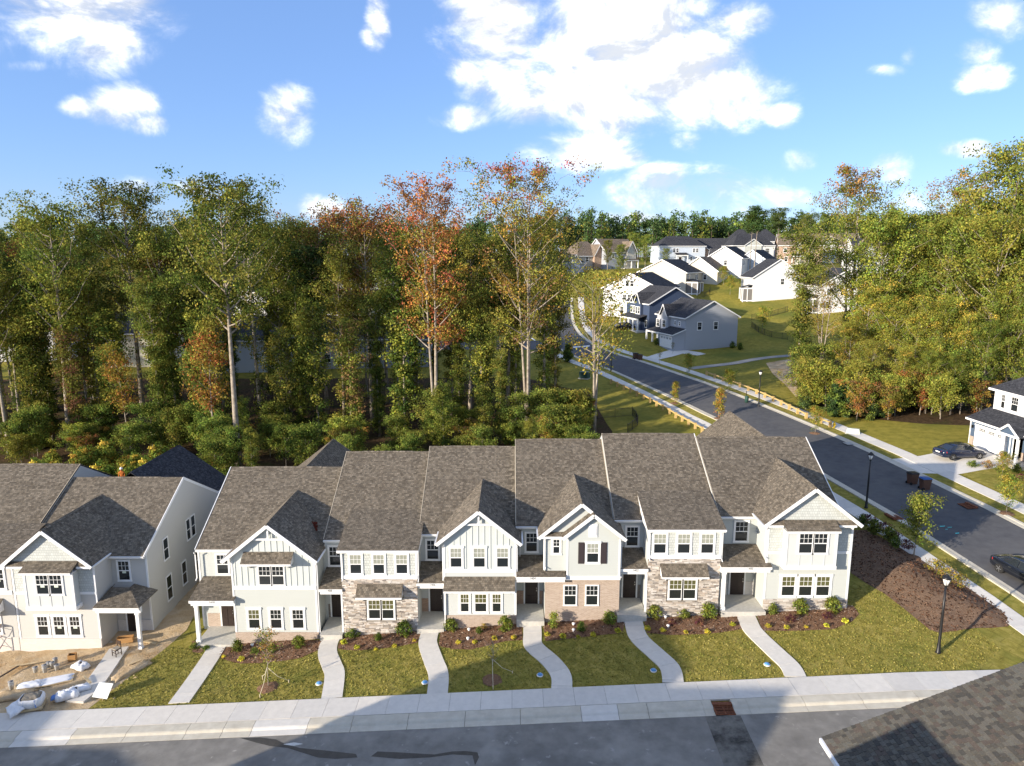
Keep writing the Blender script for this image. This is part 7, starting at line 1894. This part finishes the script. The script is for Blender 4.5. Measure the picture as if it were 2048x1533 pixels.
def soft(name, w, d, h, seed, mat, par, flatness=.5, nx=14, ny=10, loc=(0, 0, 0), prof=None):
    """crumpled sheet or slumped bag as one continuous surface"""
    r = random.Random(seed); ph = [r.uniform(0, 6.28) for _ in range(8)]; mb = MB(); V = []
    for j in range(ny + 1):
        for i in range(nx + 1):
            u, v = i / nx * 2 - 1, j / ny * 2 - 1
            e = max(0, 1 - max(abs(u), abs(v)) ** 4)
            base = (prof(u, v) if prof else e ** flatness)
            wr = .12 * math.sin(u * 5 + ph[0]) * math.sin(v * 4 + ph[1]) + .08 * math.sin(u * 11 + v * 7 + ph[2]) + .06 * math.sin(v * 13 - u * 9 + ph[3])
            V.append((loc[0] + u * w / 2 * (1 + .06 * math.sin(v * 6 + ph[4])), loc[1] + v * d / 2 * (1 + .06 * math.sin(u * 5 + ph[5])), loc[2] + h * max(.0, base * (1 + wr) + wr * .25) + .012))
    mb.v = V
    for j in range(ny):
        for i in range(nx): a = j * (nx + 1) + i; mb.f.append((a, a + 1, a + nx + 2, a + nx + 1)); mb.m.append(0); mb.sm.append(True)
    o = mb.build(name, mat, par, uv=False)
    s = o.modifiers.new('solid', 'SOLIDIFY'); s.thickness = .012; s.offset = -1
    return o
def site(name, px, py, label, cat, rz=0.0, dz=.05, group=SG):
    p = hit(px, py); t = thing(name, (p.x, p.y, p.z + dz + (.13 if py > 1300 and px < 215 else .0)), label, cat, group, rz or 1e-6); OFF[t.name] = Vector((0, 0, 0)); return t
def bucket(px, py, label, tilt=0, stack=1):
    t = site('bucket', px, py, label, 'bucket'); t.rotation_euler = (tilt, 0, random.uniform(0, 6))
    for k in range(stack): MB().lathe([(.115, 0 + k * .16), (.145, .34 + k * .16), (.155, .345 + k * .16), (.155, .36 + k * .16)], n=16).build('pail', BUCK, t, uv=False)
    z = (stack - 1) * .16
    MB().lathe([(.135, .362 + z), (.01, .363 + z)], n=16).build('mouth', BUCKD, t, uv=False)
    m = MB(); m.tube([(math.cos(a) * .16, -.02 - math.sin(a) * .1, .33 + z - math.sin(a) * .1) for a in np.linspace(0, 3.14, 7)], [.006] * 7, 4); m.build('handle', GALV, t, uv=False)
    return t
for i, (px, py, st) in enumerate([(72, 1350, 1), (91, 1350, 2), (99, 1340, 1), (112, 1332, 1), (115, 1345, 1), (106, 1340, 1)]):
    bucket(px, py, 'grey mortar bucket in the cluster before the white board' if i else 'pale mortar bucket standing apart at the end of the cluster', 0, st)
bucket(24, 1384, 'stack of two grey buckets standing alone on the clay', 0, 2)
t = site('work_board', 90, 1372, 'long pale work board smeared with white mortar on the clay', 'board', R(24), .06)
MB().box(-1.55, 1.55, -.45, .45, .0, .06).build('board', PLY, t, uv=False); soft('mortar_smear', 2.9, .84, .05, 3, FILM, t, .3, loc=(.05, 0, .06)); soft('film', 1.3, .75, .16, 4, FILM, t, .4, loc=(-.75, -.05, .06))
t = site('bulk_bag', 66, 1420, 'open white bulk bag of grey mortar sand on a pallet', 'bag', R(18), .16)
MB().box(-.62, .62, -.52, .52, -.05, .06).build('pallet', PLY, t, uv=False)
m = MB(); n = 20; rows = []
for (k, z) in ((.50, .06), (.60, .22), (.62, .42), (.58, .56), (.50, .60)):
    rows.append([(math.copysign(abs(math.cos(6.283 * i / n)) ** .55, math.cos(6.283 * i / n)) * k * 1.05, math.copysign(abs(math.sin(6.283 * i / n)) ** .55, math.sin(6.283 * i / n)) * k * .9, z + .03 * math.sin(i * 1.9)) for i in range(n)])
for r_ in rows: m.v += r_
for i in range(4):
    for k in range(n): m.f.append((i * n + k, i * n + (k + 1) % n, (i + 1) * n + (k + 1) % n, (i + 1) * n + k)); m.m.append(0); m.sm.append(True)
m.build('sack', SACK, t, uv=False)
soft('sand', .95, .78, .16, 7, SAND, t, .5, loc=(0, 0, .50))
f = soft('flap', .75, .95, .1, 8, SACK, t, .2, loc=(0, 0, 0)); f.location = (-.72, -.42, .22); f.rotation_euler = (R(18), R(-22), R(25))
for a in (-.35, .35): MB().bar((a, -.56, .12), (a * .8, -.50, .58), .05, .012).build('strap', BLUB, t, uv=False)
t = site('debris_bag', 136, 1402, 'heap of clear plastic bags and blue wrapping across the unfinished path', 'bag', R(30), .12)
soft('clear_bag', 1.25, .7, .42, 11, FILM, t, .5); soft('clear_bag', 1.2, .55, .25, 12, FILM, t, .5, loc=(.6, .45, 0)); soft('blue_wrap', .6, .4, .2, 13, BLUB, t, .5, loc=(-.55, .15, .02)); soft('black_rag', .2, .12, .1, 14, BLK, t, .5, loc=(.42, .12, .3))
t = site('cement_sack', 163, 1340, 'white woven sack with dark print slumped by the unfinished path', 'sack', R(-25), .05)
soft('sack', 1.05, .72, .3, 15, SACK, t, .5); m = MB(); m.face([(-.12, -.1, .335), (.1, -.08, .34), (.12, .1, .34), (-.1, .1, .335)]); m.build('print', WOODD, t, uv=False)
t = site('clear_sheet', 207, 1396, 'propped clear plastic sheet at the pavement edge of the clay plot', 'sheet', R(-12), .05)
m = MB(); m.hexa([(-.52, -.3, 0), (.52, -.3, 0), (.52, -.28, 0), (-.52, -.28, 0), (-.42, .25, .62), (.55, .25, .66), (.55, .27, .66), (-.42, .27, .62)]); m.build('pane', plain('frosted_sheet', (.58, .60, .58), .2, .5, var=.1), t, uv=False); MB().bar((0, .7, 0), (.05, .24, .6), .04, .04).build('prop', PLY, t, uv=False)
def open_box(px, py, label, rz, w, d, h, fill):
    t = site('cardboard_box', px, py, label, 'box', rz, .06); m = MB(); k = .02
    m.box(-w / 2, w / 2, -d / 2, -d / 2 + k, 0, h); m.box(-w / 2, w / 2, d / 2 - k, d / 2, 0, h); m.box(-w / 2, -w / 2 + k, -d / 2 + k, d / 2 - k, 0, h); m.box(w / 2 - k, w / 2, -d / 2 + k, d / 2 - k, 0, h); m.box(-w / 2 + k, w / 2 - k, -d / 2 + k, d / 2 - k, 0, .02); m.build('carton', CARD, t, uv=False)
    MB().box(-w / 2 + .03, w / 2 - .03, -d / 2 + .03, d / 2 - .03, .03, h * .75).build('contents', fill, t, uv=False)
open_box(146, 1325, 'small open cardboard box of tools beside the mortar buckets', R(15), .45, .38, .4, BLK)
p_ = site('cardboard_box', 252, 1291, 'long open cardboard box on the unfinished porch', 'box', R(14), .28)
m = MB(); m.box(-.5, .5, -.22, -.2, 0, .34); m.box(-.5, .5, .2, .22, 0, .34); m.box(-.5, -.48, -.2, .2, 0, .34); m.box(.48, .5, -.2, .2, 0, .34); m.box(-.48, .48, -.2, .2, 0, .03); m.build('carton', CARD, p_, uv=False)
t = site('chair', 235, 1317, 'dark wooden chair with padded seat standing on the unfinished path', 'chair', R(-28), .22)
for x in (-.19, .19):
    for y in (-.19, .19): MB().box(x - .02, x + .02, y - .02, y + .02, 0, .46 if y < 0 else .98).build('leg', WOODD, t, uv=False)
m = MB(); m.box(-.21, .21, -.21, .21, .44, .48); m.build('seat_frame', WOODD, t, uv=False); MB().box(-.20, .20, -.20, .18, .48, .54).build('seat', SEAT, t, uv=False, bevel=.02)
m = MB(); m.box(-.19, .19, .175, .2, .68, .95); m.build('backrest', WOODD, t, uv=False)
for x in (-.19, .19): MB().bar((x, -.19, .2), (x, .19, .2), .02, .03).build('stretcher', WOODD, t, uv=False)
MB().bar((-.19, -.19, .26), (.19, -.19, .26), .02, .03).build('stretcher', WOODD, t, uv=False)
for i, (px, py, L, rz_, lb) in enumerate([(48, 1338, 1.6, 20, 'loose pale plank lying on the clay before the scaffold'), (175, 1368, 1.1, -40, 'short plank beside the unfinished path'), (20, 1352, 1.3, 75, 'dark weathered plank near the lone buckets'), (270, 1330, .8, 50, 'splintered board on the clay strip beside the sod'), (300, 1290, 1.0, -15, 'thin lath on the clay beside the long grey wall')]):
    t = site('plank', px, py, lb, 'plank', R(rz_), .16); MB().box(-L / 2, L / 2, -.07, .07, 0, .035).build('board', PLY if i != 2 else WOODD, t, uv=False)
t = site('sand_heap', 30, 1398, 'low heap of orange sand at the pavement edge of the clay plot', 'sand', R(10), .04); soft('heap', 2.2, 1.0, .28, 21, DIRT, t, .8)
t = site('sand_heap', 262, 1345, 'crumbled soil heap between the unfinished path and the sod', 'sand', R(60), .04); soft('heap', 2.6, .8, .22, 22, DIRT, t, .8)
# scaffold frame at the far end of the yard
t = site('scaffold', 8, 1306, 'red steel scaffold frame before the unfinished end townhouse', 'scaffold', R(8), .0)
for x in (-1.4, .0):
    for y in (-.5, .6): MB().tube([(x, y, -.2), (x, y, 2.0)], [.028, .028], 7).build('upright', REDM, t, uv=False)
for z in (.45, 1.1, 1.75):
    for x in (-1.4, .0): MB().tube([(x, -.5, z), (x, .6, z)], [.022, .022], 6).build('ledger', REDM, t, uv=False)
for y in (-.5, .6):
    MB().tube([(-1.4, y, .2), (0, y, 1.8)], [.016, .016], 6).build('brace', GALV, t, uv=False); MB().tube([(-1.4, y, 1.8), (0, y, .2)], [.016, .016], 6).build('brace', GALV, t, uv=False)
for k in range(3): MB().box(-1.5, .1, -.45 + k * .36, -.12 + k * .36, 1.98, 2.03).build('plank', PLY, t, uv=False)
# stones and clods on the clay
ROCKM = objrand('clay_clod', [(0, (.40, .25, .11)), (.5, (.52, .38, .22)), (1, (.60, .52, .42))])
rk = []
for k in range(5):
    r = random.Random(90 + k); m = MB(); m.lathe([(.10, -.05), (.2, .02), (.17, .10), (.07, .15)], n=7); m.v = [(a * r.uniform(.75, 1.25), b * r.uniform(.75, 1.25), c * r.uniform(.8, 1.2)) for a, b, c in m.v]; rk.append(m.mesh('clay_clod', ROCKM, uv=False))
rs = random.Random(17); m = MB(); n_ = 0
cl = MB()
for k in range(700):
    px, py = rs.uniform(-10, 330), rs.uniform(1262, 1408)
    if px > 395 - (py - 1230) * .86 - 6: continue
    try: p = hit(px, py)
    except ValueError: continue
    s = rs.choice([.02, .03, .04, .05, .07, .1]) ; a = rs.uniform(0, 6)
    q = [(math.cos(a + i * 1.57) * s * rs.uniform(.6, 1.2), math.sin(a + i * 1.57) * s * rs.uniform(.6, 1.2)) for i in range(4)]
    tp_ = (p.x, p.y, p.z + .04 + s * .7)
    for i in range(4): cl.face([(p.x + q[i][0], p.y + q[i][1], p.z + .03), (p.x + q[(i + 1) % 4][0], p.y + q[(i + 1) % 4][1], p.z + .03), tp_])
o = cl.build('rubble', DIRT, None, off=Vector((0, 0, 0)), uv=False); tag(o, 'scattered clay clods and rubble on the bare plot', 'rubble', kind='stuff')
# wood chips over the mulch, straw over the sod
CHIP = [plain('bark_chip_%d' % i, c, .9, .1) for i, c in enumerate([(.05, .025, .015), (.16, .075, .04), (.30, .17, .10), (.46, .34, .24)])]
ch = MB()
def inside(p, poly):
    c = False
    for i in range(len(poly)):
        a, b = poly[i], poly[i - 1]
        if (a[1] > p[1]) != (b[1] > p[1]) and p[0] < (b[0] - a[0]) * (p[1] - a[1]) / (b[1] - a[1]) + a[0]: c = not c
    return c
for bed in BEDS:
    W = [h2(*p) for p in bed]; x0, x1 = min(p[0] for p in W), max(p[0] for p in W); y0, y1 = min(p[1] for p in W), max(p[1] for p in W)
    for k in range(int((x1 - x0) * (y1 - y0) * 60)):
        x, y = rs.uniform(x0, x1), rs.uniform(y0, y1)
        if not inside((x, y), W): continue
        z = g(x, y) + .06; a = rs.uniform(0, 3.14); L, w = rs.uniform(.03, .09), rs.uniform(.01, .03); dx, dy = math.cos(a) * L, math.sin(a) * L
        ch.face([(x - dx - dy * .3, y - dy + dx * .3, z + rs.uniform(0, .03)), (x - dx + dy * .3, y - dy - dx * .3, z + rs.uniform(0, .03)), (x + dx + dy * .3, y + dy - dx * .3, z + rs.uniform(0, .04)), (x + dx - dy * .3, y + dy + dx * .3, z + rs.uniform(.01, .05))], rs.choice([0, 0, 1, 1, 1, 2, 2, 3]))
for k in range(3200):
    x, y = rs.uniform(min(p[0] for p in BERM), max(p[0] for p in BERM)), rs.uniform(min(p[1] for p in BERM), max(p[1] for p in BERM))
    if not inside((x, y), BERM): continue
    z = g(x, y) + .07 + berm_h(x, y); a = rs.uniform(0, 3.14); L = rs.uniform(.04, .11); dx, dy = math.cos(a) * L, math.sin(a) * L
    ch.face([(x - dx - dy * .3, y - dy + dx * .3, z), (x - dx + dy * .3, y - dy - dx * .3, z + rs.uniform(0, .03)), (x + dx + dy * .3, y + dy - dx * .3, z + rs.uniform(0, .05)), (x + dx - dy * .3, y + dy + dx * .3, z + rs.uniform(.01, .05))], rs.choice([0, 0, 0, 1, 1, 2]))
o = ch.build('bark_chips', CHIP, None, off=Vector((0, 0, 0)), uv=False); tag(o, 'loose bark chips strewn over the mulch beds', 'mulch', kind='stuff')
# grass tufts over the front lawns and verge
LAWN = [(-24.4, 36.5), (26.8, 36.5), (29.2, 38.3), (28.7, 47), (22.6, 47), (22.6, 43.6), (-23.0, 44.5)]
PXS = []
for pts in PATHS:
    A = [h2(*a) for a, b in pts]; B = [h2(*b) for a, b in pts]; PXS.append(A + B[::-1])
HOLES = PXS + [[h2(*p) for p in b] for b in BEDS] + [BERM]
GR = [plain('grass_blade_%d' % i, c, .9, .1) for i, c in enumerate([(.19, .17, .037), (.25, .215, .05), (.29, .245, .065), (.16, .17, .036), (.33, .28, .09)])]
gm = MB(); rs = random.Random(23)
bx = [(min(p[0] for p in h), max(p[0] for p in h), min(p[1] for p in h), max(p[1] for p in h)) for h in HOLES]
for k in range(45000):
    x, y = rs.uniform(-24.4, 29.2), rs.uniform(36.5, 46)
    if not inside((x, y), LAWN) or (y > 43.3 and x < 22.5): continue
    if any(b[0] < x < b[1] and b[2] < y < b[3] and inside((x, y), h) for b, h in zip(bx, HOLES)): continue
    z = g(x, y) + .03; a = rs.uniform(0, 6.28); s = rs.uniform(.03, .07); hh = rs.uniform(.03, .075); dx, dy = math.cos(a) * s, math.sin(a) * s
    c = 3 if math.sin(x * .9 + math.sin(y)) * math.sin(y * 1.3 + x * .4) > .55 and rs.random() < .5 else rs.choice([0, 0, 1, 1, 1, 2, 4] if rs.random() < .8 else [3])
    gm.face([(x - dx, y - dy, z), (x + dx, y + dy, z), (x + dx * .6 - dy * .8, y + dy * .6 + dx * .8, z + hh)], c)
o = gm.build('grass_tufts', GR, None, off=Vector((0, 0, 0)), uv=False); tag(o, 'short tufted turf grass on the front lawns', 'grass', kind='stuff')

# ------------------------------------------------------------------ a worker behind the unfinished building
def worker():
    d = ray(242, 936); t_ = 62.0 / d[1]; x, zt = d[0] * t_, CAMH + d[2] * t_
    y = 62.0; gz = g(x, y)
    HI = plain('orange_shirt', (.55, .16, .03), .8); SKIN = plain('skin', (.42, .25, .17), .6); JEAN = plain('work_trousers', (.06, .07, .10), .9); HAT = plain('white_hard_hat', (.78, .76, .70), .35)
    zs = max(gz, zt - 1.82)
    root = thing('person', (x, y, zs), 'person in an orange shirt and white hard hat behind the unfinished townhouse', 'person', rz=R(20)); OFF[root.name] = Vector((0, 0, 0))
    V = [(0, 0, .95), (0, 0, 1.2), (0, 0, 1.42), (0, 0, 1.52), (0, -.02, 1.66), (.09, 0, .9), (.11, -.02, .5), (.12, .02, .08), (.12, -.14, .04), (-.09, 0, .9), (-.12, .03, .5), (-.13, .06, .08), (-.13, -.10, .04),
         (.19, 0, 1.40), (.25, -.03, 1.13), (.20, -.20, .97), (-.19, 0, 1.40), (-.26, -.02, 1.13), (-.22, -.18, .95), (.19, -.27, .93), (-.21, -.25, .91)]
    E_ = [(0, 1), (1, 2), (2, 3), (3, 4), (0, 5), (5, 6), (6, 7), (7, 8), (0, 9), (9, 10), (10, 11), (11, 12), (2, 13), (13, 14), (14, 15), (15, 19), (2, 16), (16, 17), (17, 18), (18, 20)]
    rad = [.15, .14, .15, .06, .10, .095, .07, .05, .045, .095, .07, .05, .045, .07, .05, .04, .07, .05, .04, .035, .035]
    me = bpy.data.meshes.new('body'); me.from_pydata(V, E_, []); o = link('body', me, root)
    me.materials.append(HI)
    sk = o.modifiers.new('skin', 'SKIN'); 
    for i, sv in enumerate(me.skin_vertices[0].data): sv.radius = (rad[i], rad[i] * .8); sv.use_root = (i == 0)
    sb = o.modifiers.new('sub', 'SUBSURF'); sb.levels = 1; sb.render_levels = 2
    MB().lathe([(.085, 1.58), (.10, 1.66), (.098, 1.74), (.06, 1.80)], (0, -.02, 0), 12).build('head', SKIN, root, uv=False)
    MB().lathe([(.16, 1.72), (.165, 1.735), (.125, 1.75), (.115, 1.82), (.06, 1.88), (.01, 1.89)], (0, -.02, 0), 14).build('hard_hat', HAT, root, uv=False)
    m = MB()
    for s in (-1, 1): m.tube([(s * .06, 0, 1.0), (s * .10, 0, .9), (s * .12, .0, .5), (s * .125, .03, .09)], [.135, .125, .092, .075], 10)
    m.build('trousers', JEAN, root, uv=False)
    if zs > gz + .1:
        st = thing('material_stack', (x, y, gz), 'stack of timber the worker stands on behind the unfinished townhouse', 'timber', SG)
        k = 0; z = gz
        while z < zs - .02:
            hh = min(.22, zs - z); MB().box(x - 1.3, x + 1.3, y - .8, y + .8, z + .01, z + hh - .005).build('layer', PLY, st, uv=False); z += hh; k += 1
worker()
